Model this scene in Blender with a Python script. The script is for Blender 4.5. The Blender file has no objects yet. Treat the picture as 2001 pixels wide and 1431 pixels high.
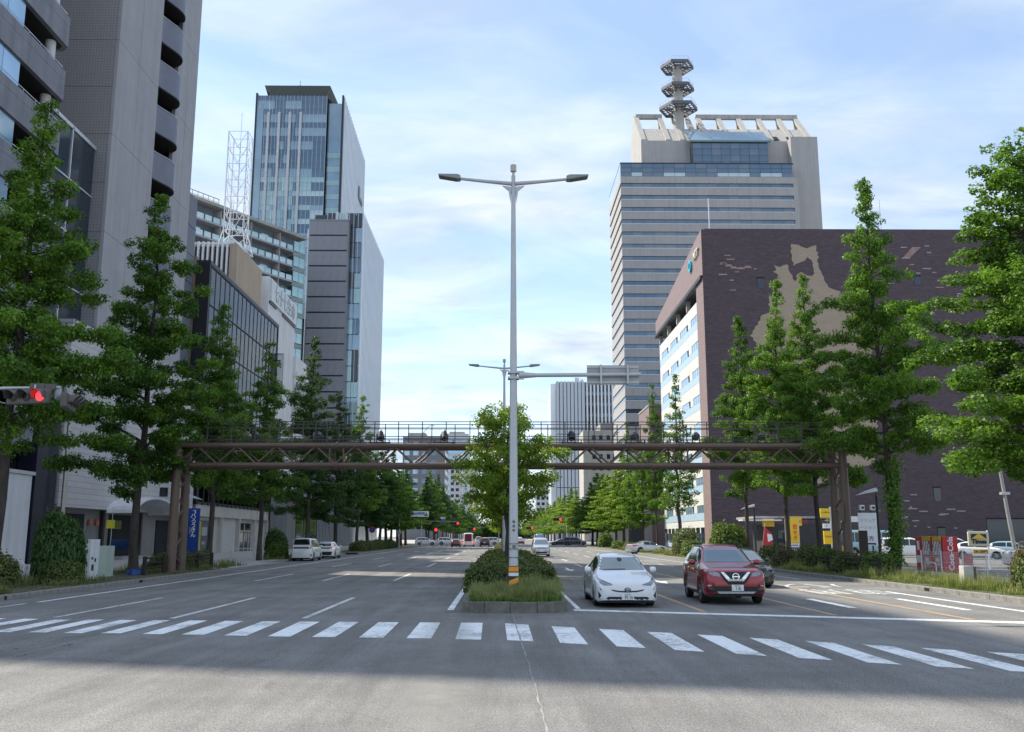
import bpy, bmesh, math, random
import numpy as np
from mathutils import Vector, Matrix
from mathutils.bvhtree import BVHTree
R = math.radians
SC = bpy.context.scene
COL = SC.collection

# ------------------------------------------------------------------ camera
CAM_H = 1.95
PITCH = math.atan((1048 - 715.5) / 1838.0)
YAW = math.atan(22.5 * math.cos(PITCH) / 1838.0)
cam_data = bpy.data.cameras.new('camera')
cam_data.sensor_width = 36.0
cam_data.lens = 36.0 * 1838.0 / 2001.0
cam_data.clip_start = 0.1
cam_data.clip_end = 6000
camera = bpy.data.objects.new('camera', cam_data)
COL.objects.link(camera)
camera.location = (0, 0, CAM_H)
camera.rotation_euler = (R(90) + PITCH, 0, -YAW)
SC.camera = camera

# ------------------------------------------------------------------ light
SUN_EL = R(50)
SUN_FWD = math.atan(0.58)            # sun stands to the left and a little ahead
sdir = Vector((-math.cos(SUN_EL) * math.cos(SUN_FWD), math.cos(SUN_EL) * math.sin(SUN_FWD), math.sin(SUN_EL)))
sun_data = bpy.data.lights.new('sun', 'SUN')
sun_data.energy = 2.4
sun_data.angle = R(0.9)
sun_data.color = (1.0, 0.92, 0.79)
sun = bpy.data.objects.new('sun', sun_data)
COL.objects.link(sun)
sun.location = (-60, 40, 90)
sun.rotation_euler = sdir.to_track_quat('Z', 'Y').to_euler()

world = bpy.data.worlds.new('World')
SC.world = world
world.use_nodes = True
nt = world.node_tree
nt.nodes.clear()
def wn(t, **k):
    n = nt.nodes.new(t)
    for a, b in k.items(): setattr(n, a, b)
    return n
w_out = wn('ShaderNodeOutputWorld')
w_bg = wn('ShaderNodeBackground')
w_bg.inputs['Strength'].default_value = 0.15
w_sky = wn('ShaderNodeTexSky', sky_type='NISHITA', sun_disc=False)
w_sky.sun_elevation = SUN_EL
w_sky.sun_rotation = math.atan2(sdir.x, sdir.y)
w_sky.altitude = 60
w_sky.air_density = 1.0
w_sky.dust_density = 0.25
w_sky.ozone_density = 1.6
# thin cloud veil: noise over the sky direction, laid on a flat layer overhead
w_tc = wn('ShaderNodeTexCoord')
w_sep = wn('ShaderNodeSeparateXYZ')
nt.links.new(w_tc.outputs['Generated'], w_sep.inputs[0])
def wmath(op, a, b=None):
    n = wn('ShaderNodeMath', operation=op)
    for i, v in enumerate((a, b)):
        if v is None: continue
        if isinstance(v, (int, float)): n.inputs[i].default_value = v
        else: nt.links.new(v, n.inputs[i])
    return n.outputs[0]
zc = wmath('MAXIMUM', w_sep.outputs['Z'], 0.0)
den = wmath('ADD', zc, 0.16)
w_cmb = wn('ShaderNodeCombineXYZ')
nt.links.new(wmath('DIVIDE', w_sep.outputs['X'], den), w_cmb.inputs[0])
nt.links.new(wmath('DIVIDE', w_sep.outputs['Y'], den), w_cmb.inputs[1])
w_map = wn('ShaderNodeMapping')
w_map.inputs['Rotation'].default_value = (0, 0, R(-28))
w_map.inputs['Scale'].default_value = (1.0, 1.7, 1.0)
w_map.inputs['Location'].default_value = (3.1, 1.3, 0)
nt.links.new(w_cmb.outputs[0], w_map.inputs[0])
w_n1 = wn('ShaderNodeTexNoise')
w_n1.inputs['Scale'].default_value = 1.25
w_n1.inputs['Detail'].default_value = 8
w_n1.inputs['Roughness'].default_value = 0.60
w_n1.inputs['Distortion'].default_value = 0.45
nt.links.new(w_map.outputs[0], w_n1.inputs['Vector'])
w_ramp = wn('ShaderNodeValToRGB')
w_ramp.color_ramp.elements[0].position = 0.40
w_ramp.color_ramp.elements[0].color = (0.40, 0.40, 0.40, 1)
w_ramp.color_ramp.elements[1].position = 0.66
w_ramp.color_ramp.elements[1].color = (1.0, 1.0, 1.0, 1)
nt.links.new(w_n1.outputs['Fac'], w_ramp.inputs[0])
w_mix = wn('ShaderNodeMixRGB', blend_type='MIX')
veil = wmath('MULTIPLY', wmath('POWER', wmath('SUBTRACT', 1.0, zc), 3.5), 0.85)       # the veil thickens towards the horizon
nt.links.new(wmath('MAXIMUM', w_ramp.outputs[0], veil), w_mix.inputs[0])
w_dim = wn('ShaderNodeMixRGB', blend_type='MULTIPLY')
w_dim.inputs[0].default_value = 1.0
w_dim.inputs[2].default_value = (0.62, 0.63, 0.64, 1)
nt.links.new(w_sky.outputs[0], w_dim.inputs[1])
nt.links.new(w_dim.outputs[0], w_mix.inputs[1])
w_n2 = wn('ShaderNodeTexNoise')                       # thicker and thinner parts of the cloud
w_n2.inputs['Scale'].default_value = 2.1
w_n2.inputs['Detail'].default_value = 7
w_n2.inputs['Roughness'].default_value = 0.55
w_n2.inputs['Distortion'].default_value = 0.6
nt.links.new(w_map.outputs[0], w_n2.inputs['Vector'])
w_r2 = wn('ShaderNodeValToRGB')
w_r2.color_ramp.elements[0].position = 0.36
w_r2.color_ramp.elements[0].color = (1.42, 1.72, 2.14, 1)
w_r2.color_ramp.elements[1].position = 0.64
w_r2.color_ramp.elements[1].color = (2.30, 2.48, 2.68, 1)
nt.links.new(w_n2.outputs['Fac'], w_r2.inputs[0])
nt.links.new(w_r2.outputs[0], w_mix.inputs[2])
nt.links.new(w_mix.outputs[0], w_bg.inputs['Color'])
nt.links.new(w_bg.outputs[0], w_out.inputs['Surface'])

SC.view_settings.view_transform = 'Standard'
SC.view_settings.look = 'None'
SC.view_settings.exposure = 1.5
SC.view_settings.gamma = 1.0
SC.view_settings.use_curve_mapping = False
SC.render.engine = 'CYCLES'
SC.cycles.max_bounces = 8
SC.cycles.diffuse_bounces = 5
SC.cycles.glossy_bounces = 3
SC.cycles.transmission_bounces = 4
SC.cycles.transparent_max_bounces = 8
SC.cycles.use_denoising = True

# ------------------------------------------------------------------ helpers
def srgb(r, g=None, b=None):
    if g is None: r, g, b = r
    return tuple(((c / 255) / 12.92 if c / 255 <= 0.04045 else ((c / 255 + 0.055) / 1.055) ** 2.4) for c in (r, g, b))

MATS = {}
def mat(name, color, rough=0.6, metal=0.0, var=0.12, scale=2.0, bump=0.0, bscale=30.0, streak=0.0, spec=0.5, emit=0.0, coat=0.0, stretch=(1, 1, 1)):
    if name in MATS: return MATS[name]
    m = bpy.data.materials.new(name)
    m.use_nodes = True
    t = m.node_tree
    b = t.nodes['Principled BSDF']
    b.inputs['Roughness'].default_value = rough
    b.inputs['Metallic'].default_value = metal
    b.inputs['Specular IOR Level'].default_value = spec
    b.inputs['Coat Weight'].default_value = coat
    b.inputs['Coat Roughness'].default_value = 0.03
    tc = t.nodes.new('ShaderNodeTexCoord')
    mp = t.nodes.new('ShaderNodeMapping')
    mp.inputs['Scale'].default_value = stretch
    t.links.new(tc.outputs['Object'], mp.inputs[0])
    n = t.nodes.new('ShaderNodeTexNoise')
    n.inputs['Scale'].default_value = scale
    n.inputs['Detail'].default_value = 6
    n.inputs['Roughness'].default_value = 0.65
    t.links.new(mp.outputs[0], n.inputs['Vector'])
    mr = t.nodes.new('ShaderNodeMapRange')
    mr.inputs['From Min'].default_value = 0.3
    mr.inputs['From Max'].default_value = 0.7
    mr.inputs['To Min'].default_value = 1 - var
    mr.inputs['To Max'].default_value = 1 + var
    t.links.new(n.outputs['Fac'], mr.inputs['Value'])
    col = t.nodes.new('ShaderNodeMixRGB')
    col.blend_type = 'MULTIPLY'
    col.inputs[0].default_value = 1
    col.inputs[1].default_value = (*color, 1)
    t.links.new(mr.outputs[0], col.inputs[2])
    last = col.outputs[0]
    if streak:
        mp2 = t.nodes.new('ShaderNodeMapping')
        mp2.inputs['Scale'].default_value = (1.3, 1.3, 0.05)
        t.links.new(tc.outputs['Object'], mp2.inputs[0])
        n2 = t.nodes.new('ShaderNodeTexNoise')
        n2.inputs['Scale'].default_value = 1.2
        n2.inputs['Detail'].default_value = 5
        t.links.new(mp2.outputs[0], n2.inputs['Vector'])
        mr2 = t.nodes.new('ShaderNodeMapRange')
        mr2.inputs['From Min'].default_value = 0.42
        mr2.inputs['From Max'].default_value = 0.7
        mr2.inputs['To Min'].default_value = 1
        mr2.inputs['To Max'].default_value = 1 - streak
        t.links.new(n2.outputs['Fac'], mr2.inputs['Value'])
        c2 = t.nodes.new('ShaderNodeMixRGB')
        c2.blend_type = 'MULTIPLY'
        c2.inputs[0].default_value = 1
        t.links.new(last, c2.inputs[1])
        t.links.new(mr2.outputs[0], c2.inputs[2])
        last = c2.outputs[0]
    t.links.new(last, b.inputs['Base Color'])
    if bump:
        nb = t.nodes.new('ShaderNodeTexNoise')
        nb.inputs['Scale'].default_value = bscale
        nb.inputs['Detail'].default_value = 4
        t.links.new(mp.outputs[0], nb.inputs['Vector'])
        bp = t.nodes.new('ShaderNodeBump')
        bp.inputs['Strength'].default_value = bump
        bp.inputs['Distance'].default_value = 0.02
        t.links.new(nb.outputs['Fac'], bp.inputs['Height'])
        t.links.new(bp.outputs[0], b.inputs['Normal'])
    if emit:
        b.inputs['Emission Color'].default_value = (*color, 1)
        b.inputs['Emission Strength'].default_value = emit
    MATS[name] = m
    return m

def tile_mat(name, color, mortar, bw, bh, msize=0.006, var=0.2, rough=0.6, axes='XZ', offset=0.5, bump=0.2, wob=0.0):
    """tiled or panelled wall surface; axes gives the wall's own plane"""
    if name in MATS: return MATS[name]
    m = mat(name, color, rough, var=min(.4, var * wob) if wob else var, scale=1.1 if wob else 0.6, stretch=(0.35, 0.35, 2.6) if wob else (1, 1, 1))
    t = m.node_tree
    b = t.nodes['Principled BSDF']
    tc = [n for n in t.nodes if n.type == 'TEX_COORD'][0]
    sp = t.nodes.new('ShaderNodeSeparateXYZ')
    cb = t.nodes.new('ShaderNodeCombineXYZ')
    t.links.new(tc.outputs['Object'], sp.inputs[0])
    t.links.new(sp.outputs[axes[0]], cb.inputs[0])
    t.links.new(sp.outputs[axes[1]], cb.inputs[1])
    br = t.nodes.new('ShaderNodeTexBrick')
    br.offset = offset
    br.inputs['Scale'].default_value = 1
    br.inputs['Brick Width'].default_value = bw
    br.inputs['Row Height'].default_value = bh
    br.inputs['Mortar Size'].default_value = msize
    br.inputs['Mortar Smooth'].default_value = 0.1
    br.inputs['Bias'].default_value = 0.0
    t.links.new(cb.outputs[0], br.inputs['Vector'])
    br.inputs['Color1'].default_value = tuple(c * (1 - var) for c in color) + (1,)
    br.inputs['Color2'].default_value = tuple(min(1, c * (1 + var)) for c in color) + (1,)
    br.inputs['Mortar'].default_value = (*mortar, 1)
    old = b.inputs['Base Color'].links[0].from_socket
    mx = t.nodes.new('ShaderNodeMixRGB')
    mx.inputs[0].default_value = 0.75
    t.links.new(old, mx.inputs[1])
    t.links.new(br.outputs['Color'], mx.inputs[2])
    t.links.new(mx.outputs[0], b.inputs['Base Color'])
    if bump:
        bp = t.nodes.new('ShaderNodeBump')
        bp.inputs['Strength'].default_value = bump
        bp.inputs['Distance'].default_value = 0.02
        bp.invert = True
        t.links.new(br.outputs['Fac'], bp.inputs['Height'])
        t.links.new(bp.outputs[0], b.inputs['Normal'])
    return m

WM = {}
def wm(o): return WM.get(o.name, Matrix.Identity(4))
def tag(o, label=None, cat=None, group=None, kind=None):
    if label: o['label'] = label
    if cat: o['category'] = cat
    if group: o['group'] = group
    if kind: o['kind'] = kind
    return o
def thing(name, loc=(0, 0, 0), label=None, cat=None, group=None, rz=0.0):
    o = bpy.data.objects.new(name, None)
    o.empty_display_size = 0.3
    COL.objects.link(o)
    o.location = loc
    o.rotation_euler = (0, 0, rz)
    WM[o.name] = Matrix.Translation(loc) @ Matrix.Rotation(rz, 4, 'Z')
    return tag(o, label, cat, group)
def put(name, mesh, parent=None, M=None, m=None):
    """link a mesh (coordinates in world space unless M is given) as an object under parent"""
    o = bpy.data.objects.new(name, mesh)
    COL.objects.link(o)
    if M is None: M = Matrix.Identity(4)
    if parent is not None:
        o.parent = parent
        o.matrix_parent_inverse = wm(parent).inverted()
        KIDS.setdefault(parent.name, []).append(o)
    o.matrix_basis = M
    WM[o.name] = M
    return o
def copy_tree(o, parent=None):
    c = o.copy()
    COL.objects.link(c)
    WM[c.name] = wm(o)
    if parent is not None:
        c.parent = parent
        c.matrix_parent_inverse = o.matrix_parent_inverse
    for ch in KIDS.get(o.name, []):
        copy_tree(ch, c)
    return c
KIDS = {}

class MB:
    def __init__(s):
        s.v = []; s.f = []; s.mi = []
    def add(s, vs, fs, mi=0):
        o = len(s.v)
        s.v.extend([tuple(p) for p in vs])
        for f in fs:
            s.f.append(tuple(i + o for i in f)); s.mi.append(mi)
        return s
    def box(s, x0, x1, y0, y1, z0, z1, mi=0):
        if x0 > x1: x0, x1 = x1, x0
        if y0 > y1: y0, y1 = y1, y0
        if z0 > z1: z0, z1 = z1, z0
        vs = [(x0, y0, z0), (x1, y0, z0), (x1, y1, z0), (x0, y1, z0), (x0, y0, z1), (x1, y0, z1), (x1, y1, z1), (x0, y1, z1)]
        return s.add(vs, [(3, 2, 1, 0), (4, 5, 6, 7), (0, 1, 5, 4), (1, 2, 6, 5), (2, 3, 7, 6), (3, 0, 4, 7)], mi)
    def cyl(s, p0, p1, r0, r1=None, n=10, mi=0, cap=True):
        if r1 is None: r1 = r0
        p0 = Vector(p0); p1 = Vector(p1)
        d = (p1 - p0)
        if d.length < 1e-6: return s
        d.normalize()
        a = d.orthogonal().normalized(); b = d.cross(a)
        vs = []
        for p, r in ((p0, r0), (p1, r1)):
            for k in range(n):
                t = 2 * math.pi * k / n
                vs.append(p + (a * math.cos(t) + b * math.sin(t)) * r)
        fs = [(k, (k + 1) % n, n + (k + 1) % n, n + k) for k in range(n)]
        if cap: fs += [tuple(range(n - 1, -1, -1)), tuple(range(n, 2 * n))]
        return s.add(vs, fs, mi)
    def tube(s, pts, rs, n=8, mi=0):
        pts = [Vector(p) for p in pts]
        vs = []; fs = []
        a = None
        for i, p in enumerate(pts):
            d = (pts[min(i + 1, len(pts) - 1)] - pts[max(i - 1, 0)]).normalized()
            if a is None: a = d.orthogonal().normalized()
            a = (a - d * a.dot(d)).normalized()
            b = d.cross(a)
            for k in range(n):
                t = 2 * math.pi * k / n
                vs.append(p + (a * math.cos(t) + b * math.sin(t)) * rs[i])
        for i in range(len(pts) - 1):
            for k in range(n):
                fs.append((i * n + k, i * n + (k + 1) % n, (i + 1) * n + (k + 1) % n, (i + 1) * n + k))
        fs += [tuple(range(n - 1, -1, -1)), tuple(range((len(pts) - 1) * n, len(pts) * n))]
        return s.add(vs, fs, mi)
    def bar(s, p0, p1, w, h, mi=0, up=(0, 0, 1)):
        p0 = Vector(p0); p1 = Vector(p1)
        d = (p1 - p0).normalized(); u = Vector(up)
        if abs(d.dot(u)) > 0.98: u = Vector((0, 1, 0))
        a = d.cross(u).normalized(); b = a.cross(d)
        vs = []
        for p in (p0, p1):
            for sa, sb in ((-1, -1), (1, -1), (1, 1), (-1, 1)):
                vs.append(p + a * sa * w / 2 + b * sb * h / 2)
        return s.add(vs, [(0, 1, 2, 3), (7, 6, 5, 4), (0, 4, 5, 1), (1, 5, 6, 2), (2, 6, 7, 3), (3, 7, 4, 0)], mi)
    def prism(s, poly, axis, a0, a1, mi=0):
        """extrude a 2-D polygon along axis; poly coords are the other two axes in order"""
        n = len(poly)
        def mk(p, a):
            return (a, p[0], p[1]) if axis == 'X' else (p[0], a, p[1]) if axis == 'Y' else (p[0], p[1], a)
        vs = [mk(p, a0) for p in poly] + [mk(p, a1) for p in poly]
        fs = [tuple(range(n - 1, -1, -1)), tuple(range(n, 2 * n))] + [(k, (k + 1) % n, n + (k + 1) % n, n + k) for k in range(n)]
        return s.add(vs, fs, mi)
    def lathe(s, prof, n=20, M=None, mi=0):
        """profile of (r, z) turned round the Z axis"""
        vs = []; fs = []
        for r, z in prof:
            for k in range(n):
                t = 2 * math.pi * k / n
                p = Vector((r * math.cos(t), r * math.sin(t), z))
                vs.append(M @ p if M is not None else p)
        for i in range(len(prof) - 1):
            for k in range(n):
                fs.append((i * n + k, i * n + (k + 1) % n, (i + 1) * n + (k + 1) % n, (i + 1) * n + k))
        return s.add(vs, fs, mi)
    def mesh(s, name, mats, smooth=False, bevel=0.0, sharp=35):
        me = bpy.data.meshes.new(name)
        me.from_pydata(s.v, [], s.f)
        for m in (mats if isinstance(mats, (list, tuple)) else [mats]): me.materials.append(m)
        if any(s.mi): me.polygons.foreach_set('material_index', s.mi)
        bm = bmesh.new(); bm.from_mesh(me)
        bmesh.ops.recalc_face_normals(bm, faces=bm.faces)
        if bevel:
            bmesh.ops.bevel(bm, geom=[e for e in bm.edges if len(e.link_faces) == 2 and e.calc_face_angle(0) > 0.6], offset=bevel, segments=2, affect='EDGES', profile=0.6)
        bm.to_mesh(me); bm.free()
        if smooth:
            me.polygons.foreach_set('use_smooth', [True] * len(me.polygons))
            me.set_sharp_from_angle(angle=R(sharp))
        me.update()
        return me
    def build(s, name, mats, parent=None, smooth=False, bevel=0.0, M=None, sharp=35):
        return put(name, s.mesh(name, mats, smooth, bevel, sharp), parent, M)

def boxes(name, m, parent, *bs, bevel=0.0):
    """one object per box"""
    out = None
    for b in bs:
        mb = MB(); mb.box(*b)
        o = mb.build(name, m, parent, bevel=bevel)
        out = out or o
    return out

def unit_box(name, m, sx, sy, sz, bevel=0.0):
    mb = MB(); mb.box(-sx / 2, sx / 2, -sy / 2, sy / 2, -sz / 2, sz / 2)
    return mb.mesh(name, m, bevel=bevel)

def text_mesh(s, size, m, extrude=0.004, align='CENTER', bold=0.0, sx=1.0):
    c = bpy.data.curves.new('lettering', 'FONT')
    c.body = s; c.size = size; c.extrude = extrude; c.offset = bold
    c.align_x = align; c.align_y = 'CENTER'; c.resolution_u = 3
    o = bpy.data.objects.new('tmp_text', c)
    COL.objects.link(o)
    dg = bpy.context.evaluated_depsgraph_get()
    me = bpy.data.meshes.new_from_object(o.evaluated_get(dg))
    bpy.data.objects.remove(o)
    bpy.data.curves.remove(c)
    me.materials.clear(); me.materials.append(m)
    if sx != 1.0: me.transform(Matrix.Diagonal((sx, 1, 1, 1)))
    me.name = 'lettering'
    return me
def face_dir(loc, facing):
    """matrix that stands XY-plane lettering upright at loc, readable from the side named: -Y, +X, -X"""
    base = Matrix(((1, 0, 0, 0), (0, 0, -1, 0), (0, 1, 0, 0), (0, 0, 0, 1)))     # faces -Y
    rz = {'-Y': 0, '+X': 90, '+Y': 180, '-X': -90}[facing] if isinstance(facing, str) else facing
    return Matrix.Translation(loc) @ Matrix.Rotation(R(rz), 4, 'Z') @ base

# photograph pixel (2001 wide) to a point in the place, used for surveying only
_F = Vector((math.sin(YAW) * math.cos(PITCH), math.cos(YAW) * math.cos(PITCH), math.sin(PITCH)))
_R = Vector((math.cos(YAW), -math.sin(YAW), 0)); _U = _R.cross(_F)
def ray(u, v): return _F + _R * ((u - 1000.5) / 1838) + _U * ((715.5 - v) / 1838)
def gp(u, v, z=0.0):
    d = ray(u, v); return Vector((0, 0, CAM_H)) + d * ((z - CAM_H) / d.z)
def yp(u, v, y):
    d = ray(u, v); return Vector((0, 0, CAM_H)) + d * (y / d.y)
_U1 = ['first', 'second', 'third', 'fourth', 'fifth', 'sixth', 'seventh', 'eighth', 'ninth']
ORD = _U1 + ['tenth', 'eleventh', 'twelfth', 'thirteenth', 'fourteenth', 'fifteenth', 'sixteenth', 'seventeenth', 'eighteenth', 'nineteenth']
for _t1, _t2 in (('twentieth', 'twenty'), ('thirtieth', 'thirty'), ('fortieth', 'forty'), ('fiftieth', 'fifty')): ORD += [_t1] + [_t2 + '-' + u_ for u_ in _U1]
# ------------------------------------------------------------------ surface materials
def asphalt(name, base, patch=0.22):
    m = mat(name, base, 0.86, var=patch, scale=0.35, spec=0.25)
    t = m.node_tree; b = t.nodes['Principled BSDF']
    tc = [n for n in t.nodes if n.type == 'TEX_COORD'][0]
    old = b.inputs['Base Color'].links[0].from_socket
    def noise(scale, det, lo, hi, a, c, src, stretch=None):
        v = tc.outputs['Object']
        if stretch:
            mp = t.nodes.new('ShaderNodeMapping'); mp.inputs['Scale'].default_value = stretch
            t.links.new(v, mp.inputs[0]); v = mp.outputs[0]
        n = t.nodes.new('ShaderNodeTexNoise'); n.inputs['Scale'].default_value = scale; n.inputs['Detail'].default_value = det
        n.inputs['Roughness'].default_value = 0.7
        t.links.new(v, n.inputs['Vector'])
        r = t.nodes.new('ShaderNodeMapRange')
        for k, x in zip(('From Min', 'From Max', 'To Min', 'To Max'), (lo, hi, a, c)): r.inputs[k].default_value = x
        t.links.new(n.outputs['Fac'], r.inputs['Value'])
        x = t.nodes.new('ShaderNodeMixRGB'); x.blend_type = 'MULTIPLY'; x.inputs[0].default_value = 1
        t.links.new(src, x.inputs[1]); t.links.new(r.outputs[0], x.inputs[2])
        return x.outputs[0], n
    c, _ = noise(1.4, 3, 0.3, 0.7, 0.80, 1.18, old, (1, 0.06, 1))       # wheel-track polish along the lanes
    c, n2 = noise(42, 2, 0.32, 0.68, 0.45, 1.55, c)
    c, _ = noise(11, 4, 0.3, 0.7, 0.84, 1.16, c)                      # stones in the binder
    c, _ = noise(9, 5, 0.60, 0.78, 1.0, 0.80, c)
    c, _ = noise(0.8, 6, 0.56, 0.70, 1.0, 0.82, c, (1, 0.3, 1))         # oil-darkened stretches                        # scattered dark stains
    # hairline cracks
    vo = t.nodes.new('ShaderNodeTexVoronoi'); vo.feature = 'DISTANCE_TO_EDGE'; vo.inputs['Scale'].default_value = 0.09
    wn_ = t.nodes.new('ShaderNodeTexNoise'); wn_.inputs['Scale'].default_value = 0.9; wn_.inputs['Detail'].default_value = 6
    t.links.new(tc.outputs['Object'], wn_.inputs['Vector'])
    ad = t.nodes.new('ShaderNodeMixRGB'); ad.blend_type = 'ADD'; ad.inputs[0].default_value = 1.6
    t.links.new(tc.outputs['Object'], ad.inputs[1]); t.links.new(wn_.outputs['Color'], ad.inputs[2])
    t.links.new(ad.outputs[0], vo.inputs['Vector'])
    r = t.nodes.new('ShaderNodeMapRange')
    for k, x in zip(('From Min', 'From Max', 'To Min', 'To Max'), (0.0008, 0.003, 0.86, 1)): r.inputs[k].default_value = x
    t.links.new(vo.outputs['Distance'], r.inputs['Value'])
    x = t.nodes.new('ShaderNodeMixRGB'); x.blend_type = 'MULTIPLY'; x.inputs[0].default_value = 1
    t.links.new(c, x.inputs[1]); t.links.new(r.outputs[0], x.inputs[2])
    t.links.new(x.outputs[0], b.inputs['Base Color'])
    bp = t.nodes.new('ShaderNodeBump'); bp.inputs['Strength'].default_value = 0.5; bp.inputs['Distance'].default_value = 0.01
    t.links.new(n2.outputs['Fac'], bp.inputs['Height']); t.links.new(bp.outputs[0], b.inputs['Normal'])
    return m
def worn_paint(name, color, under, amount=0.5, scale=7):
    m = mat(name, color, 0.6, var=0.05, scale=4)
    t = m.node_tree; b = t.nodes['Principled BSDF']
    tc = [n for n in t.nodes if n.type == 'TEX_COORD'][0]
    old = b.inputs['Base Color'].links[0].from_socket
    n = t.nodes.new('ShaderNodeTexNoise'); n.inputs['Scale'].default_value = scale; n.inputs['Detail'].default_value = 9
    n.inputs['Roughness'].default_value = 0.75
    t.links.new(tc.outputs['Object'], n.inputs['Vector'])
    n0 = t.nodes.new('ShaderNodeTexNoise'); n0.inputs['Scale'].default_value = 0.8; n0.inputs['Detail'].default_value = 2
    t.links.new(tc.outputs['Object'], n0.inputs['Vector'])
    ad = t.nodes.new('ShaderNodeMath'); ad.operation = 'ADD'
    mu = t.nodes.new('ShaderNodeMath'); mu.operation = 'MULTIPLY'; mu.inputs[1].default_value = 0.5
    t.links.new(n0.outputs['Fac'], mu.inputs[0]); t.links.new(n.outputs['Fac'], ad.inputs[0]); t.links.new(mu.outputs[0], ad.inputs[1])
    r = t.nodes.new('ShaderNodeMapRange')
    for k, x in zip(('From Min', 'From Max', 'To Min', 'To Max'), (1.02 - amount * 0.45, 1.16 - amount * 0.45, 0, 0.8)): r.inputs[k].default_value = x
    t.links.new(ad.outputs[0], r.inputs['Value'])
    x = t.nodes.new('ShaderNodeMixRGB')
    t.links.new(r.outputs[0], x.inputs[0]); t.links.new(old, x.inputs[1]); x.inputs[2].default_value = (*under, 1)
    t.links.new(x.outputs[0], b.inputs['Base Color'])
    return m
A_BASE = (0.196, 0.191, 0.183)
M_road = asphalt('road asphalt', A_BASE)
M_ground = asphalt('old asphalt', (0.2, 0.2, 0.195), 0.3)
M_lot = asphalt('parking asphalt', (0.17, 0.165, 0.16), 0.2)
M_white = worn_paint('white road paint', (0.87, 0.89, 0.89), (0.30, 0.30, 0.30), 0.62)
M_white_old = worn_paint('worn white road paint', (0.66, 0.66, 0.64), (0.2, 0.2, 0.2), 0.62)
M_yellow = worn_paint('worn orange road paint', (0.46, 0.30, 0.17), (0.22, 0.20, 0.18), 0.62)
M_kerb = mat('kerb concrete', (0.25, 0.24, 0.215), 0.9, var=0.3, scale=3, bump=0.3, bscale=60)
M_kerb_dark = mat('mossy kerb concrete', (0.16, 0.155, 0.13), 0.9, var=0.4, scale=3.5, bump=0.3, bscale=60)
M_pave = tile_mat('pale paving', (0.40, 0.38, 0.36), (0.26, 0.25, 0.24), 0.3, 0.3, 0.008, 0.12, 0.85, 'XY', 0.0, 0.15)
M_soil = mat('weedy soil', (0.10, 0.095, 0.055), 0.95, var=0.5, scale=3, bump=0.6, bscale=25)
M_conc = mat('plain concrete', (0.36, 0.355, 0.34), 0.85, var=0.18, scale=1.2, bump=0.1, streak=0.25)

# ------------------------------------------------------------------ ground and road
def sheet(name, rects, z, m, kind='structure', parent=None):
    mb = MB()
    for x0, x1, y0, y1 in rects: mb.add([(x0, y0, z), (x1, y0, z), (x1, y1, z), (x0, y1, z)], [(0, 1, 2, 3)])
    o = mb.build(name, m, parent)
    if kind: o['kind'] = kind
    return o
sheet('ground', [(-1800, 1800, -400, 3000)], -0.03, M_ground)
road = sheet('road', [(-300, 300, -40, 24), (-16.8, 15.3, 24, 196), (-300, 300, 196, 224), (-15.3, 15.3, 224, 900)], 0.0, M_road)
def slab(name, rects, z0, z1, m):
    mb = MB()
    for x0, x1, y0, y1 in rects: mb.box(x0, x1, y0, y1, z0, z1)
    o = mb.build(name, m); o['kind'] = 'structure'; return o
slab('pavement_left', [(-60, -15.5, 24.0, 68), (-60, -16.95, 68.0, 104), (-60, -15.5, 104.0, 196), (-60, -15.5, 224.0, 600)], -0.02, 0.14, M_pave)
slab('pavement_right', [(15.5, 22.5, 24.0, 196), (15.5, 29, 224.0, 600)], -0.02, 0.14, M_pave)
sheet('parking_lot', [(22.5, 110, 26, 130)], 0.03, M_lot)
soil = slab('planting_strip', [(-20.2, -15.62, 26.0, 54), (-20.0, -15.62, 104.2, 190), (15.62, 20.0, 26.0, 190)], 0.0, 0.165, M_soil)

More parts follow.
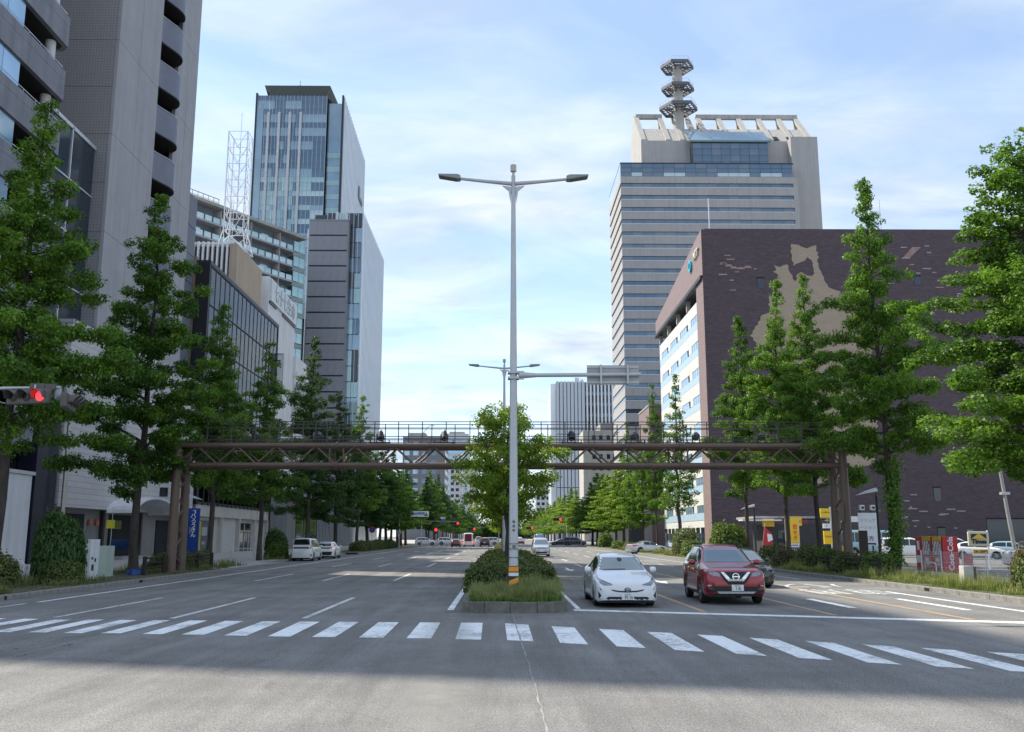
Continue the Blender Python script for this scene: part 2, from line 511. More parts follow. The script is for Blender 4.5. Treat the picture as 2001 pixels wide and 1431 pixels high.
K = 1.18182
stripes = [[(-9.66, 19.81), (-9.32, 19.75), (-9.37, 17.44), (-9.72, 17.51)], [(-8.94, 19.6), (-8.6, 19.59), (-8.54, 17.06), (-8.9, 17.12)], [(-8.27, 19.59), (-7.94, 19.57), (-7.9, 17.0), (-8.23, 17.04)],
 [(-7.59, 19.49), (-7.24, 19.45), (-7.22, 16.88), (-7.55, 16.92)], [(-6.91, 19.45), (-6.57, 19.42), (-6.54, 16.84), (-6.89, 16.87)], [(-6.17, 19.36), (-5.81, 19.34), (-5.77, 16.69), (-6.13, 16.73)],
 [(-5.44, 19.27), (-5.06, 19.2), (-5.03, 16.57), (-5.43, 16.64)], [(-4.68, 19.14), (-4.31, 19.11), (-4.27, 16.42), (-4.66, 16.48)], [(-3.93, 19.09), (-3.53, 19.05), (-3.5, 16.26), (-3.89, 16.33)],
 [(-3.16, 19.04), (-2.76, 19.0), (-2.74, 16.18), (-3.13, 16.22)], [(-2.37, 18.95), (-1.97, 18.92), (-1.93, 16.07), (-2.34, 16.13)], [(-1.56, 18.88), (-1.16, 18.85), (-1.13, 15.96), (-1.54, 16.0)],
 [(-0.76, 18.8), (-0.34, 18.77), (-0.31, 15.76), (-0.73, 15.84)], [(0.09, 18.66), (0.53, 18.38), (0.53, 15.52), (0.11, 15.69)], [(0.95, 18.04), (1.36, 17.81), (1.36, 15.06), (0.94, 15.28)],
 [(1.78, 17.54), (2.19, 17.3), (2.18, 14.58), (1.77, 14.8)], [(2.57, 17.02), (2.96, 16.8), (2.96, 14.1), (2.57, 14.33)], [(3.35, 16.53), (3.73, 16.3), (3.73, 13.6), (3.36, 13.86)],
 [(4.1, 15.99), (4.49, 15.73), (4.49, 13.14), (4.11, 13.38)], [(4.87, 15.52), (5.23, 15.24), (5.23, 12.69), (4.87, 12.9)], [(5.6, 15.04), (5.97, 14.75), (5.98, 12.28), (5.6, 12.52)],
 [(6.3, 14.56), (6.68, 14.27), (6.69, 11.86), (6.33, 12.09)], [(7.04, 14.05), (7.42, 13.78), (7.42, 11.4), (7.04, 11.65)], [(7.78, 13.55), (8.16, 13.3), (8.16, 10.95), (7.78, 11.2)],
 [(-10.4, 19.95), (-10.05, 19.9), (-10.1, 17.6), (-10.45, 17.66)], [(-11.15, 20.1), (-10.8, 20.05), (-10.83, 17.75), (-11.2, 17.8)]]
def mark(name, pts, m, z=0.004, parent=None):
    mb = MB(); mb.add([(x, y, z) for x, y in pts], [tuple(range(len(pts)))])
    return mb.build(name, m, parent or road)
for st in stripes: mark('crosswalk_stripe', [(x * K, y * K) for x, y in st], M_white)
mark('stop_line', [(1.98, 26.2), (1.96, 25.72), (12.9, 21.45), (13.1, 21.95)], M_white)
def dash(x, y0, y1, m=M_white_old, w=0.15, name='lane_dash'): mark(name, [(x - w / 2, y0), (x + w / 2, y0), (x + w / 2, y1), (x - w / 2, y1)], m)
rnd = random.Random(4)
for x in (-4.73, -7.9, -10.86):
    y = 23.6
    while y < 186:
        dash(x, y + rnd.uniform(-.3, .3), y + 7.6); y += 19.4
for x in (5.3, 8.4, 11.2):
    y = 62
    while y < 186:
        dash(x, y, y + 6.5); y += 14
for x, y0, y1 in ((5.33, 25.2, 52), (8.38, 24.2, 52), (11.2, 22.9, 50)): dash(x, y0, y1, M_yellow, 0.17, 'turn_line')
dash(9.74, 26.6, 30.4, M_white, 0.24); dash(12.55, 25.8, 30.4, M_white, 0.2)
dash(-13.88, 29.2, 190, M_white, 0.16, 'edge_line'); dash(-13.95, 24, 28.6, M_white_old, 0.14, 'edge_line'); dash(13.78, 25, 34.4, M_white, 0.17, 'edge_line'); dash(13.7, 44, 190, M_white_old, 0.15, 'edge_line')
dash(-1.34, 26.0, 60, M_white, 0.17, 'edge_line'); dash(2.13, 26.4, 60, M_white, 0.13, 'edge_line'); dash(-1.3, 60, 190, M_white_old, 0.15, 'edge_line'); dash(2.1, 60, 190, M_white_old, 0.15, 'edge_line')
# lane arrow beyond the median tree, and the lettering of the bus lane
mark('lane_arrow', [(4.0, 60), (4.14, 60), (4.14, 57), (4.4, 57), (4.07, 54.6), (3.74, 57), (4.0, 57)], M_white)
mark('lane_arrow', [(6.9, 46), (7.04, 46), (7.04, 42.4), (7.3, 42.4), (6.97, 40), (6.64, 42.4), (6.9, 42.4)], M_white)
for s_, y in (('バス', 38.6), ('専用', 34.4)):
    me = text_mesh(s_, 1.5, M_white_old, 0.001)
    me.transform(Matrix.Diagonal((1.0, 2.2, 1, 1)))
    put('lane_lettering', me, road, Matrix.Translation((12.3, y, 0.006)) @ Matrix.Rotation(math.pi, 4, 'Z'))
for y in (192.2, 193.6): mark('far_stop_line', [(-14, y), (-1.4, y), (-1.4, y + .5), (-14, y + .5)], M_white_old)
for x in np.arange(-14, 14.5, 1.0): mark('far_crosswalk_stripe', [(x, 197.5), (x + .48, 197.5), (x + .48, 201), (x, 201)], M_white_old)
# sealed joint running down the middle of the crossing
jr = random.Random(2); pts = []
for i in range(60):
    y = 24.6 - i * 0.28; pts.append((0.31 + 0.0035 * i + jr.uniform(-.018, .018), y, jr.uniform(.004, .016)))
mb = MB()
for i in range(59):
    a, b = pts[i], pts[i + 1]
    mb.add([(a[0] - a[2], a[1], .008), (a[0] + a[2], a[1], .008), (b[0] + b[2], b[1], .008), (b[0] - b[2], b[1], .008)], [(0, 1, 2, 3)])
mb.build('sealed_joint', mat('sealant', (0.29, 0.29, 0.275), 0.8, var=0.5, scale=6), road)

# two dark cracks left of the crossing, and a pale see-through strip below the median nose
M_crack = mat('crack filler', (0.045, 0.045, 0.048), 0.9, var=0.4, scale=8)
for (u0, v0), (u1, v1) in (((-30, 1281), (138, 1245)), ((30, 1284), (185, 1250))):
    a, c = gp(u0, v0), gp(u1, v1); mb = MB(); pr_ = None
    for i in range(41):
        q = a.lerp(c, i / 40); w = jr.uniform(.006, .022); q.x += jr.uniform(-.05, .05); q.y += jr.uniform(-.04, .04)
        if pr_: mb.add([(pr_[0].x, pr_[0].y - pr_[1], .003), (q.x, q.y - w, .003), (q.x, q.y + w, .003), (pr_[0].x, pr_[0].y + pr_[1], .003)], [(0, 1, 2, 3)])
        pr_ = (q, w)
    mb.build('crack', M_crack, road)
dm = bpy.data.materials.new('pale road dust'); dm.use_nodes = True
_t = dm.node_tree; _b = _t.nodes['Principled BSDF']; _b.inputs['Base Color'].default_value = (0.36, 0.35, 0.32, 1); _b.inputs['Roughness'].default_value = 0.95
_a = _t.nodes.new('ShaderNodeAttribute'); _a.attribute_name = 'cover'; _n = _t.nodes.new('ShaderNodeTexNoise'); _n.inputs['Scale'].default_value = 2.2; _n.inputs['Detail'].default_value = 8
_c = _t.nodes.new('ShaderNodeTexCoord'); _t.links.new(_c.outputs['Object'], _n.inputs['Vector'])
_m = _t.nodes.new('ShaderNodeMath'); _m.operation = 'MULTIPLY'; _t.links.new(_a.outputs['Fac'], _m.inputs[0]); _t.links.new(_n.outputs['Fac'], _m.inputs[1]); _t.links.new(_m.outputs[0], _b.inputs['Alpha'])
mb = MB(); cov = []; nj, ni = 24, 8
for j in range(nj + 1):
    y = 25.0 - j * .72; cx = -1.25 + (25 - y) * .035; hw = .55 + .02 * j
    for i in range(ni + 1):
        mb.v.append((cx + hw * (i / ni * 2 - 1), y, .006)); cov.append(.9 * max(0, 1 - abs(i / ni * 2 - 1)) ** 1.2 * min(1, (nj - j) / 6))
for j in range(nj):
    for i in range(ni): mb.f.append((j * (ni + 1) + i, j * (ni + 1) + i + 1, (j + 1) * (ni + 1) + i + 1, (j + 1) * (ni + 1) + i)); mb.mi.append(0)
me_ = mb.mesh('overlay', dm); at_ = me_.attributes.new('cover', 'FLOAT', 'POINT'); at_.data.foreach_set('value', cov); put('overlay', me_, road)

# kerbs: single stones near the crossing, long runs beyond
def kerb_row(name, x0, x1, y0, y1, yend, h=0.16):
    mb = MB(); mb.box(x0, x1, y1 + 0.01, yend, -0.02, h)
    k = mb.build(name, M_kerb, bevel=0.015); k['kind'] = 'structure'
    me = unit_box('kerb_stone', M_kerb, abs(x1 - x0), 0.985, h + 0.02, 0.018)
    y = y0
    r = random.Random(int(x0 * 10))
    while y < y1 - 0.4:
        put('kerb_stone', me, k, Matrix.Translation(((x0 + x1) / 2 + r.uniform(-.006, .006), y + 0.5, (h - 0.02) / 2 + r.uniform(-.004, .006)))); y += 1.0
    return k
kl = kerb_row('kerb_left', -15.5, -15.28, 24, 66, 67.9)
kerb_row('kerb_bay', -16.97, -16.77, 68, 103, 104)
kerb_row('kerb_left_far', -15.5, -15.28, 104, 106, 196)
kerb_row('kerb_right', 15.28, 15.5, 24, 70, 196)
mb = MB(); mb.box(-16.97, -15.5, 67.8, 68.0, -.02, .155); mb.box(-16.97, -15.5, 104.0, 104.2, -.02, .155); o = mb.build('kerb_bay_end', M_kerb); o['kind'] = 'structure'
dr = boxes('drain_mouth', mat('drain black', (0.01, 0.01, 0.01), 0.9), kl, (-15.29, -15.268, 41.0, 41.35, 0.02, 0.115))
boxes('drain_mouth', MATS['drain black'], kl, (15.268, 15.29, 34.2, 34.6, 0.02, 0.13))
boxes('drain_mouth', MATS['drain black'], kl, (-15.29, -15.268, 30.0, 30.1, 0.02, 0.13))

# median: soil bed inside a rounded ring of kerb stones
def median_path():
    p = [(-1.0, 42.0)]
    p += [(-1.0, y) for y in np.arange(41, 25.9, -1.0)]
    p += [(-0.99, 25.45), (-0.80, 25.12), (-0.42, 24.98), (0.25, 24.90), (0.95, 24.93), (1.42, 25.06), (1.70, 25.4), (1.80, 26.0)]
    p += [(1.8, y) for y in np.arange(27.0, 42.5, 1.0)]
    return p
MP = median_path()
mid = slab('median_bed', [(-0.9, 1.7, 42.0, 190)], 0.0, 0.22, M_soil)
mb = MB(); mb.prism([(x + (0.4 - x) * 0.1, y + 0.08) for x, y in MP], 'Z', 0.0, 0.25); mb.build('median_soil', M_soil, mid)
mb = MB(); mb.box(-1.0, -0.82, 42.1, 190, -.02, .26); mb.box(1.62, 1.8, 42.1, 190, -.02, .26)
mk_ = mb.build('median_kerb', M_kerb_dark, bevel=0.012); mk_['kind'] = 'structure'
for (ax, ay), (bx, by) in zip(MP[:-1], MP[1:]):
    d = Vector((bx - ax, by - ay, 0)); n = Vector((d.y, -d.x, 0)).normalized()
    if n.dot(Vector((0.4 - ax, max(ay, 27) - ay + 0.01, 0))) < 0: n = -n
    d.normalize(); g = 0.008
    a = Vector((ax, ay, 0)) + d * g; b = Vector((bx, by, 0)) - d * g
    mb = MB(); mb.prism([(a.x, a.y), (b.x, b.y), (b.x + n.x * .17, b.y + n.y * .17), (a.x + n.x * .17, a.y + n.y * .17)], 'Z', -.02, .275 + rnd.uniform(-.006, .008))
    mb.build('kerb_stone', M_kerb_dark, mk_, bevel=0.015)
# ------------------------------------------------------------------ buildings
def glass(name, base, metal=0.75, rough=0.06, var=0.15, scale=0.15):
    return mat(name, base, rough, metal, var=var, scale=scale, spec=0.8)
G_dark = glass('dark glass', (0.030, 0.042, 0.055), 0.2)
G_blue = glass('blue glass', (0.12, 0.175, 0.235), 0.6)
G_steel = glass('steel blue glass', (0.27, 0.37, 0.44), 0.5)
G_green = glass('green glass', (0.34, 0.50, 0.50), 0.38)
G_pale = glass('pale blinds behind glass', (0.46, 0.58, 0.60), 0.3, 0.12)
G_sky = glass('sky blue window', (0.36, 0.52, 0.66), 0.5)
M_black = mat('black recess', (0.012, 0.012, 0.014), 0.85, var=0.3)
M_mull = mat('aluminium mullion', (0.55, 0.57, 0.60), 0.4, 0.4)
M_dmull = mat('dark mullion', (0.03, 0.034, 0.045), 0.45, 0.3)
M_block = mat('grey concrete block', (0.215, 0.22, 0.255), 0.8, var=0.12, scale=0.7, streak=0.2, bump=0.05)
M_tower = mat('grey tower render', (0.345, 0.34, 0.365), 0.8, var=0.07, scale=0.5, streak=0.12, bump=0.05)
M_mosaic = tile_mat('small square mosaic', (0.28, 0.277, 0.292), (0.20, 0.196, 0.198), 0.24, 0.24, 0.03, 0.06, 0.7, 'XZ', 0.0, 0.3)
M_ptile = tile_mat('pale podium tile', (0.52, 0.50, 0.50), (0.28, 0.27, 0.27), 2.4, 0.42, 0.022, 0.06, 0.7, 'YZ', 0.5, 0.3)
M_whitew = mat('white wall', (0.66, 0.66, 0.68), 0.7, var=0.06, scale=0.4, streak=0.15)
M_steelw = mat('white painted steel', (0.72, 0.73, 0.75), 0.45, 0.1, var=0.08)

def pane_set(name, m, w, h, facing, locs, parent, d=0.05):
    """one object per pane, all sharing one mesh"""
    me = unit_box(name, m, w, d, h) if facing == 'Y' else unit_box(name, m, d, w, h)
    return [put(name, me, parent, Matrix.Translation(l)) for l in locs]

# --- grey block with deep balcony bands, at the frame's edge on the left
b = thing('office_block', (-31, 47, 0), 'dark grey concrete block with deep stepped balcony bands at far left', 'building')
SK = lambda x: 34.3 + 0.27 * (-31 - x)                        # unseen end wall, skewed to place its shadow edge on the crossing
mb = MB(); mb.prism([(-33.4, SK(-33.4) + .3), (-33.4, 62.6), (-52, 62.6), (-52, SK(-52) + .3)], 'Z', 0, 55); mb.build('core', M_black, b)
mb = MB(); mb.prism([(-31, SK(-31)), (-31, 63.1), (-52.2, 63.1), (-52.2, SK(-52.2))], 'Z', 55.0, 56.2); mb.build('roof', M_block, b)
mb = MB(); mb.prism([(-31.36, SK(-31.36)), (-52.1, SK(-52.1)), (-52.1, SK(-52.1) + .28), (-31.36, SK(-31.36) + .28)], 'Z', 0, 55); mb.build('side_wall', M_block, b)
rail = MB()
for j in range(-5, 8):
    zt = 34.45 - 4.1 * j
    if zt < 6: continue
    for (za, zb_, nm) in ((zt - 0.72, zt, 'parapet_coping'), (zt - 2.2, zt - 0.74, 'parapet')):
        mb = MB(); mb.prism([(-31.0, 34.3), (-31.0, 62.5), (-31.6, 63.1), (-34, 63.1), (-34, 62.8), (-31.75, 62.8), (-31.35, 62.4), (-31.35, 34.3)], 'Z', za, zb_)
        mb.build(nm, M_block, b)
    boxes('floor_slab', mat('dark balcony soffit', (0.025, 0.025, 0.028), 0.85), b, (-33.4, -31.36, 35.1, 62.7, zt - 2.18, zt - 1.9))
    rail.bar((-31.2, 40, zt + .33), (-31.2, 62.4, zt + .33), .05, .05)
    for y in np.arange(40, 62.4, 1.6): rail.bar((-31.2, y, zt), (-31.2, y, zt + .33), .035, .035)
    pane_set('balcony_glazing', G_sky, 2.0, 1.85, 'X', [(-31.2, y, zt + .95) for y in np.arange(41.5, 56, 2.05)], b)
    mb = MB(); mb.cyl((-31.85, 61.7, zt - .01), (-31.85, 61.7, zt + 1.9), .36, n=14); mb.build('column', M_whitew, b, smooth=True)
rail.build('railing', M_mull, b)
boxes('ground_wall', M_whitew, b, (-33.3, -31.05, 54, 63.05, 0, 5.9))
boxes('wall_cap', M_mull, b, (-33.4, -30.95, 53.9, 63.3, 5.92, 6.15))

# --- tall grey tower with podium
b = thing('grey_tower', (-31, 81, 0), 'tall grey tower with a slot of curved dark balconies above a pale tiled podium', 'building')
boxes('podium', M_ptile, b, (-52, -31, 66.9, 96.0, 4.0, 17.2))
boxes('podium_coping', M_mull, b, (-52.1, -30.9, 66.8, 96.1, 17.2, 17.45))
boxes('ground_wall', mat('grey tile ground floor', (0.22, 0.215, 0.21), 0.7, var=0.12, scale=1), b, (-52, -31.9, 68, 96, 0, 4.0))
boxes('ground_opening', M_black, b, (-31.92, -31.8, 67.8, 73.2, 0, 3.6), (-31.93, -31.8, 78.0, 82.4, 0, 3.7), (-31.92, -31.8, 88.6, 91.8, 0, 3.4))
boxes('entrance_step', M_conc, b, (-31.8, -29.4, 75, 83, 0.14, 0.32))
boxes('wall_pilaster', mat('dark bronze', (0.03, 0.028, 0.028), 0.5), b, (-31.88, -31.6, 76.2, 76.6, 0, 3.95), (-31.88, -31.6, 84.2, 84.6, 0, 3.95))
boxes('door_panel', glass('blue lobby glass', (0.02, 0.06, 0.20), 0.3), b, (-31.78, -31.74, 78.4, 82.0, 0.9, 1.7))
for y in (74.1, 75.4):
    mb = MB(); mb.lathe([(.0, -.25), (.16, -.2), (.2, 0), (.12, .22), (0, .26)], 12, Matrix.Translation((-31.75, y, 3.0))); mb.build('wall_lamp', mat('terracotta lamp', (0.5, 0.16, 0.08), 0.5), b, smooth=True)
vault = MB(); n = 16
for k in range(n):
    a0, a1 = math.pi * k / n, math.pi * (k + 1) / n
    p = [(79.8 - 4.6 * math.cos(a), 3.75 + 1.35 * math.sin(a)) for a in (a0, a1)]
    q = [(79.8 - 4.45 * math.cos(a), 3.75 + 1.22 * math.sin(a)) for a in (a0, a1)]
    vault.prism([p[0], p[1], q[1], q[0]], 'X', -31.0, -28.6)
vault.build('arched_canopy', M_whitew, b)
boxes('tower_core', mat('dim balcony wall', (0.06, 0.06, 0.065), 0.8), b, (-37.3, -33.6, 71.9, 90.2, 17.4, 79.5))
boxes('back_wall', M_tower, b, (-37.5, -37.3, 71.6, 90.4, 17.4, 80), (-37.3, -33.7, 90.2, 90.42, 17.4, 80))
boxes('roof', M_tower, b, (-37.5, -31.3, 71.5, 90.4, 80, 80.8))
for j in range(16):                                          # face towards the crossing, one mosaic panel a storey
    z0 = 17.4 + 4.1 * j
    if z0 > 78: break
    boxes('facade_panel', M_mosaic, b, (-37.5, -31.58, 71.5, 71.9, z0, z0 + 4.07))
for j in range(8):                                           # street face in tall smooth panels
    z0 = 17.45 + 8.2 * j
    for y0, y1 in ((71.5, 75.9), (75.93, 80.3), (84.9, 87.6), (87.63, 90.42)):
        boxes('facade_panel', M_tower, b, (-31.56 if y0 < 72 else -33.6, -31.3, y0, y1, z0, min(z0 + 8.17, 80)))
boxes('slot_return', M_tower, b, (-33.6, -31.62, 80.1, 80.3, 17.4, 80), (-33.6, -31.62, 84.9, 85.1, 17.4, 80))
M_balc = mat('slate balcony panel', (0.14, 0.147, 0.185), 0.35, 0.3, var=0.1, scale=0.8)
arc = [(-31.3 + .85 * math.sin(math.pi * t ** 1.6) ** .8, 80.3 + 4.6 * t) for t in np.linspace(0, 1, 13)]
for k in range(-2, 10):
    zt = 31.62 + 4.42 * k
    mb = MB()
    for (x0, y0), (x1, y1) in zip(arc[:-1], arc[1:]): mb.prism([(x0, y0), (x1, y1), (x1 - .12, y1), (x0 - .12, y0)], 'Z', zt - 2.45, zt)
    p_ = mb.build('balcony', M_balc, b, smooth=True)
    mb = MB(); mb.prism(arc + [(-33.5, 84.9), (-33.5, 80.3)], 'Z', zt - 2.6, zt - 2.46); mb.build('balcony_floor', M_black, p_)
    mb = MB()
    for (x0, y0), (x1, y1) in zip(arc[:-1], arc[1:]): mb.bar((x0 - .06, y0, zt + .12), (x1 - .06, y1, zt + .12), .05, .05)
    mb.build('handrail', M_mull, p_)
boxes('downpipe', M_balc, b, (-31.3, -30.95, 84.4, 84.85, 47.5, 80)); 
# the dark glass link between the block and the tower, and the navy pylon at its foot
b = thing('glass_link', (-36, 67, 0), 'dark glazed link building between the grey block and the grey tower', 'building')
boxes('core', M_black, b, (-50, -32.60, 63.2, 71.4, 0, 32.4))
for j in range(7):
    for i in range(2):
        boxes('pane', G_dark, b, (-32.60, -32.50, 63.4 + i * 4.0, 67.3 + i * 4.0, 4.4 + j * 4.0, 8.3 + j * 4.0))
        boxes('pane', G_dark, b, (-38.1 - i * 3.9, -32.70 - i * 3.9, 63.1, 63.2, 4.4 + j * 4.0, 8.3 + j * 4.0))
boxes('frame', M_mull, b, (-32.55, -32.40, 67.28, 67.42, 4, 32.5), (-32.55, -32.40, 63.2, 71.4, 32.3, 32.6), *[(-32.53, -32.43, 63.2, 71.4, 4.3 + j * 4.0, 4.42 + j * 4.0) for j in range(7)])
b = boxes('navy_pylon', mat('navy cladding', (0.012, 0.014, 0.035), 0.4, var=0.2), None, (-32.4, -31.1, 63.6, 66.6, 0.14, 13.5), bevel=0.03)
tag(b, 'tall navy panel pylon standing at the foot of the pale tiled podium', 'pylon')
mb = MB(); mb.cyl((-30.4, 66.4, 0.14), (-30.4, 66.4, 11.5), .16, n=12); b = mb.build('steel_post', mat('brushed steel', (0.5, 0.47, 0.42), 0.35, 0.7), None, smooth=True)
tag(b, 'bare steel post beside the navy pylon', 'post')

# --- slate slab building behind the tower
b = thing('slate_building', (-40, 94, 0), 'narrow slate blue slab building squeezed between the grey tower and the glass building', 'building')
boxes('wall', mat('slate cladding', (0.12, 0.135, 0.17), 0.5, var=0.1, scale=0.5, streak=0.1), b, (-50, -32.6, 90.6, 96.6, 17.5, 37.4))
boxes('joint', M_dmull, b, *[(-50, -32.57, 90.58, 96.62, z, z + .06) for z in np.arange(19, 37, 3)])
boxes('corner_trim', M_mull, b, (-32.75, -32.55, 91.4, 91.6, 17.5, 37.4))

# --- dark glass building
b = thing('dark_glass_building', (-31, 113, 0), 'dark glass fronted building with black end wall over a pale ground floor with shutters', 'building')
M_beige = mat('pale beige concrete', (0.50, 0.48, 0.44), 0.75, var=0.08, scale=0.6, streak=0.2)
boxes('end_wall', mat('black end wall', (0.010, 0.010, 0.014), 0.5), b, (-32.5, -31.02, 97.2, 97.6, 5.2, 30.6))
boxes('side_wall', mat('brown side wall', (0.25, 0.19, 0.14), 0.7, streak=0.2), b, (-50, -32.5, 97.25, 97.7, 0.0, 31.4))
boxes('core', mat('dim interior', (0.10, 0.11, 0.11), 0.8, var=0.5, scale=0.3), b, (-50, -32.6, 97.7, 128.4, 5.2, 30.2))
boxes('far_wall', M_black, b, (-50, -31.02, 128.4, 128.7, 0, 30.6))
boxes('roof', M_dmull, b, (-50, -31.0, 97.3, 128.8, 30.6, 31.0))
for j, z0 in enumerate(np.arange(5.4, 30, 4.15)):
    boxes('floor_slab', mat('ceiling slab', (0.24, 0.25, 0.25), 0.7), b, (-32.55, -31.25, 97.7, 128.3, z0 - .28, z0 + .1))
G_see = bpy.data.materials.new('smoked glass'); G_see.use_nodes = True
_t = G_see.node_tree; _t.nodes.clear()
_o = _t.nodes.new('ShaderNodeOutputMaterial'); _m = _t.nodes.new('ShaderNodeMixShader'); _tr = _t.nodes.new('ShaderNodeBsdfTransparent'); _gl = _t.nodes.new('ShaderNodeBsdfGlossy'); _fr = _t.nodes.new('ShaderNodeFresnel')
_tr.inputs[0].default_value = (0.62, 0.68, 0.66, 1); _gl.inputs['Roughness'].default_value = 0.04; _fr.inputs[0].default_value = 1.38
_t.links.new(_fr.outputs[0], _m.inputs[0]); _t.links.new(_tr.outputs[0], _m.inputs[1]); _t.links.new(_gl.outputs[0], _m.inputs[2]); _t.links.new(_m.outputs[0], _o.inputs[0])
ys = np.linspace(97.9, 128.3, 18)
for j in range(6):
    z0 = 5.5 + 4.18 * j
    pane_set('pane', G_see, ys[1] - ys[0] - .05, 4.1, 'X', [(-31.12, (a + c) / 2, z0 + 2.05) for a, c in zip(ys[:-1], ys[1:])], b, 0.03)
mul = MB()
for y in ys: mul.box(-31.2, -31.06, y - .07, y + .07, 5.2, 30.6)
for z0 in np.arange(5.4, 31, 4.18): mul.box(-31.13, -31.0, 97.7, 128.4, z0 - .05, z0 + .05)
mul.build('mullion_grid', M_dmull, b)
st = MB()                                                     # stair flights seen behind the glass
for j in range(6):
    a, c = (99, 112) if j % 2 == 0 else (112, 99)
    st.bar((-31.9, a, 5.6 + 4.15 * j), (-31.9, c, 9.7 + 4.15 * j), 1.0, .3)
    a, c = (115, 127) if j % 2 else (127, 115)
    st.bar((-31.9, a, 5.6 + 4.15 * j), (-31.9, c, 9.7 + 4.15 * j), 1.0, .3)
st.build('stair_flight', MATS['ceiling slab'], b)
boxes('ground_wall', M_beige, b, (-45, -31.6, 97.7, 128.5, 0, 5.2))
boxes('fascia', M_beige, b, (-31.6, -31.2, 97.7, 128.5, 4.0, 5.15))
for y in (97.8, 107.0, 114.2, 121.6, 128.0): boxes('pier', M_beige, b, (-31.6, -31.15, y, y + .5, 0, 4.0))
M_gdoor = mat('grey steel door', (0.10, 0.11, 0.13), 0.5)
boxes('steel_door', M_gdoor, b, (-31.62, -31.5, 99.2, 104.0, 0.1, 3.6))
boxes('notice', mat('grey notice', (0.35, 0.36, 0.38), 0.6), b, (-31.5, -31.48, 101.0, 102.8, 2.0, 2.9), (-31.5, -31.48, 101.3, 102.2, 1.1, 1.4))
for z in np.arange(0.1, 3.7, 0.24): boxes('shutter_slat', mat('pale shutter', (0.55, 0.55, 0.55), 0.5), b, (-31.62, -31.5, 107.8, 113.8, z, z + .22))
boxes('entrance_glass', G_dark, b, (-31.62, -31.5, 115.4, 120.8, 0.1, 3.5))
boxes('entrance_frame', M_mull, b, (-31.5, -31.42, 117.6, 117.75, 0.1, 3.4), (-31.5, -31.42, 115.4, 120.8, 2.5, 2.65), (-31.5, -31.42, 119.6, 119.7, 0.1, 2.5))

# --- tan building with white fins, lattice mast on its roof
b = thing('tan_building', (-38, 120, 0), 'tan panelled building with a screen of white vertical fins below the lattice mast', 'building')
M_tan = mat('tan panel', (0.42, 0.33, 0.245), 0.75, var=0.07, scale=0.5, streak=0.12)
for j, (z0, z1) in enumerate(((20, 26.0), (26.03, 32.0), (32.03, 38.0))):
    for y0, y1 in ((113.5, 117.6), (117.63, 121.8), (121.83, 126)): boxes('wall_panel', M_tan, b, (-33.4, -33, y0, y1, z0, z1))
boxes('core', mat('brown recess', (0.12, 0.085, 0.07), 0.8), b, (-46, -33.4, 114.1, 126, 15, 37.6))
boxes('corner_strip', M_tan, b, (-33.9, -33.4, 113.5, 114.1, 20, 38)); boxes('roof', M_mull, b, (-46, -33.05, 113.9, 126, 37.7, 38.1))
for i in range(20):
    x = -34.2 - i * 0.6
    boxes('fin', M_steelw, b, (x - .11, x + .11, 113.3, 113.75, 20, 38.2))
boxes('fin_rail', M_steelw, b, (-46, -33.95, 113.76, 113.86, 38.0, 38.2), (-46, -33.95, 113.76, 113.86, 33, 33.15), (-46, -33.95, 113.76, 113.86, 28, 28.15))
mt = thing('lattice_mast', (-34.6, 118, 38.1), 'white steel lattice mast with whip aerial on the tan building', 'mast')
def lattice(mt, cx, cy, z0, z1, w, bays, flare):
    leg = MB(); br = MB()
    c = [(-1, -1), (1, -1), (1, 1), (-1, 1)]
    zf = z0 + 2.8
    for sx, sy in c:
        leg.cyl((cx + sx * w / 2, cy + sy * w / 2, zf), (cx + sx * w / 2, cy + sy * w / 2, z1), .075, n=6)
        leg.cyl((cx + sx * flare / 2, cy + sy * flare / 2, z0), (cx + sx * w / 2, cy + sy * w / 2, zf + .05), .09, n=6)
    h = (z1 - zf) / bays
    for k in range(bays + 1):
        z = zf + k * h
        for i in range(4):
            (ax, ay), (bx, by) = c[i], c[(i + 1) % 4]
            A = (cx + ax * w / 2, cy + ay * w / 2); B_ = (cx + bx * w / 2, cy + by * w / 2)
            br.cyl((*A, z), (*B_, z), .045, n=5)
            if k < bays:
                m_ = ((A[0] + B_[0]) / 2, (A[1] + B_[1]) / 2)
                br.cyl((*A, z + h), (*m_, z), .04, n=5); br.cyl((*B_, z + h), (*m_, z), .04, n=5)
    for i in range(4):
        (ax, ay), (bx, by) = c[i], c[(i + 1) % 4]
        for s_ in (0, 1):
            p0 = (cx + ax * flare / 2, cy + ay * flare / 2, z0); p1 = (cx + bx * w / 2, cy + by * w / 2, zf)
            q0 = (cx + bx * flare / 2, cy + by * flare / 2, z0); q1 = (cx + ax * w / 2, cy + ay * w / 2, zf)
            br.cyl(*( (p0, p1) if s_ else (q0, q1)), .045, n=5)
    leg.build('mast_leg', M_steelw, mt); br.build('bracing', M_steelw, mt)
    a = MB(); a.cyl((cx, cy, z1 - 6), (cx, cy, z1 + 3.2), .035, n=6); a.cyl((cx, cy, zf + 2), (cx, cy, z1 - 1), .07, n=6); a.build('aerial', M_mull, mt)
lattice(mt, -34.6, 118, 38.1, 54.4, 2.5, 6, 3.7)

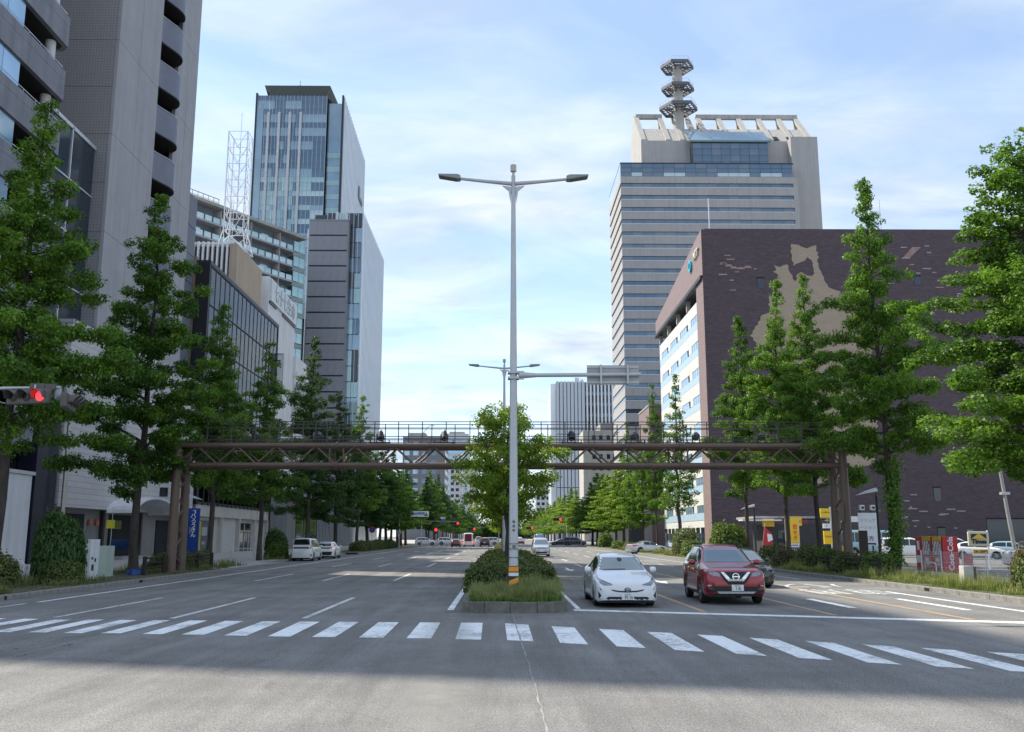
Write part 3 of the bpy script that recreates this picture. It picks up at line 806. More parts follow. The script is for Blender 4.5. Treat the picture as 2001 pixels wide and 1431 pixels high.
# --- white building with pale lettering
b = thing('white_building', (-36, 138, 0), 'white office building with a pale lettered parapet and a small red emblem', 'building')
boxes('wall', M_whitew, b, (-48, -33, 130, 147.5, 0, 38.4))
boxes('parapet_sign', mat('pale sign board', (0.60, 0.63, 0.66), 0.5), b, (-33, -32.7, 130.6, 147.3, 35.0, 38.2))
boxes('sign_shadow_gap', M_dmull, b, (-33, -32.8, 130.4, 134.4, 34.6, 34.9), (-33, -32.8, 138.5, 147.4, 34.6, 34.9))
put('lettering', text_mesh('七十七生命', 2.7, mat('faint grey letters', (0.40, 0.44, 0.48), 0.5), 0.05), b, face_dir((-32.66, 139, 36.5), '+X'))
M_redem = mat('red emblem', (0.62, 0.05, 0.06), 0.45)
boxes('emblem_backing', mat('pink emblem', (0.75, 0.45, 0.45), 0.5), b, (-33, -32.85, 132.2, 134.8, 29.6, 32.2)); boxes('emblem', M_redem, b, (-32.85, -32.75, 132.4, 135.2, 31.0, 31.4), (-32.85, -32.75, 132.6, 133.6, 30.0, 30.9))
boxes('wing', M_whitew, b, (-48, -32.6, 147.6, 156, 0, 30.2)); boxes('cornice', M_whitew, b, (-48, -32.2, 147.4, 156.2, 27.0, 27.6))
boxes('window', mat('brown window', (0.08, 0.06, 0.05), 0.3), b, *[(-32.62, -32.55, y, y + 1.2, 22, 26) for y in (148.2, 150, 151.8, 153.6)])
boxes('bracket_sign', mat('bracket sign frame', (0.42, 0.45, 0.5), 0.5), b, (-31.9, -30.2, 128.9, 129.15, 20, 27)); boxes('bracket_sign_face', M_whitew, b, (-31.75, -30.35, 128.85, 128.9, 20.3, 26.7))
put('lettering', text_mesh('ス', 1.6, M_dmull, 0.02), b, face_dir((-31.05, 128.83, 25.4), '-Y'))

# --- balconied apartment block, set at an angle behind
b = thing('apartment_block', (-47.35, 172, 0), 'long apartment block with rows of glass fronted balconies behind the white building', 'building')
A0 = Vector((-58.0, 155.3, 0)); A1 = Vector((-39.7, 184.0, 0)); ax_ = (A1 - A0).normalized(); nx_ = Vector((ax_.y, -ax_.x, 0)); LEN = (A1 - A0).length
MA = Matrix.Translation(A0) @ Matrix(((ax_.x, nx_.x, 0, 0), (ax_.y, nx_.y, 0, 0), (0, 0, 1, 0), (0, 0, 0, 1)))
mb = MB(); mb.box(0, LEN, -14, -1.8, 0, 61.2); mb.build('core', mat('blue grey wall', (0.16, 0.195, 0.235), 0.7, var=0.3, scale=0.4), b, M=MA)
mb = MB(); mb.box(-.3, LEN + .3, -14, .2, 61.2, 61.8); mb.build('roof', M_conc, b, M=MA)
M_slabu = mat('grey slab edge', (0.34, 0.35, 0.38), 0.7); gm = unit_box('balcony_glass', G_pale, 1.5, .05, 1.0)
gm2 = unit_box('balcony_glass', G_green, 1.5, .05, 1.0); wm_ = unit_box('window', G_dark, 2.0, .06, 2.0); wm2 = unit_box('window', G_pale, 2.0, .06, 2.0)
for j in range(11):
    z = 58.0 - 3.1 * j
    mb = MB(); mb.box(4 if j < 3 else 0, LEN - 3.2, -1.8, .1, z - .28, z); mb.build('balcony_slab', M_slabu, b, M=MA)
    for i in range(16):
        x = 1.2 + i * 1.85
        if x > LEN - 4: break
        if j < 3 and x < 4: continue
        put('balcony_glass', gm if (i * 7 + j * 3) % 5 else gm2, b, MA @ Matrix.Translation((x + .8, .05, z + .55)))
        if i % 3 == 0: put('window', wm_ if (i + j) % 2 else wm2, b, MA @ Matrix.Translation((x + 1.4, -1.74, z + 1.1)))
        if i % 4 == 2:
            put('partition', PARTI if 'PARTI' in globals() else globals().setdefault('PARTI', unit_box('partition', M_conc, .16, 1.7, 2.7)), b, MA @ Matrix.Translation((x, -.85, z + 1.4)))
    for i in range(2): put('end_window', ENDW if 'ENDW' in globals() else globals().setdefault('ENDW', unit_box('end_window', G_green, 1.5, .2, 2.0)), b, MA @ Matrix.Translation((LEN - 2.4 + i * 1.6, -.05, z + 1.1)))
    mb = MB(); mb.box(LEN - 3.3, LEN, -1.8, 0.02, z - .9, z - .05); mb.build('spandrel', mat('grey green spandrel', (0.22, 0.27, 0.27), 0.5), b, M=MA)
mb = MB(); mb.box(0, 3.8, -1.8, .12, 49, 61); mb.build('stair_glazing', G_steel, b, M=MA)
mb = MB(); [mb.cyl((x, .4, 18), (x, .4, 63.5), .07, n=6) for x in (14.2, 14.7, LEN + .2)]; mb.build('standpipe', M_steelw, b, M=MA)
mb = MB(); [mb.bar((x, -1, 61.8), (x, -1, 63.2), .08, .08) for x in np.arange(4, 13, 1.2)]; mb.bar((4, -1, 63.2), (12.5, -1, 63.2), .12, .12); mb.bar((4, -1, 62.5), (12.5, -1, 62.5), .08, .08); mb.build('roof_railing', M_conc, b, M=MA)

# --- blue glass tower with lower wing
b = thing('glass_tower', (-45, 225, 0), 'tall blue green glass tower with pale piers, white ribbed flank and lower wing', 'building')
M_rib = mat('pale ribbed flank', (0.74, 0.77, 0.80), 0.28, 0.55, var=0.05, scale=0.3)
M_pier = mat('pale pier', (0.50, 0.52, 0.55), 0.5)
boxes('core', M_dmull, b, (-59.5, -38.8, 217.4, 251.7, 0, 105))
xs = [-59.5, -56.6, -54.0, -51.4, -48.8, -42.6]; rr = random.Random(8)
def glass_front(b, xs, y, z0, nfl, fh, mats, sub=3):
    for j in range(nfl):
        for i in range(len(xs) - 1):
            w = (xs[i + 1] - xs[i] - .1) / 2
            for s_ in range(2):
                x0 = xs[i] + .05 + w * s_
                za = z0 + j * fh
                top = j > nfl - 7
                m1 = rr.choice((G_steel, G_steel, G_blue) if top else mats)
                put('pane', unit_cache(m1, w - .04, .06, fh * .62 - .04), b, Matrix.Translation((x0 + w / 2, y, za + fh * .31)))
                put('spandrel_pane', unit_cache(G_blue if top else rr.choice((G_green, G_pale, G_green, G_steel)), w - .04, .06, fh * .38 - .04), b, Matrix.Translation((x0 + w / 2, y, za + fh * .81)))
UC = {}
def unit_cache(m, sx, sy, sz):
    k = (m.name, round(sx, 3), round(sy, 3), round(sz, 3))
    if k not in UC: UC[k] = unit_box('pane', m, sx, sy, sz)
    return UC[k]
glass_front(b, xs, 215.3, 52.0, 16, 3.5, (G_steel, G_green, G_green, G_pale, G_blue))
mul = MB()
for x0, x1 in zip(xs[:-1], xs[1:]):
    for k in range(7 if x1 > -43 else 3): 
        x = x0 + (x1 - x0) * k / (6 if x1 > -43 else 3)
        mul.box(x - .035, x + .035, 215.1, 215.25, 30, 108)
mul.build('mullions', mat('grey tower mullion', (0.52, 0.57, 0.60), 0.4, 0.3), b)
for x in xs[1:5]: boxes('pier', M_pier, b, (x - .30, x + .30, 214.7, 215.2, 30, 103.5), bevel=0.05)
boxes('recessed_glass', G_steel, b, (-42.5, -39.0, 217, 217.2, 74, 106.8)); 
boxes('recess_floor', G_green, b, *[(-42.5, -39.0, 216.9, 217, z, z + 1.3) for z in np.arange(75, 96, 3.5)])
boxes('edge_fin', M_dmull, b, (-59.9, -59.5, 214.9, 222, 30, 108.5), (-38.9, -38.45, 214.9, 215.8, 74, 108))
boxes('corner_glass', G_steel, b, (-59.5, -57.9, 215.05, 215.1, 30, 104.5))
fl = MB(); fl.prism([(215.8, 72), (251.8, 72), (251.8, 105.8), (215.8, 108.0)], 'X', -38.75, -38.45); fl.build('flank', M_rib, b)
boxes('flank_rib', M_rib, b, *[(-38.45, -38.25, y, y + .35, 72, 106 + (251 - y) * .05) for y in np.arange(216, 251.5, 1.9)])
boxes('flank_groove', mat('flank groove', (0.20, 0.25, 0.31), 0.35, 0.3), b, *[(-38.45, -38.42, y + .36, y + 1.1, 72, 105.6 + (251 - y) * .05) for y in np.arange(216, 251.0, 1.9)])
boxes('flank_emblem', mat('grey emblem', (0.1, 0.12, 0.15), 0.5), b, (-38.24, -38.1, 240, 246.5, 91.0, 92.2), (-38.24, -38.1, 240, 242, 92.2, 94.5))
rf = MB(); rf.add([(-57.5, 213.4, 109.7), (-41.6, 213.4, 109.7), (-40.5, 226, 108.0), (-58.2, 226, 108.0), (-56.3, 215.4, 108.0), (-42.8, 215.4, 108.0), (-42.8, 226, 107.9), (-56.3, 226, 107.9)], [(0, 1, 2, 3), (4, 5, 1, 0), (5, 6, 2, 1), (7, 4, 0, 3), (4, 7, 6, 5)])
rf.build('roof_canopy', mat('roof canopy grey', (0.10, 0.125, 0.13), 0.5), b)
mb = MB(); mb.cyl((-49.5, 216, 110), (-49.5, 216, 112.2), .12, n=6); mb.cyl((-49.5, 216, 110.3), (-49.5, 216, 111.0), .3, n=8); mb.build('roof_beacon', M_mull, b)
# lower wing
boxes('wing_core', G_dark, b, (-41.8, -31.3, 202.6, 239.8, 0, 73))
xs2 = [-38.9, -36.8, -34.6, -32.6, -31.1]
for j in range(20):
    for x0, x1 in zip(xs2[:-1], xs2[1:]):
        put('pane', unit_cache(rr.choice((G_steel, G_blue, G_green, G_dark)), x1 - x0 - .1, .06, 3.3), b, Matrix.Translation(((x0 + x1) / 2, 202.4, 3.5 + j * 3.5 + 1.75)))
boxes('wing_mullions', M_mull, b, *[(x - .05, x + .05, 202.2, 202.36, 20, 73.6) for x in np.arange(-38.9, -31, .98)])
boxes('wing_pier', M_pier, b, (-37.1, -36.5, 202.0, 202.3, 62, 73.6), (-34.9, -34.3, 202.0, 202.3, 62, 73.6))
fl = MB(); fl.box(-31.3, -31.0, 202.5, 239.8, 0, 73.6); fl.build('wing_flank', M_rib, b)
boxes('wing_rib', M_rib, b, *[(-31.0, -30.8, y, y + .35, 8, 73.7) for y in np.arange(202.6, 239.5, 1.9)])
boxes('wing_groove', MATS['flank groove'], b, *[(-31.0, -30.97, y + .36, y + 1.1, 8, 73.5) for y in np.arange(202.6, 239, 1.9)])
M_panel = mat('grey metal panel', (0.235, 0.235, 0.265), 0.45, 0.15, var=0.06, scale=0.6)
boxes('panel_core', M_dmull, b, (-42.4, -34.0, 200.3, 202.3, 0, 70.6))
for j in range(18):
    for i in range(5): put('cladding_panel', unit_cache(M_panel, 1.66, .2, 3.15), b, Matrix.Translation((-41.55 + i * 1.68, 200.2, 69.2 - 3.5 * j)))
boxes('panel_edge', M_panel, b, (-34.05, -33.75, 200.2, 202.3, 10, 70.8)); boxes('panel_roof', M_panel, b, (-42.5, -33.7, 200.0, 202.3, 70.8, 71.1))

# --- low hall with a pale roof under the trees
b = thing('low_hall', (-30, 165, 0), 'low grey hall with a pale overhanging roof behind the parked cars', 'building')
boxes('wall', mat('grey hall wall', (0.26, 0.26, 0.26), 0.75, var=0.1, streak=0.2), b, (-48, -30, 134, 194, 0, 7.4))
for y0 in np.arange(134, 194, 10): 
    mb = MB(); mb.prism([(-48, 9.4), (-28.6, 7.5), (-28.6, 7.9), (-48, 9.9)], 'Y', y0, y0 + 9.9); mb.build('roof_panel', M_whitew, b)
boxes('window', G_dark, b, *[(-30.0, -29.9, y, y + 4.2, 0.6, 5.6) for y in np.arange(140, 192, 5.2)])
boxes('mullion', M_mull, b, *[(-29.95, -29.8, y, y + .18, 0.4, 6) for y in np.arange(156, 193, 1.3)])
boxes('sign', M_redem, b, (-29.9, -29.0, 139.8, 140.0, 5.0, 6.8)); put('lettering', text_mesh('つ', 1.2, M_whitew, 0.02), b, face_dir((-29.45, 139.76, 5.9), '-Y'))
boxes('bracket', M_mull, b, (-30.0, -29.9, 139.7, 140.1, 5.0, 6.9))
# --- pale banded office tower on the right, with roof frame and aerial mast
b = thing('banded_tower', (55, 248, 0), 'pale grey office tower with dark window bands, blue glass crown and sloping roof frame', 'building')
M_band = mat('pale grey band', (0.42, 0.40, 0.39), 0.7, var=0.05, scale=0.4, streak=0.12)
M_band2 = mat('pale roof concrete', (0.44, 0.42, 0.385), 0.75, var=0.1, scale=0.5, streak=0.2)
X0, X1, YF, YB = 31.6, 77.5, 236.0, 262.0
boxes('core', M_dmull, b, (X0 + .5, X1 - .3, YF + .5, YB, 0, 99))
WP = [unit_box('window_pane', m, 2.80, .08, 1.14) for m in (G_blue, G_blue, G_blue, G_blue, glass('grey window', (0.16, 0.20, 0.25), 0.6), glass('grey window', (0.16, 0.20, 0.25), 0.6))]
rr = random.Random(3)
far_panes = MB()
for j in range(0, 27):
    zb = 92.8 - 3.35 * j
    if zb < 3: break
    zt_band = zb + 3.35 if j else 95.8
    boxes('spandrel_band', M_band, b, (X0 + .01, X1, YF, YF + .5, zb + 1.18, zt_band - .01 if j == 0 else zt_band))
    boxes('side_band', M_band, b, (X0, X0 + .5, YF + .51, YB, zb + 1.18, zt_band))
    boxes('sill', M_steelw, b, (X0 + .01, X1, YF - .06, YF - .002, zb - .12, zb + .02))
    for i in range(16):
        x = X0 + 1.5 + i * 2.86
        if (j < 7) or (i < 8 and j < 24): put('window_pane', rr.choice(WP), b, Matrix.Translation((x, YF + .35, zb + .59)))
    boxes('side_window_band', G_dark, b, (X0 + .2, X0 + .3, YF + .6, YB, zb + .02, zb + 1.16))
CP = [unit_box('crown_pane', m, 2.80, .08, 1.14) for m in (G_blue, MATS['grey window'], G_blue)]; CP2 = unit_box('crown_pane', G_pale, 2.80, .08, 1.05)
for r_ in range(3):
    for i in range(16):
        put('crown_pane', (rr.choice(CP) if r_ else (CP2 if rr.random() < .4 else CP[1])), b, Matrix.Translation((X0 + 1.5 + i * 2.86, YF + .05, 96.4 + 1.2 * r_)))
    boxes('crown_side', G_pale, b, (X0 + .02, X0 + .1, YF + .2, YB, 95.85 + 1.2 * r_, 96.98 + 1.2 * r_))
boxes('crown_roof', M_dmull, b, (X0, X1 + .2, YF, YB, 99.45, 99.7))
boxes('end_strip', M_band, b, (X1, X1 + 1.2, YF + .01, YB, 0, 95.6))
boxes('service_core', M_band, b, (X1 + 1.2, 86.0, 240, 262, 0, 109.0))
boxes('core_slit', M_black, b, *[(X1 + 1.3, X1 + 1.7, 239.96, 240.01, z, z + 1.0) for z in (84, 87.4, 90.7)])
# sloping roof frame
boxes('roof_front_wall', M_band, b, (39.0, 78.72, 243, 243.6, 99.7, 109.0))
mb = MB(); mb.prism([(243, 99.7), (243, 109.2), (256, 122.2), (262, 116), (262, 99.7)], 'X', 38.4, 39.0); mb.build('gable', M_band2, b)
mb = MB(); mb.prism([(243.1, 109.0), (249.4, 115.3), (249.4, 114.5), (243.9, 109.0)], 'X', 39.0, 85.8); mb.build('roof_slope', M_band2, b)
mb = MB(); mb.prism([(243, 109.0), (243, 109.4), (256, 122.4), (256, 121.2), (244.2, 109.0)], 'X', 0, 1.3); rib = mb.mesh('roof_rib', M_band2)
for x in (38.5, 45.3, 49.2, 53.2, 56.4, 62.2, 68.0, 73.8, 79.6, 84.7): put('roof_rib', rib, b, Matrix.Translation((x, .02 * (x % 3), 0)))
boxes('ridge_beam', M_band2, b, (39.0, 46.6, 255.2, 256.2, 121.2, 122.5), (56.4, 86, 255.2, 256.2, 121.2, 122.5))
boxes('ridge_post', M_band2, b, *[(x, x + 1.0, 255.0, 255.9, 109, 121.2) for x in (45.5, 56.5, 62.4, 68.2, 74, 79.8, 84.9)])
boxes('slope_louvre', mat('grey louvre', (0.28, 0.275, 0.26), 0.7), b, *[(x, x + .14, 246.0, 249.6, 112.3, 115.75) for x in ()])
for x0, x1 in ((70.5, 76.5), (79, 84)): 
    mb = MB(); mb.prism([(243.25, 109.45), (244.9, 111.1), (244.9, 110.9), (243.4, 109.3)], 'X', x0, x1); mb.build('roof_hatch', M_black, b, M=Matrix.Translation((0, -.06, .02)))
# glazed hall in the middle of the roof
boxes('hall_core', G_dark, b, (51.8, 72.2, 239.7, 243, 99.7, 107.2))
for r_ in range(4):
    for i in range(8): put('hall_pane', unit_cache(rr.choice((G_blue, MATS['grey window'], G_blue)), 2.48, .08, 1.75), b, Matrix.Translation((53.1 + i * 2.56, 239.6, 100.7 + r_ * 1.82)))
mb = MB(); mb.prism([(239.3, 107.2), (239.3, 107.5), (244.6, 112.4), (244.6, 111.9)], 'X', 51.2, 72.8); mb.build('hall_roof', G_steel, b)
boxes('hall_eave', mat('green eave', (0.14, 0.25, 0.25), 0.5), b, (50.9, 73.0, 239.0, 239.5, 107.0, 107.45))
pt_ = yp(1384, 388, 150); mb = MB(); mb.cyl((pt_.x, 150, 45.3), (pt_.x, 150, pt_.z), .09, n=6); pole_ = mb.build('thin_roof_aerial', M_steelw, None)
tag(pole_, 'thin white aerial pole on the brown building roof, in front of the banded tower', 'aerial')
m = thing('aerial_mast', (50.4, 250, 108), 'concrete aerial mast with three hexagonal lattice platforms on the banded tower roof', 'mast')
mb = MB(); mb.cyl((50.4, 250, 108), (50.4, 250, 134.6), 1.6, 1.4, n=8); mb.build('shaft', M_band2, m)
for zc_, r_ in ((134.4, 4.6), (127.6, 4.55), (121.6, 5.3)):
    mb = MB()
    ring = lambda f, z=0.0: [Vector((50.4 + r_ * f * math.cos(R(60 * k)), 250 + r_ * f * math.sin(R(60 * k)), zc_ + z)) for k in range(6)]
    A, Bm, Cc = ring(1.0), ring(.72), ring(.42)
    c0 = Vector((50.4, 250, zc_)); low = Vector((50.4, 250, zc_ - 1.8))
    for k in range(6):
        n_ = (k + 1) % 6
        mb.bar(A[k], A[n_], .35, .9); mb.bar(Bm[k], Bm[n_], .22, .35); mb.bar(Cc[k], Cc[n_], .22, .35)
        mb.bar(c0, A[k], .32, .4); mb.bar(low, A[k].lerp(c0, .3), .2, .25)
        for t_ in (.33, .67): mb.bar(Cc[k].lerp(Cc[n_], t_), A[k].lerp(A[n_], t_), .13, .2)
    mb.build('platform', mat('dark platform steel', (0.13, 0.13, 0.135), 0.6, var=0.1), m)
    mb = MB()
    for k in range(6):
        n_ = (k + 1) % 6; up = Vector((0, 0, 1.5))
        mb.bar(A[k] + up, A[n_] + up, .06, .06)
        for t_ in (0, .25, .5, .75): p = A[k].lerp(A[n_], t_); mb.bar(p, p + up, .05, .05)
    mb.build('platform_railing', M_mull, m)
mb = MB(); [mb.cyl((50.4 + dx, 250 + dy, 134.8), (50.4 + dx, 250 + dy, 138.6), .06, n=5) for dx, dy in ((-4.4, -1), (4.2, -1.5), (4.0, 2))]; mb.build('whip_aerial', M_mull, m)

# --- dark brown tiled building facing the parking lot
b = thing('brown_building', (29, 131, 0), 'dark brown tiled building with a ragged tan patch on its windowless side wall', 'building')
M_btile = tile_mat('dark brown tile', (0.086, 0.055, 0.068), (0.046, 0.032, 0.039), 0.62, 0.155, 0.016, 0.32, 0.55, 'XZ', 0.5, 0.25, 1.2)
M_btile2 = tile_mat('reddish brown tile', (0.27, 0.195, 0.185), (0.17, 0.125, 0.12), 0.62, 0.155, 0.016, 0.15, 0.6, 'YZ', 0.5, 0.2)
M_strip = tile_mat('bare tan render', (0.41, 0.325, 0.24), (0.30, 0.24, 0.18), 0.62, 0.155, 0.014, 0.08, 0.8, 'XZ', 0.5, 0.15)
mb = MB(); mb.box(29.5, 95, 130.5, 131.0, 0, 45.9); mb.build('side_wall', M_btile, b)
boxes('core', M_btile, b, (33.2, 95, 131.0, 171.5, 0, 45.4))
mb = MB(); mb.prism([(130.55, 39.0), (130.55, 45.85), (172, 41.4), (172, 38.9)], 'X', 29.0, 33.2); mb.build('roof_band', M_btile2, b)
mb = MB(); mb.prism([(130.8, 38.45), (130.8, 38.97), (172, 38.87), (172, 38.35)], 'X', 28.7, 33.0); mb.build('band_soffit', M_dmull, b)
boxes('corner_pier', M_btile2, b, (29.0, 29.5, 130.5, 135.3, 0, 38.44))
boxes('corner_pier_front', M_btile, b, (29.003, 29.5, 130.46, 130.498, 0, 45.75))
boxes('loggia_wall', M_black, b, (31.5, 33.3, 135.3, 170, 36.6, 38.4))
boxes('loggia_column', M_conc, b, *[(29.3, 29.9, y, y + .6, 36.7, 38.5) for y in (144, 152.5, 161, 169.4)])
M_cream = mat('cream facade panel', (0.66, 0.66, 0.63), 0.6, var=0.05, scale=0.5); M_skyp = mat('sky blue spandrel', (0.42, 0.57, 0.70), 0.4, var=0.05)
boxes('facade_core', M_cream, b, (29.7, 33.2, 135.3, 170.6, 0, 36.6))
for j in range(9):
    z = 36.6 - 4.05 * j
    for y0 in np.arange(135.35, 170, 8.8):
        boxes('facade_panel', M_cream, b, (29.4, 29.7, y0, min(y0 + 8.74, 170.6), z - 1.85, z - .03)); boxes('blue_panel', M_skyp, b, (29.42, 29.7, y0, min(y0 + 8.74, 170.6), z - 4.02, z - 2.95))
        if y0 < 166: 
            for k in range(3): put('window', unit_cache_x(G_sky, 1.6, 1.0) if 'unit_cache_x' in globals() else unit_cache(G_sky, .1, 1.6, 1.0), b, Matrix.Translation((29.5, y0 + 2.2 + k * 1.75, z - 2.4)))
            boxes('facade_panel', M_cream, b, (29.4, 29.7, y0 + 6.5, min(y0 + 8.74, 170.6), z - 2.94, z - 1.87))
# ground-floor windows on the street side
boxes('lower_window', G_dark, b, *[(29.3, 29.42, y, y + 2.2, 1.0, 3.2) for y in np.arange(137, 168, 3.4)])
patch = [(42.08, 43.6), (43.08, 43.5), (43.6, 43.2), (44.38, 42.92), (45.0, 43.25), (45.74, 43.44), (45.6, 42.6), (45.78, 41.98), (45.7, 41.0), (45.95, 39.92), (46.3, 39.0), (46.74, 37.88), (47.1, 37.2), (47.51, 36.95), (48.2, 36.7), (48.64, 36.61), (49.84, 34.67), (52.5, 30), (53, 20), (52, 12), (44, 9), (41, 14), (42.5, 22), (38, 26), (35.5, 30), (37.3, 33.0), (38.93, 33.63), (38.3, 34.6), (38.53, 35.65), (39.2, 36.6), (39.76, 37.18), (39.6, 38.2), (39.86, 39.05), (39.22, 39.47), (39.72, 39.64), (39.4, 40.41), (40.25, 40.1), (40.8, 40.45), (41.42, 40.51), (41.45, 39.8), (41.7, 39.22), (42.0, 38.5), (42.28, 38.03), (42.6, 39.0), (43.27, 39.4), (44.1, 38.9), (44.81, 38.81), (45.1, 39.58), (44.94, 41.12), (44.3, 41.63), (43.94, 41.11), (42.7, 40.6), (42.2, 40.3), (42.05, 41.5), (41.9, 42.6)]
pr = random.Random(5); jag = []
for (x0, z0), (x1, z1) in zip(patch, patch[1:] + patch[:1]):        # stepped edge where whole tiles have gone
    n = max(1, int(abs(z1 - z0) / .31))
    for k in range(n):
        t = k / n; jag.append((x0 + (x1 - x0) * t + (pr.uniform(.0, .22) if k % 2 else -pr.uniform(0, .12)), z0 + (z1 - z0) * t))
mb = MB(); mb.prism(jag, 'Y', 130.44, 130.5); mb.build('bare_patch', M_strip, b)
M_chip = mat('pinkish bare chip', (0.40, 0.26, 0.24), 0.8, var=0.2); M_chip2 = mat('pale bare chip', (0.42, 0.38, 0.37), 0.8, var=0.2)
cr = random.Random(12)
for k in range(58):
    zone = cr.random()
    if zone < .1: x, z = cr.uniform(30.5, 37), cr.uniform(36, 43.5)
    elif zone < .5: x, z = cr.uniform(55, 66), cr.uniform(28, 45)
    elif zone < .8: x, z = cr.gauss(58, 3), cr.gauss(4.5, 1.5)
    else: x, z = cr.uniform(52, 76), cr.uniform(2, 30)
    w = cr.choice((.35, .62, .9, 1.2)); z = max(1, z)
    boxes('tile_chip', M_chip if cr.random() < .45 and z > 25 else M_chip2, b, (x, x + w, 130.45, 130.5, z, z + .14))
for x, z in ((31.5, 40.5), (32.3, 40.2), (33.0, 39.9), (34, 39.8), (35, 40.0)): boxes('tile_chip', M_chip, b, (x, x + 1.1, 130.45, 130.5, z, z + .15), (x + .2, x + .9, 130.45, 130.5, z + .16, z + .3))
for k in range(9): boxes('tile_chip', M_chip, b, (58.2 + k * .17, 59.2 + k * .2, 130.45, 130.5, 41.6 + k * .18, 41.75 + k * .18))
for x0, x1, z0, z1 in ((59.54, 60.45, 37.5, 38.8), (59.58, 60.44, 32.27, 33.86), (59.6, 60.5, 27.5, 29.1), (36.86, 37.8, 37, 38.44), (59.94, 60.88, 6.9, 8.52), (60.07, 61.1, 1.5, 3.04), (66.95, 69.9, 1.2, 4.24), (70.0, 73.2, 1.2, 4.24)):
    boxes('window', G_dark, b, (x0, x1, 130.43, 130.49, z0, z1)); boxes('window_lintel', M_black, b, (x0 - .05, x1 + .05, 130.40, 130.48, z1, z1 + .18))
lg = text_mesh('O', 2.4, mat('aqua logo', (0.05, 0.42, 0.60), 0.4), 0.15, bold=0.09); put('roof_logo', lg, b, face_dir((28.85, 138.3, 42.4), '-X'))
put('roof_lettering', text_mesh('NTT', 1.6, mat('cream letters', (0.7, 0.68, 0.58), 0.5), 0.15, bold=0.03), b, face_dir((28.85, 133.8, 43.0), '-X'))
mb = MB(); mb.cyl((55.6, 131.2, 45), (55.6, 131.2, 50.6), .05, n=5); o = mb.build('roof_aerial', M_mull, b)

# --- striped office tower in the distance
b = thing('striped_tower', (46, 540, 0), 'distant office tower of white and dark vertical stripes right of the tall lamp post', 'building')
def sc_(k, *bs): return [(x0 * k, x1 * k, y0 * k, y1 * k, (z0 - 1.95) * k + 1.95 if z0 > 0 else 0, (z1 - 1.95) * k + 1.95) for x0, x1, y0, y1, z0, z1 in bs]
kS = 1.78
boxes('core', G_dark, b, *sc_(kS, (17.8, 36.8, 300.4, 318, 0, 51)))
boxes('left_wall', M_rib, b, *sc_(kS, (16.1, 17.8, 301, 318, 0, 50.6)))
for i in range(8): boxes('white_panel', mat('bluish white panel', (0.50, 0.54, 0.60), 0.5, var=0.05), b, *sc_(kS, (17.9 + i * 1.18, 17.9 + i * 1.18 + .92, 300, 300.4, 0, 51.2)))
for i in range(8): boxes('white_fin', M_steelw, b, *sc_(kS, (27.6 + i * 1.17, 27.6 + i * 1.17 + .5, 299.7, 300.4, 0, 50.8)))
for j in range(14): boxes('dark_spandrel', G_blue, b, *sc_(kS, (27.3, 36.8, 300.2, 300.39, 1.2 + j * 3.5, 2.3 + j * 3.5)))
boxes('panel_joint', M_dmull, b, *sc_(kS, (17.9, 27.3, 299.98, 300.0, 34.0, 34.2), (17.9, 27.3, 299.98, 300.0, 17.0, 17.2)))
boxes('roof_plant', M_steelw, b, *sc_(kS, (24, 25.5, 302, 304, 51.2, 52.8), (26, 26.8, 302, 304, 51.2, 52.2)))
b = thing('beige_annex', (34, 330, 0), 'plain low beige building in front of the striped tower', 'building')
kB = 1.30
boxes('wall', M_beige, b, *sc_(kB, (21.8, 31.0, 248, 262, 0, 29.5))); boxes('window', G_dark, b, *sc_(kB, *[(x, x + .9, 247.9, 248.0, z, z + 1.2) for x in (24.2, 26.0, 28.0, 29.6) for z in (16, 19, 22, 24.6, 27.0)])); boxes('penthouse', M_conc, b, *sc_(kB, (26.5, 31.2, 249, 260, 29.5, 31.6)))
b = thing('terracotta_block', (30, 190, 0), 'small reddish tiled block between the banded tower and the cream facade', 'building')
boxes('wall', M_btile2, b, (29.6, 40, 186, 200, 0, 27.5)); boxes('window', G_dark, b, *[(29.5, 29.62, y, y + 2.4, z, z + 1.4) for y in (188, 192, 196) for z in (8, 12, 16, 20)]); boxes('roof', M_conc, b, (29.5, 40, 185.9, 200.1, 27.5, 27.9))

# --- far buildings down the left side of the street
def far_block(name, label, x0, x1, y0, y1, h, wallm, win, fx, fz, roofbox=None, ww=1.6, wh=1.5):
    b = thing(name, ((x0 + x1) / 2, y0, 0), label, 'building')
    boxes('wall', wallm, b, (x0, x1, y0, y1, 0, h))
    boxes('parapet', M_conc, b, (x0 - .15, x1 + .15, y0 - .15, y1, h, h + .8))
    for z in np.arange(h - 3.2, 14, -fz):
        for x in np.arange(x0 + .8, x1 - ww, fx): put('window', unit_cache(win, ww, .1, wh), b, Matrix.Translation((x + ww / 2, y0 - .03, z)))
        for y in np.arange(y0 + 1.2, min(y1 - 2, y0 + 20), fx * 1.4): put('window', unit_cache(win, .1, ww, wh), b, Matrix.Translation((x1 + .03 if x1 < 0 else x0 - .03, y + ww / 2, z)))
    if roofbox: boxes('roof_plant', M_conc, b, roofbox)
    return b
M_fg = mat('far grey wall', (0.16, 0.165, 0.18), 0.7, var=0.08); M_fl = mat('far pale wall', (0.52, 0.53, 0.54), 0.7, var=0.08); M_fb = mat('far beige wall', (0.45, 0.38, 0.31), 0.7, var=0.08)
far_block('grey_office', 'grey office block with blue windows behind the middle of the pipe gantry', -48.8, -27.8, 470, 500, 50.5, M_fg, G_sky, 4.4, 4.6, (-47, -38, 476, 486, 51, 53.5), 2.6, 2.2)
b = thing('pale_striped_office', (-36, 800, 0), 'pale office with thin horizontal window bands behind the pipe gantry', 'building')
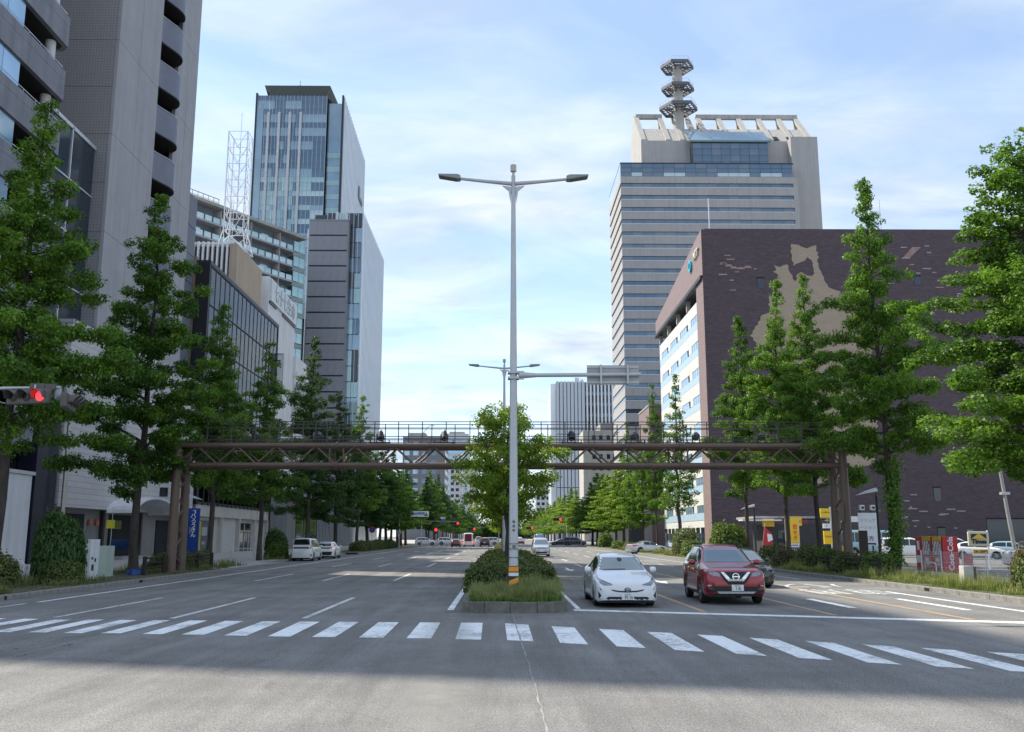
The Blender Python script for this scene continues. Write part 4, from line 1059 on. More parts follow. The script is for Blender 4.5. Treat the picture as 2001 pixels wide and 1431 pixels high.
boxes('wall', M_fl, b, (-47, -27.5, 800, 840, 0, 88)); boxes('window_band', G_sky, b, *[(-46.9, -27.4, 799.8, 800, z, z + 2.4) for z in np.arange(14, 86, 5.2)]); boxes('roof', M_conc, b, (-44, -31, 804, 830, 88, 90))
far_block('white_far_block', 'narrow white block far down the left side of the street', -37, -28.3, 690, 715, 56, M_fl, G_dark, 3.6, 4.4, None, 2.2, 2.2)
far_block('beige_far_block', 'narrow beige block far down the left side of the street', -41, -28.5, 990, 1020, 66, M_fb, G_dark, 4.2, 5.0, None, 2.6, 2.6)
far_block('blue_grey_far_tower', 'pale blue grey tower closing the street beside the median tree', -46, -29.5, 1250, 1280, 92, mat('far blue wall', (0.45, 0.52, 0.58), 0.6), G_steel, 5.0, 6.0, None, 3.2, 3.2)
far_block('far_slab_right', 'small pale block far down the right side of the street', 29.5, 44, 790, 815, 50, M_fl, G_dark, 4.0, 4.6, None, 2.4, 2.4)
mb = MB(); mb.tube([(-40.0, 480, 53.4), (-36.8, 480, 57.4), (-35.2, 480, 58.2), (-34.0, 480, 57.4)], [.24, .2, .2, .34], 6); o = mb.build('rooftop_jib', M_mull, None); tag(o, 'small curved crane arm on the roof of the grey office', 'crane')
# ------------------------------------------------------------------ trees and plants
def leaf_mat(name, dark, light, trans=0.35, warm=None):
    m = bpy.data.materials.new(name); m.use_nodes = True
    t = m.node_tree; t.nodes.clear()
    out = t.nodes.new('ShaderNodeOutputMaterial')
    at = t.nodes.new('ShaderNodeAttribute'); at.attribute_name = 'tint'
    rp = t.nodes.new('ShaderNodeValToRGB')
    rp.color_ramp.elements[0].color = (*dark, 1); rp.color_ramp.elements[1].color = (*light, 1)
    oi = t.nodes.new('ShaderNodeObjectInfo')
    mr = t.nodes.new('ShaderNodeMapRange')
    for k, x in zip(('To Min', 'To Max'), (-0.10, 0.12)): mr.inputs[k].default_value = x
    t.links.new(oi.outputs['Random'], mr.inputs['Value'])
    ad = t.nodes.new('ShaderNodeMath'); ad.operation = 'ADD'
    t.links.new(at.outputs['Fac'], ad.inputs[0]); t.links.new(mr.outputs[0], ad.inputs[1])
    t.links.new(ad.outputs[0], rp.inputs[0])
    pb = t.nodes.new('ShaderNodeBsdfPrincipled'); pb.inputs['Roughness'].default_value = 0.5; pb.inputs['Specular IOR Level'].default_value = 0.35
    tr = t.nodes.new('ShaderNodeBsdfTranslucent')
    br = t.nodes.new('ShaderNodeMixRGB'); br.blend_type = 'MULTIPLY'; br.inputs[0].default_value = 1; br.inputs[2].default_value = (*(warm or (1.25, 1.25, 0.6)), 1)
    mx = t.nodes.new('ShaderNodeMixShader'); mx.inputs[0].default_value = trans
    t.links.new(rp.outputs[0], pb.inputs['Base Color']); t.links.new(rp.outputs[0], br.inputs[1]); t.links.new(br.outputs[0], tr.inputs[0])
    t.links.new(pb.outputs[0], mx.inputs[1]); t.links.new(tr.outputs[0], mx.inputs[2]); t.links.new(mx.outputs[0], out.inputs[0])
    return m
L_gink = leaf_mat('ginkgo leaf', (0.028, 0.088, 0.013), (0.205, 0.365, 0.045), 0.42)
L_dark = leaf_mat('dark evergreen leaf', (0.022, 0.066, 0.020), (0.10, 0.19, 0.045), 0.33)
L_light = leaf_mat('young bright leaf', (0.12, 0.21, 0.025), (0.33, 0.45, 0.07), 0.5)
L_shrub = leaf_mat('shrub leaf', (0.045, 0.075, 0.016), (0.18, 0.215, 0.05), 0.25)
L_bright = leaf_mat('fresh shrub leaf', (0.05, 0.10, 0.015), (0.16, 0.24, 0.03), 0.3)
L_dry = leaf_mat('dry hedge leaf', (0.06, 0.055, 0.02), (0.17, 0.15, 0.05), 0.25)
M_bark = mat('bark', (0.060, 0.050, 0.042), 0.95, var=0.45, scale=5, bump=0.8, bscale=14, stretch=(1, 1, 0.25))
M_twig = mat('shrub twigs', (0.022, 0.028, 0.012), 0.95, var=0.4, scale=8)

def leaf_mesh(name, P, N, size, tint, m, rng):
    """diamond leaves folded along the rib, one per point"""
    n = len(P)
    T = rng.normal(size=(n, 3)); T -= N * (T * N).sum(1)[:, None]; T /= np.linalg.norm(T, axis=1)[:, None] + 1e-9
    B = np.cross(N, T)
    s = (size * rng.uniform(.65, 1.35, n))[:, None]
    V = np.empty((n, 4, 3))
    V[:, 0] = P - T * s * .5; V[:, 2] = P + T * s * .5
    V[:, 1] = P + B * s * .42 + N * s * .16 + T * s * .08; V[:, 3] = P - B * s * .42 + N * s * .16 + T * s * .08
    me = bpy.data.meshes.new(name)
    me.vertices.add(n * 4); me.loops.add(n * 4); me.polygons.add(n)
    me.vertices.foreach_set('co', V.reshape(-1)); me.loops.foreach_set('vertex_index', np.arange(n * 4, dtype=np.int32))
    me.polygons.foreach_set('loop_start', np.arange(0, n * 4, 4, dtype=np.int32)); me.polygons.foreach_set('loop_total', np.full(n, 4, dtype=np.int32))
    a = me.attributes.new('tint', 'FLOAT', 'FACE'); a.data.foreach_set('value', np.clip(tint, 0, 1).astype(np.float32))
    me.materials.append(m); me.update(); me.validate()
    return me

def make_tree(seed, H, zc, rmax, nleaf, leaf, m, kind='cone', lean=0.0, gap=0.0):
    rng = np.random.default_rng(seed)
    tr = MB()
    top = Vector((lean, 0.0, H * .97)); wob = [Vector((rng.normal() * .10, rng.normal() * .10, 0)) for _ in range(9)]
    def axis(t):
        k = min(7, int(t * 8)); f = t * 8 - k
        return Vector((lean * t, 0, H * .97 * t)) + wob[k].lerp(wob[k + 1], f) * (1 if t > .05 else 0)
    r0 = .23 * (H / 18) ** .8 if kind != 'round' else .15
    tr.tube([axis(t) - Vector((0, 0, .3 if t == 0 else 0)) for t in np.linspace(0, 1, 13)], [max(.02, r0 * (1 - t) ** .8 * (1.35 if t == 0 else 1)) for t in np.linspace(0, 1, 13)], 9)
    C = []; Rr = []
    nb = int((78 if kind == 'cone' else 106) * (H / 18)) if kind != 'round' else 34
    ga = rng.uniform(0, 6.28)
    lump = rng.uniform(.52, 1.30, (12, 9))
    for i in range(nb):
        t = ((i + rng.uniform(0, .9)) / nb) ** 0.92
        z = zc + (H - zc) * t * .97
        az = ga + i * 2.399 + rng.normal() * .25
        if kind == 'cone':
            prof = (1 - t) ** 0.98 * min(1.0, .66 + 2.4 * t) + .10 * (1 - t * .4)
            prof *= 1 - .38 * max(0, (t - .55) / .45)
            up = math.tan(R(14 + 26 * t + rng.normal() * 6))
        elif kind == 'column':
            prof = (1 - t) ** 0.62 * min(1.0, .70 + 1.6 * t) + .10 * (1 - t * .4); up = math.tan(R(10 + 24 * t + rng.normal() * 7))
        else:
            prof = math.sqrt(max(.02, 1 - (2 * t - .85) ** 2 / 1.45)); up = .45
        L = rmax * prof * lump[min(11, int(t * 12)), int((az % 6.283) / .7)]
        L = max(L, .16)
        b0 = axis(min(1, z / (H * .97)))
        d = Vector((math.cos(az), math.sin(az), 0))
        bend = rng.uniform(-.15, .15); sd = Vector((-d.y, d.x, 0))
        def bp(s): return b0 + d * (L * s) + sd * (bend * L * s * s) + Vector((0, 0, up * L * (s - .55 * s * s)))
        if L > .7:
            rb = max(.018, .022 + .012 * L) * (1 - .5 * t)
            tr.tube([bp(s) for s in (0, .3, .6, .95)], [rb, rb * .75, rb * .5, .01], 5)
        nc = max(2, int(L / .30))
        for k in range(nc):
            s = .22 + .80 * (k + rng.uniform(0, 1)) / nc
            c = bp(s) + Vector((rng.normal() * .16, rng.normal() * .16, rng.normal() * .10)) + sd * rng.normal() * .24 * L * .5
            C.append(c); Rr.append(rng.uniform(.24, .66) * (1.0 if L > .8 else .75) * (1 - .32 * t))
    C = np.array([tuple(c) for c in C]); Rr = np.array(Rr) * (1.0 if kind != 'round' else 1.15)
    if gap: keep = rng.uniform(size=len(C)) > gap; C = C[keep]; Rr = Rr[keep]
    w = Rr ** 2; w /= w.sum()
    idx = rng.choice(len(C), nleaf, p=w)
    D = rng.normal(size=(nleaf, 3)); D /= np.linalg.norm(D, axis=1)[:, None]
    rad = rng.uniform(.25, 1.0, nleaf) ** .5
    P = C[idx] + D * (Rr[idx] * rad)[:, None] * np.array([1.03, 1.03, .58])
    P += rng.normal(size=P.shape) * .05
    N = D * .55 + rng.normal(size=(nleaf, 3)) * .55 + np.array([0, 0, .75]); N /= np.linalg.norm(N, axis=1)[:, None]
    ct = rng.uniform(-.2, .2, len(C))
    tint = .44 + ct[idx] * 1.3 + rng.normal(size=nleaf) * .19
    return tr.mesh('trunk', M_bark, smooth=True, sharp=60), leaf_mesh('crown', P, N, leaf, tint, m, rng)

TREES = {
 'gc': make_tree(29, 18, 3.8, 3.9, 84000, .122, L_gink, kind='column', gap=.10),
 'gw': make_tree(27, 18, 3.4, 4.6, 80000, .122, L_gink, lean=.2, gap=.14),
 'g1': make_tree(1, 18, 4.2, 4.1, 72000, .122, L_gink, lean=.3), 'g2': make_tree(22, 18, 4.0, 4.0, 72000, .122, L_gink, lean=-.25),
 'g3': make_tree(7, 18, 4.6, 4.1, 66000, .122, L_gink, lean=.1), 'g4': make_tree(15, 18, 4.4, 3.9, 46000, .13, L_gink, gap=.22),
 'gd': make_tree(31, 18, 3.0, 4.0, 56000, .13, L_dark), 'f1': make_tree(41, 18, 3.6, 3.8, 17000, .22, L_gink), 'f2': make_tree(42, 18, 3.4, 3.5, 17000, .22, L_gink),
 'f3': make_tree(43, 18, 3.4, 3.7, 17000, .22, L_dark), 'fl': make_tree(44, 18, 3.4, 3.8, 17000, .22, L_light),
 'm1': make_tree(51, 8, 2.3, 2.6, 27000, .12, L_light, kind='round'), 'm2': make_tree(52, 8, 2.2, 2.4, 7000, .17, L_light, kind='round'),
 'sp': make_tree(61, 18, 4.0, 2.6, 9500, .17, L_gink, gap=.35)}
def tree(key, x, y, H, label, group, rs=1.0, rz=0.0, hb=None, name='ginkgo_tree', cat='tree', z=.15, lean=(0, 0)):
    t = thing(name, (x, y, z), label, cat, group, rz)
    base = hb or 18.0
    tm, cm = TREES[key]
    s = H / base
    Mx = Matrix.Diagonal((rs, rs, s, 1)); lv = Matrix.Rotation(-rz, 3, 'Z') @ Vector((lean[0], lean[1], 0)); Mx[0][2] = lv.x / base; Mx[1][2] = lv.y / base
    for nm, me in (('trunk', tm), ('crown', cm)):
        o = put(nm, me); o.parent = t; o.matrix_parent_inverse = Matrix.Identity(4); o.matrix_basis = Mx
    return t
GL, GR = 'ginkgo trees along the left pavement', 'ginkgo trees along the right pavement'
def top_z(u, v, y): return yp(u, v, y).z
tree('g1', -19.0, 36, top_z(118, 182, 36), 'tall ginkgo at the left edge, behind the red traffic signal', GL, .96, 1.2, lean=(.7, 0))
tree('gw', -17.9, 47.2, top_z(343, 368, 47.2), 'tall ginkgo above the blue tarpaulin bundle, just left of the left gantry columns', GL, .92, 4.0, lean=(.55, 0))
tree('g3', -18.8, 62, top_z(482, 588, 62), 'ginkgo with a bare leaning trunk beside the blue banner', GL, .84, 2.0)
tree('g4', -18.3, 73, top_z(538, 662, 73), 'slim loose crowned ginkgo in front of the dark glass building', GL, .84, .4)
tree('gd', -18.2, 90, top_z(608, 652, 90), 'dense dark conical tree standing behind the parked white minivan', GL, .98, 1.0, name='conical_tree')
tree('gd', -18.1, 105, top_z(662, 762, 105), 'dark conical tree, next beyond the dense one behind the minivan', GL, 1.0, 2.4, name='conical_tree')
tree('g4', -18.1, 121, top_z(697, 770, 121), 'slim pointed ginkgo in front of the glass tower wing', GL, .95, 5.1)
rt = random.Random(77)
k = 0
for y in list(np.arange(132, 191, 9.2)) + list(np.arange(232, 420, 12.5)) + list(np.arange(430, 760, 26)):
    k += 1
    tree(rt.choice(('f1', 'f2', 'f3', 'f3')), -18.2 + rt.uniform(-.4, .4), float(y), rt.uniform(13.6, 16.8) if y < 200 else rt.uniform(16.0, 20.5) if y < 340 else rt.uniform(14, 18), 'ginkgo of the distant left row, %s one beyond the glass tower wing' % ORD[k - 1], 'distant trees of the left row', rt.uniform(.95, 1.2), rt.uniform(0, 6))
tree('gc', 19.5, 33.5, top_z(1942, 262, 33.5), 'broad leafy ginkgo cut by the right edge of the photo', GR, 1.04, .6, lean=(-.3, 0))
ivy_tree = tree('g3', 19.2, 46.3, top_z(1683, 338, 46.3), 'tall ginkgo with an ivy clad trunk beside the vending machines', GR, .84, 3.3, lean=(-.6, 0))
tree('g1', 19.3, 57.5, top_z(1557, 528, 57.5), 'ginkgo just left of the right hand gantry columns', GR, .78, 2.8)
tree('g2', 19.5, 65, top_z(1492, 538, 65), 'ginkgo with a straight bare trunk in front of the yellow shop boards', GR, .80, 1.9)
tree('g3', 19.0, 73, top_z(1437, 612, 73), 'ginkgo in front of the corner of the brown tiled building', GR, .78, 5.2)
tree('sp', 18.8, 100, top_z(1316, 728, 100), 'sparse spiky topped tree in front of the cream facade', GR, .95, 1.0)
tree('g4', 18.4, 112, top_z(1281, 745, 112), 'narrow dark ginkgo left of the sparse spiky tree', GR, .66, 2.2)
tree('f1', 18.5, 124, 14.6, 'ginkgo standing before the reddish tiled block, next beyond the narrow dark one', GR, .9, 3.0)
tree('sp', 18.4, 136, top_z(1212, 822, 136), 'thin pointed tree below the banded tower corner', GR, .75, 3.1)
k = 0
for y in list(np.arange(145, 192, 9.0)) + list(np.arange(232, 420, 12.5)) + list(np.arange(430, 760, 26)):
    k += 1
    tree(rt.choice(('f1', 'f2', 'fl', 'fl', 'f1')), 18.4 + rt.uniform(-.4, .4), float(y), rt.uniform(12.4, 15.2), 'ginkgo of the distant right row, %s one beyond the pointed tree' % ORD[k - 1], 'distant trees of the right row', rt.uniform(.95, 1.2), rt.uniform(0, 6))
GM = 'young trees on the median'
tree('m1', 0.35, 45.3, top_z(1005, 800, 45.3), 'young bright green broadleaf tree on the median behind the tall lamp post', GM, .92, .4, hb=8.0, name='median_tree', z=.24)
tree('m2', 0.2, 70, 7.6, 'second bright green tree on the median, behind the first one', GM, .9, 2.0, hb=8.0, name='median_tree', z=.2)
for i_, y in enumerate((90, 110, 130, 150, 170)): tree('m2', 0.3, y, 7.8, 'small far tree on the median, %s beyond the second bright one' % ORD[i_], GM, .85, 1.5 * i_, hb=8.0, name='median_tree', z=.2)

# the wood that closes the far end of the street
rngw = np.random.default_rng(88); nW = 26000
cx_ = rngw.uniform(-24, 26, 60); cz_ = rngw.uniform(4, 13, 60); ii = rngw.integers(0, 60, nW)
Pw = np.stack([cx_[ii] + rngw.normal(size=nW) * 1.6, 800 + rngw.normal(size=nW) * 2.5, np.abs(rngw.uniform(0, 1, nW) * cz_[ii] + rngw.normal(size=nW) * .5)], 1)
Nw = rngw.normal(size=(nW, 3)) + np.array([0, -.3, .8]); Nw /= np.linalg.norm(Nw, axis=1)[:, None]
ow = put('far_trees', leaf_mesh('far_trees', Pw, Nw, .9, .4 + rngw.normal(size=nW) * .2, L_dark, rngw)); tag(ow, 'far off mass of trees closing the end of the street', 'trees', None, 'stuff')

rngi = np.random.default_rng(17); nI = 2600
ai = rngi.uniform(0, 6.283, nI); zi = rngi.beta(1.2, 1.5, nI) * 5.6 + .4; ri = .20 + np.abs(rngi.normal(size=nI)) * .16 * (1 + .8 * np.sin(zi * 2.1 + ai))
Pi = np.stack([np.cos(ai) * ri - zi * .02, np.sin(ai) * ri, zi], 1); Ni = np.stack([np.cos(ai), np.sin(ai), np.full(nI, .5)], 1) + rngi.normal(size=(nI, 3)) * .4; Ni /= np.linalg.norm(Ni, axis=1)[:, None]
oi_ = put('ivy', leaf_mesh('ivy', Pi, Ni, .13, .5 + rngi.normal(size=nI) * .2, L_gink, rngi)); oi_.parent = ivy_tree; oi_.matrix_parent_inverse = Matrix.Identity(4); oi_.matrix_basis = Matrix.Identity(4)

# shrubs: leafy shell over a twiggy core
def make_shrub(seed, n, leaf, m, flat=1.0, lumps=6):
    rng = np.random.default_rng(seed)
    D = rng.normal(size=(n, 3)); D[:, 2] = np.abs(D[:, 2]) * 1.0 - .12; D /= np.linalg.norm(D, axis=1)[:, None]
    lc = rng.normal(size=(lumps, 3)); lc[:, 2] = np.abs(lc[:, 2]); lc /= np.linalg.norm(lc, axis=1)[:, None]
    f = 0.86 + .17 * np.max(np.exp(-((D[:, None, :] - lc[None]) ** 2).sum(2) * 4), axis=1)
    rad = f * rng.uniform(.82, 1.04, n) * np.where(rng.uniform(size=n) < .10, rng.uniform(1.02, 1.2, n), 1.0)
    P = D * rad[:, None]; P[:, 2] = np.maximum(P[:, 2], .02); P[:, 2] = P[:, 2] ** .82; hr = np.linalg.norm(P[:, :2], axis=1)[:, None] + 1e-6; P[:, :2] *= (np.minimum(hr, 1.1) ** -.22)
    N = D * .8 + rng.normal(size=(n, 3)) * .5 + np.array([0, 0, .35]); N /= np.linalg.norm(N, axis=1)[:, None]
    tint = .42 + rng.normal(size=n) * .2
    core = MB(); prof = [(.0, .84)] + [(.82 * math.cos(a), .84 * math.sin(a)) for a in np.linspace(1.35, -.05, 6)] + [(.75, -.06)]
    core.lathe(prof, 12)
    return core.mesh('stems', M_twig, smooth=True), leaf_mesh('foliage', P, N, leaf, tint, m, rng)
SHR = {'a': make_shrub(1, 3200, .085, L_shrub), 'b': make_shrub(2, 3200, .085, L_shrub, lumps=9), 'c': make_shrub(3, 2600, .10, L_bright), 'd': make_shrub(4, 5200, .085, L_dark), 'e': make_shrub(5, 2600, .09, L_dry)}
def shrub(key, x, y, rx, ry, h, label, group=None, z=.15, name='shrub'):
    t = thing(name, (x, y, z), label, 'shrub', group, 0)
    cm, lm = SHR[key]
    for nm, me in (('stems', cm), ('foliage', lm)):
        o = put(nm, me); o.parent = t; o.matrix_parent_inverse = Matrix.Identity(4); o.matrix_basis = Matrix.Diagonal((rx, ry, h, 1))
    return t
rs = random.Random(9)
for side, sx in (('left', -.32), ('right', 1.08)):
    y = 29.9 if side == 'left' else 30.2; k = 0
    while y < 64:
        k += 1
        h = rs.uniform(.9, 1.12) if y < 36 else rs.uniform(.75, 1.0)
        shrub(rs.choice('ab'), sx + rs.uniform(-.08, .08), y, rs.uniform(.78, .9), rs.uniform(.8, .95), h, 'rounded azalea bush on the %s side of the median, %s behind the tall lamp post' % (side, ORD[k - 1]), 'clipped bushes on the median', .22)
        y += rs.uniform(1.3, 1.6)
shrub('b', .95, 28.9, .55, .5, .7, 'small azalea bush nearest the crossing, right of the tall lamp post', 'clipped bushes on the median', .22)
for i_, y in enumerate(np.arange(67, 180, 6.5)): shrub(rs.choice('abe'), .4, float(y), 1.2, 3.2, rs.uniform(.7, .95), 'long low far hedge on the median, %s of its line' % ORD[i_], 'far hedges on the median', .2, 'hedge')
GS = 'shrubs of the left planting strip'
for a in (('d', -17.25, 37.6, 1.0, 1.05, 2.75, 'tall dark rounded shrub beside the white cabinet'), ('b', -16.75, 36.9, .85, .75, 1.0, 'low leafy shrub at the foot of the tall dark shrub'), ('b', -18.2, 34.4, 1.0, 1.3, 1.25, 'boxy green shrub in front of the left edge tree'),
          ('d', -16.9, 30.6, .8, .9, .9, 'low bluish green shrub at the lower left corner'), ('b', -17.9, 32.2, .8, 1.0, 1.1, 'low shrub between the corner shrub and the boxy one'), ('a', -17.6, 50.4, .8, 1.1, 1.0, 'bush beside the ginkgo trunk and the left wooden rail'), ('c', -17.9, 53.4, .8, 1.0, 1.1, 'bright bush under the left gantry columns'),
          ('a', -17.7, 56.6, .8, 1.4, 1.0, 'dark bush behind the far end of the left wooden rail'), ('c', -17.9, 77.0, .95, 1.0, 1.35, 'rounded bright bush at the end of the drive'), ('d', -18.6, 79.5, 1.0, 1.0, 2.4, 'dark ivy mound beside the parked minivan'), ('a', -18.3, 92, .9, 1.2, 2.0, 'tall green bush beyond the parked white hatchback'), ('c', -17.9, 97, .9, 1.4, 1.2, 'low bright bush beyond the parked hatchback')):
    shrub(*a, GS)
for i_, y in enumerate(np.arange(116, 152, 3.4)): shrub(rs.choice('dab'), -17.2, float(y), 1.1, 1.8, rs.uniform(1.1, 1.5), 'clipped round hedge bush past the no parking sign, %s in line' % ORD[i_], 'hedge by the no parking sign')
GS = 'shrubs of the right planting strip'
for a in (('a', 17.2, 60.5, .9, 1.6, 1.3, 'hedge bush just right of the red SUV'), ('e', 17.0, 57.0, .8, 1.5, 1.15, 'brownish dry hedge bush beside the red SUV'), ('b', 17.3, 53.4, .9, 1.5, 1.4, 'long grassy bush left of the right wooden rail'), ('c', 17.2, 50.0, .9, 1.6, 1.25, 'bright green bush behind the right wooden rail'),
          ('b', 16.9, 46.6, .8, 1.4, 1.1, 'dark bush under the right gantry columns'), ('c', 17.0, 43.2, .8, .8, 1.15, 'very bright yellow green bush at the end of the right wooden rail'), ('a', 17.6, 31.2, .9, .9, 1.2, 'leafy bush at the lower right corner'), ('e', 18.3, 33.0, .7, .7, 1.5, 'straggly brownish bush near the lower right corner'),
          ('c', 17.6, 74, 1.6, 1.5, 2.9, 'large yellow green bush under the ginkgo before the brown building'), ('c', 17.3, 86, 1.2, 1.4, 1.5, 'round bush in front of the silver saloon'), ('a', 17.5, 90, 1.5, 1.6, 2.6, 'tall dense bush behind the silver saloon'), ('c', 17.0, 81, 1.0, 1.6, 1.2, 'low hedge left of the black car'),
          ('c', 17.2, 118, 1.0, 2.0, 1.1, 'low bright hedge beyond the silver saloon'), ('a', 17.2, 127, 1.0, 2.0, 1.0, 'second low hedge beyond the silver saloon'), ('c', 17.3, 140, 1.2, 2.0, 1.2, 'third low hedge beyond the silver saloon'), ('c', 17.5, 160, 1.4, 2.0, 2.4, 'far yellow green bush near the parked grey car')):
    shrub(*a, GS)

# grass and weeds
def grass(name, label, boxes_, h, green, tip, seed, clump=True):
    rng = np.random.default_rng(seed); V = []; T = []
    for (x0, x1, y0, y1, z, n, hs) in boxes_:
        if clump:
            q_ = max(8, n // 45); ci = rng.integers(0, q_, n); cx0 = rng.uniform(x0, x1, q_); cy0 = rng.uniform(y0, y1, q_); ch = rng.choice((.35, .6, .8, 1.0, 1.5), q_)
            x = np.clip(cx0[ci] + rng.normal(size=n) * .20, x0, x1); y = cy0[ci] + rng.normal(size=n) * .28; hv = ch[ci]
        else:
            x = rng.uniform(x0, x1, n); y = rng.uniform(y0, y1, n); hv = .75 + .35 * np.sin(x * 5.1 + y * 2.3) * np.sin(y * 4.1 - x * 1.7)
        a = rng.uniform(0, 6.28, n); ln = rng.normal(size=(n, 2)) * .22 * h * hs; hh = h * hs * rng.uniform(.55, 1.15, n) * hv; w = .011 + .004 * (y0 > 40)
        dx, dy = np.cos(a) * w, np.sin(a) * w
        for lv0, lv1, ww0, ww1, tn in ((0, .55, 1, .75, 0.15), (.55, 1.0, .75, .15, .85)):
            q = np.empty((n, 4, 3))
            for c, (lv, sg) in enumerate(((lv0, -ww0), (lv0, ww0), (lv1, ww1), (lv1, -ww1))):
                q[:, c, 0] = x + dx * sg + ln[:, 0] * lv ** 2; q[:, c, 1] = y + dy * sg + ln[:, 1] * lv ** 2; q[:, c, 2] = z + hh * lv
            V.append(q); T.append(np.clip(tn + rng.normal(size=n) * .18, 0, 1))
    V = np.concatenate(V); T = np.concatenate(T); n = len(V)
    me = bpy.data.meshes.new(name)
    me.vertices.add(n * 4); me.loops.add(n * 4); me.polygons.add(n)
    me.vertices.foreach_set('co', V.reshape(-1)); me.loops.foreach_set('vertex_index', np.arange(n * 4, dtype=np.int32))
    me.polygons.foreach_set('loop_start', np.arange(0, n * 4, 4, dtype=np.int32)); me.polygons.foreach_set('loop_total', np.full(n, 4, dtype=np.int32))
    at = me.attributes.new('tint', 'FLOAT', 'FACE'); at.data.foreach_set('value', T.astype(np.float32))
    me.materials.append(leaf_mat(name + ' blades', green, tip, .3, (1.1, 1.1, .8))); me.update(); me.validate()
    o = put(name, me); tag(o, label, 'grass', None, 'stuff'); return o
grass('grass', 'long seeding grass on the nose of the median', [(-.80, .35, 25.3, 26.6, .25, 2600, .72), (.3, 1.6, 25.3, 26.8, .25, 3400, .95), (-.7, 1.5, 25.2, 25.6, .25, 1200, .5), (-.8, .3, 26.4, 28.6, .25, 2400, .9), (.3, 1.65, 26.6, 29.0, .25, 3200, 1.15)], .50, (0.11, 0.24, 0.03), (0.30, 0.31, 0.13), 1, False)
grass('weeds', 'rough weeds along the right planting strip', [(15.65, 18.5, 27, 45, .16, 9000, 1.0), (15.6, 19, 45, 75, .16, 6000, 1.1), (15.6, 19, 75, 130, .16, 5000, 1.3)], .34, (0.12, 0.19, 0.03), (0.36, 0.36, 0.13), 2)
grass('weeds', 'rough weeds along the left planting strip', [(-19.5, -15.65, 28, 40, .16, 3500, .8), (-19, -15.65, 46, 60, .16, 3500, 1.0), (-19, -16.9, 74, 104, .14, 2500, 1.0)], .34, (0.08, 0.14, 0.03), (0.26, 0.26, 0.10), 3)
# ------------------------------------------------------------------ vehicles
def paint(name, c, metal=0.0): return mat(name, c, 0.28, metal, var=0.03, scale=3, coat=1.0)
C_white = paint('white car paint', (0.78, 0.79, 0.80)); C_red = paint('crimson car paint', (0.30, 0.004, 0.022), 0.25); C_black = paint('black car paint', (0.010, 0.010, 0.012))
C_silver = paint('silver car paint', (0.50, 0.52, 0.55), 0.5); C_grey = paint('dark grey car paint', (0.09, 0.10, 0.11), 0.4); C_lblue = paint('pale blue car paint', (0.30, 0.47, 0.56), 0.2); C_dred = paint('dark red car paint', (0.16, 0.01, 0.012)); C_blue = paint('blue van paint', (0.08, 0.22, 0.42))
G_car = glass('car glass', (0.20, 0.25, 0.28), 0.55, 0.05, var=0.1); G_cards = glass('dark car glass', (0.012, 0.014, 0.016), 0.1, 0.05)
M_tyre = mat('tyre rubber', (0.018, 0.018, 0.018), 0.85); M_rim = mat('alloy rim', (0.45, 0.46, 0.48), 0.3, 0.8); M_trim = mat('black trim', (0.012, 0.012, 0.013), 0.5); M_chrome = mat('chrome', (0.75, 0.76, 0.78), 0.12, 1.0, var=0.02)
M_lamp = mat('clear lamp', (0.26, 0.28, 0.30), 0.08, 0.6, var=0.3, scale=9); M_red_l = mat('red lamp', (0.45, 0.015, 0.02), 0.15, var=0.1); M_amber = mat('amber lamp', (0.75, 0.28, 0.03), 0.2, emit=0.6); M_plate = mat('number plate', (0.78, 0.80, 0.80), 0.5, var=0.02); M_ink = mat('green ink', (0.01, 0.07, 0.03), 0.6)
M_redlit = mat('lit red lamp', (0.9, 0.03, 0.03), 0.3, emit=1.2)
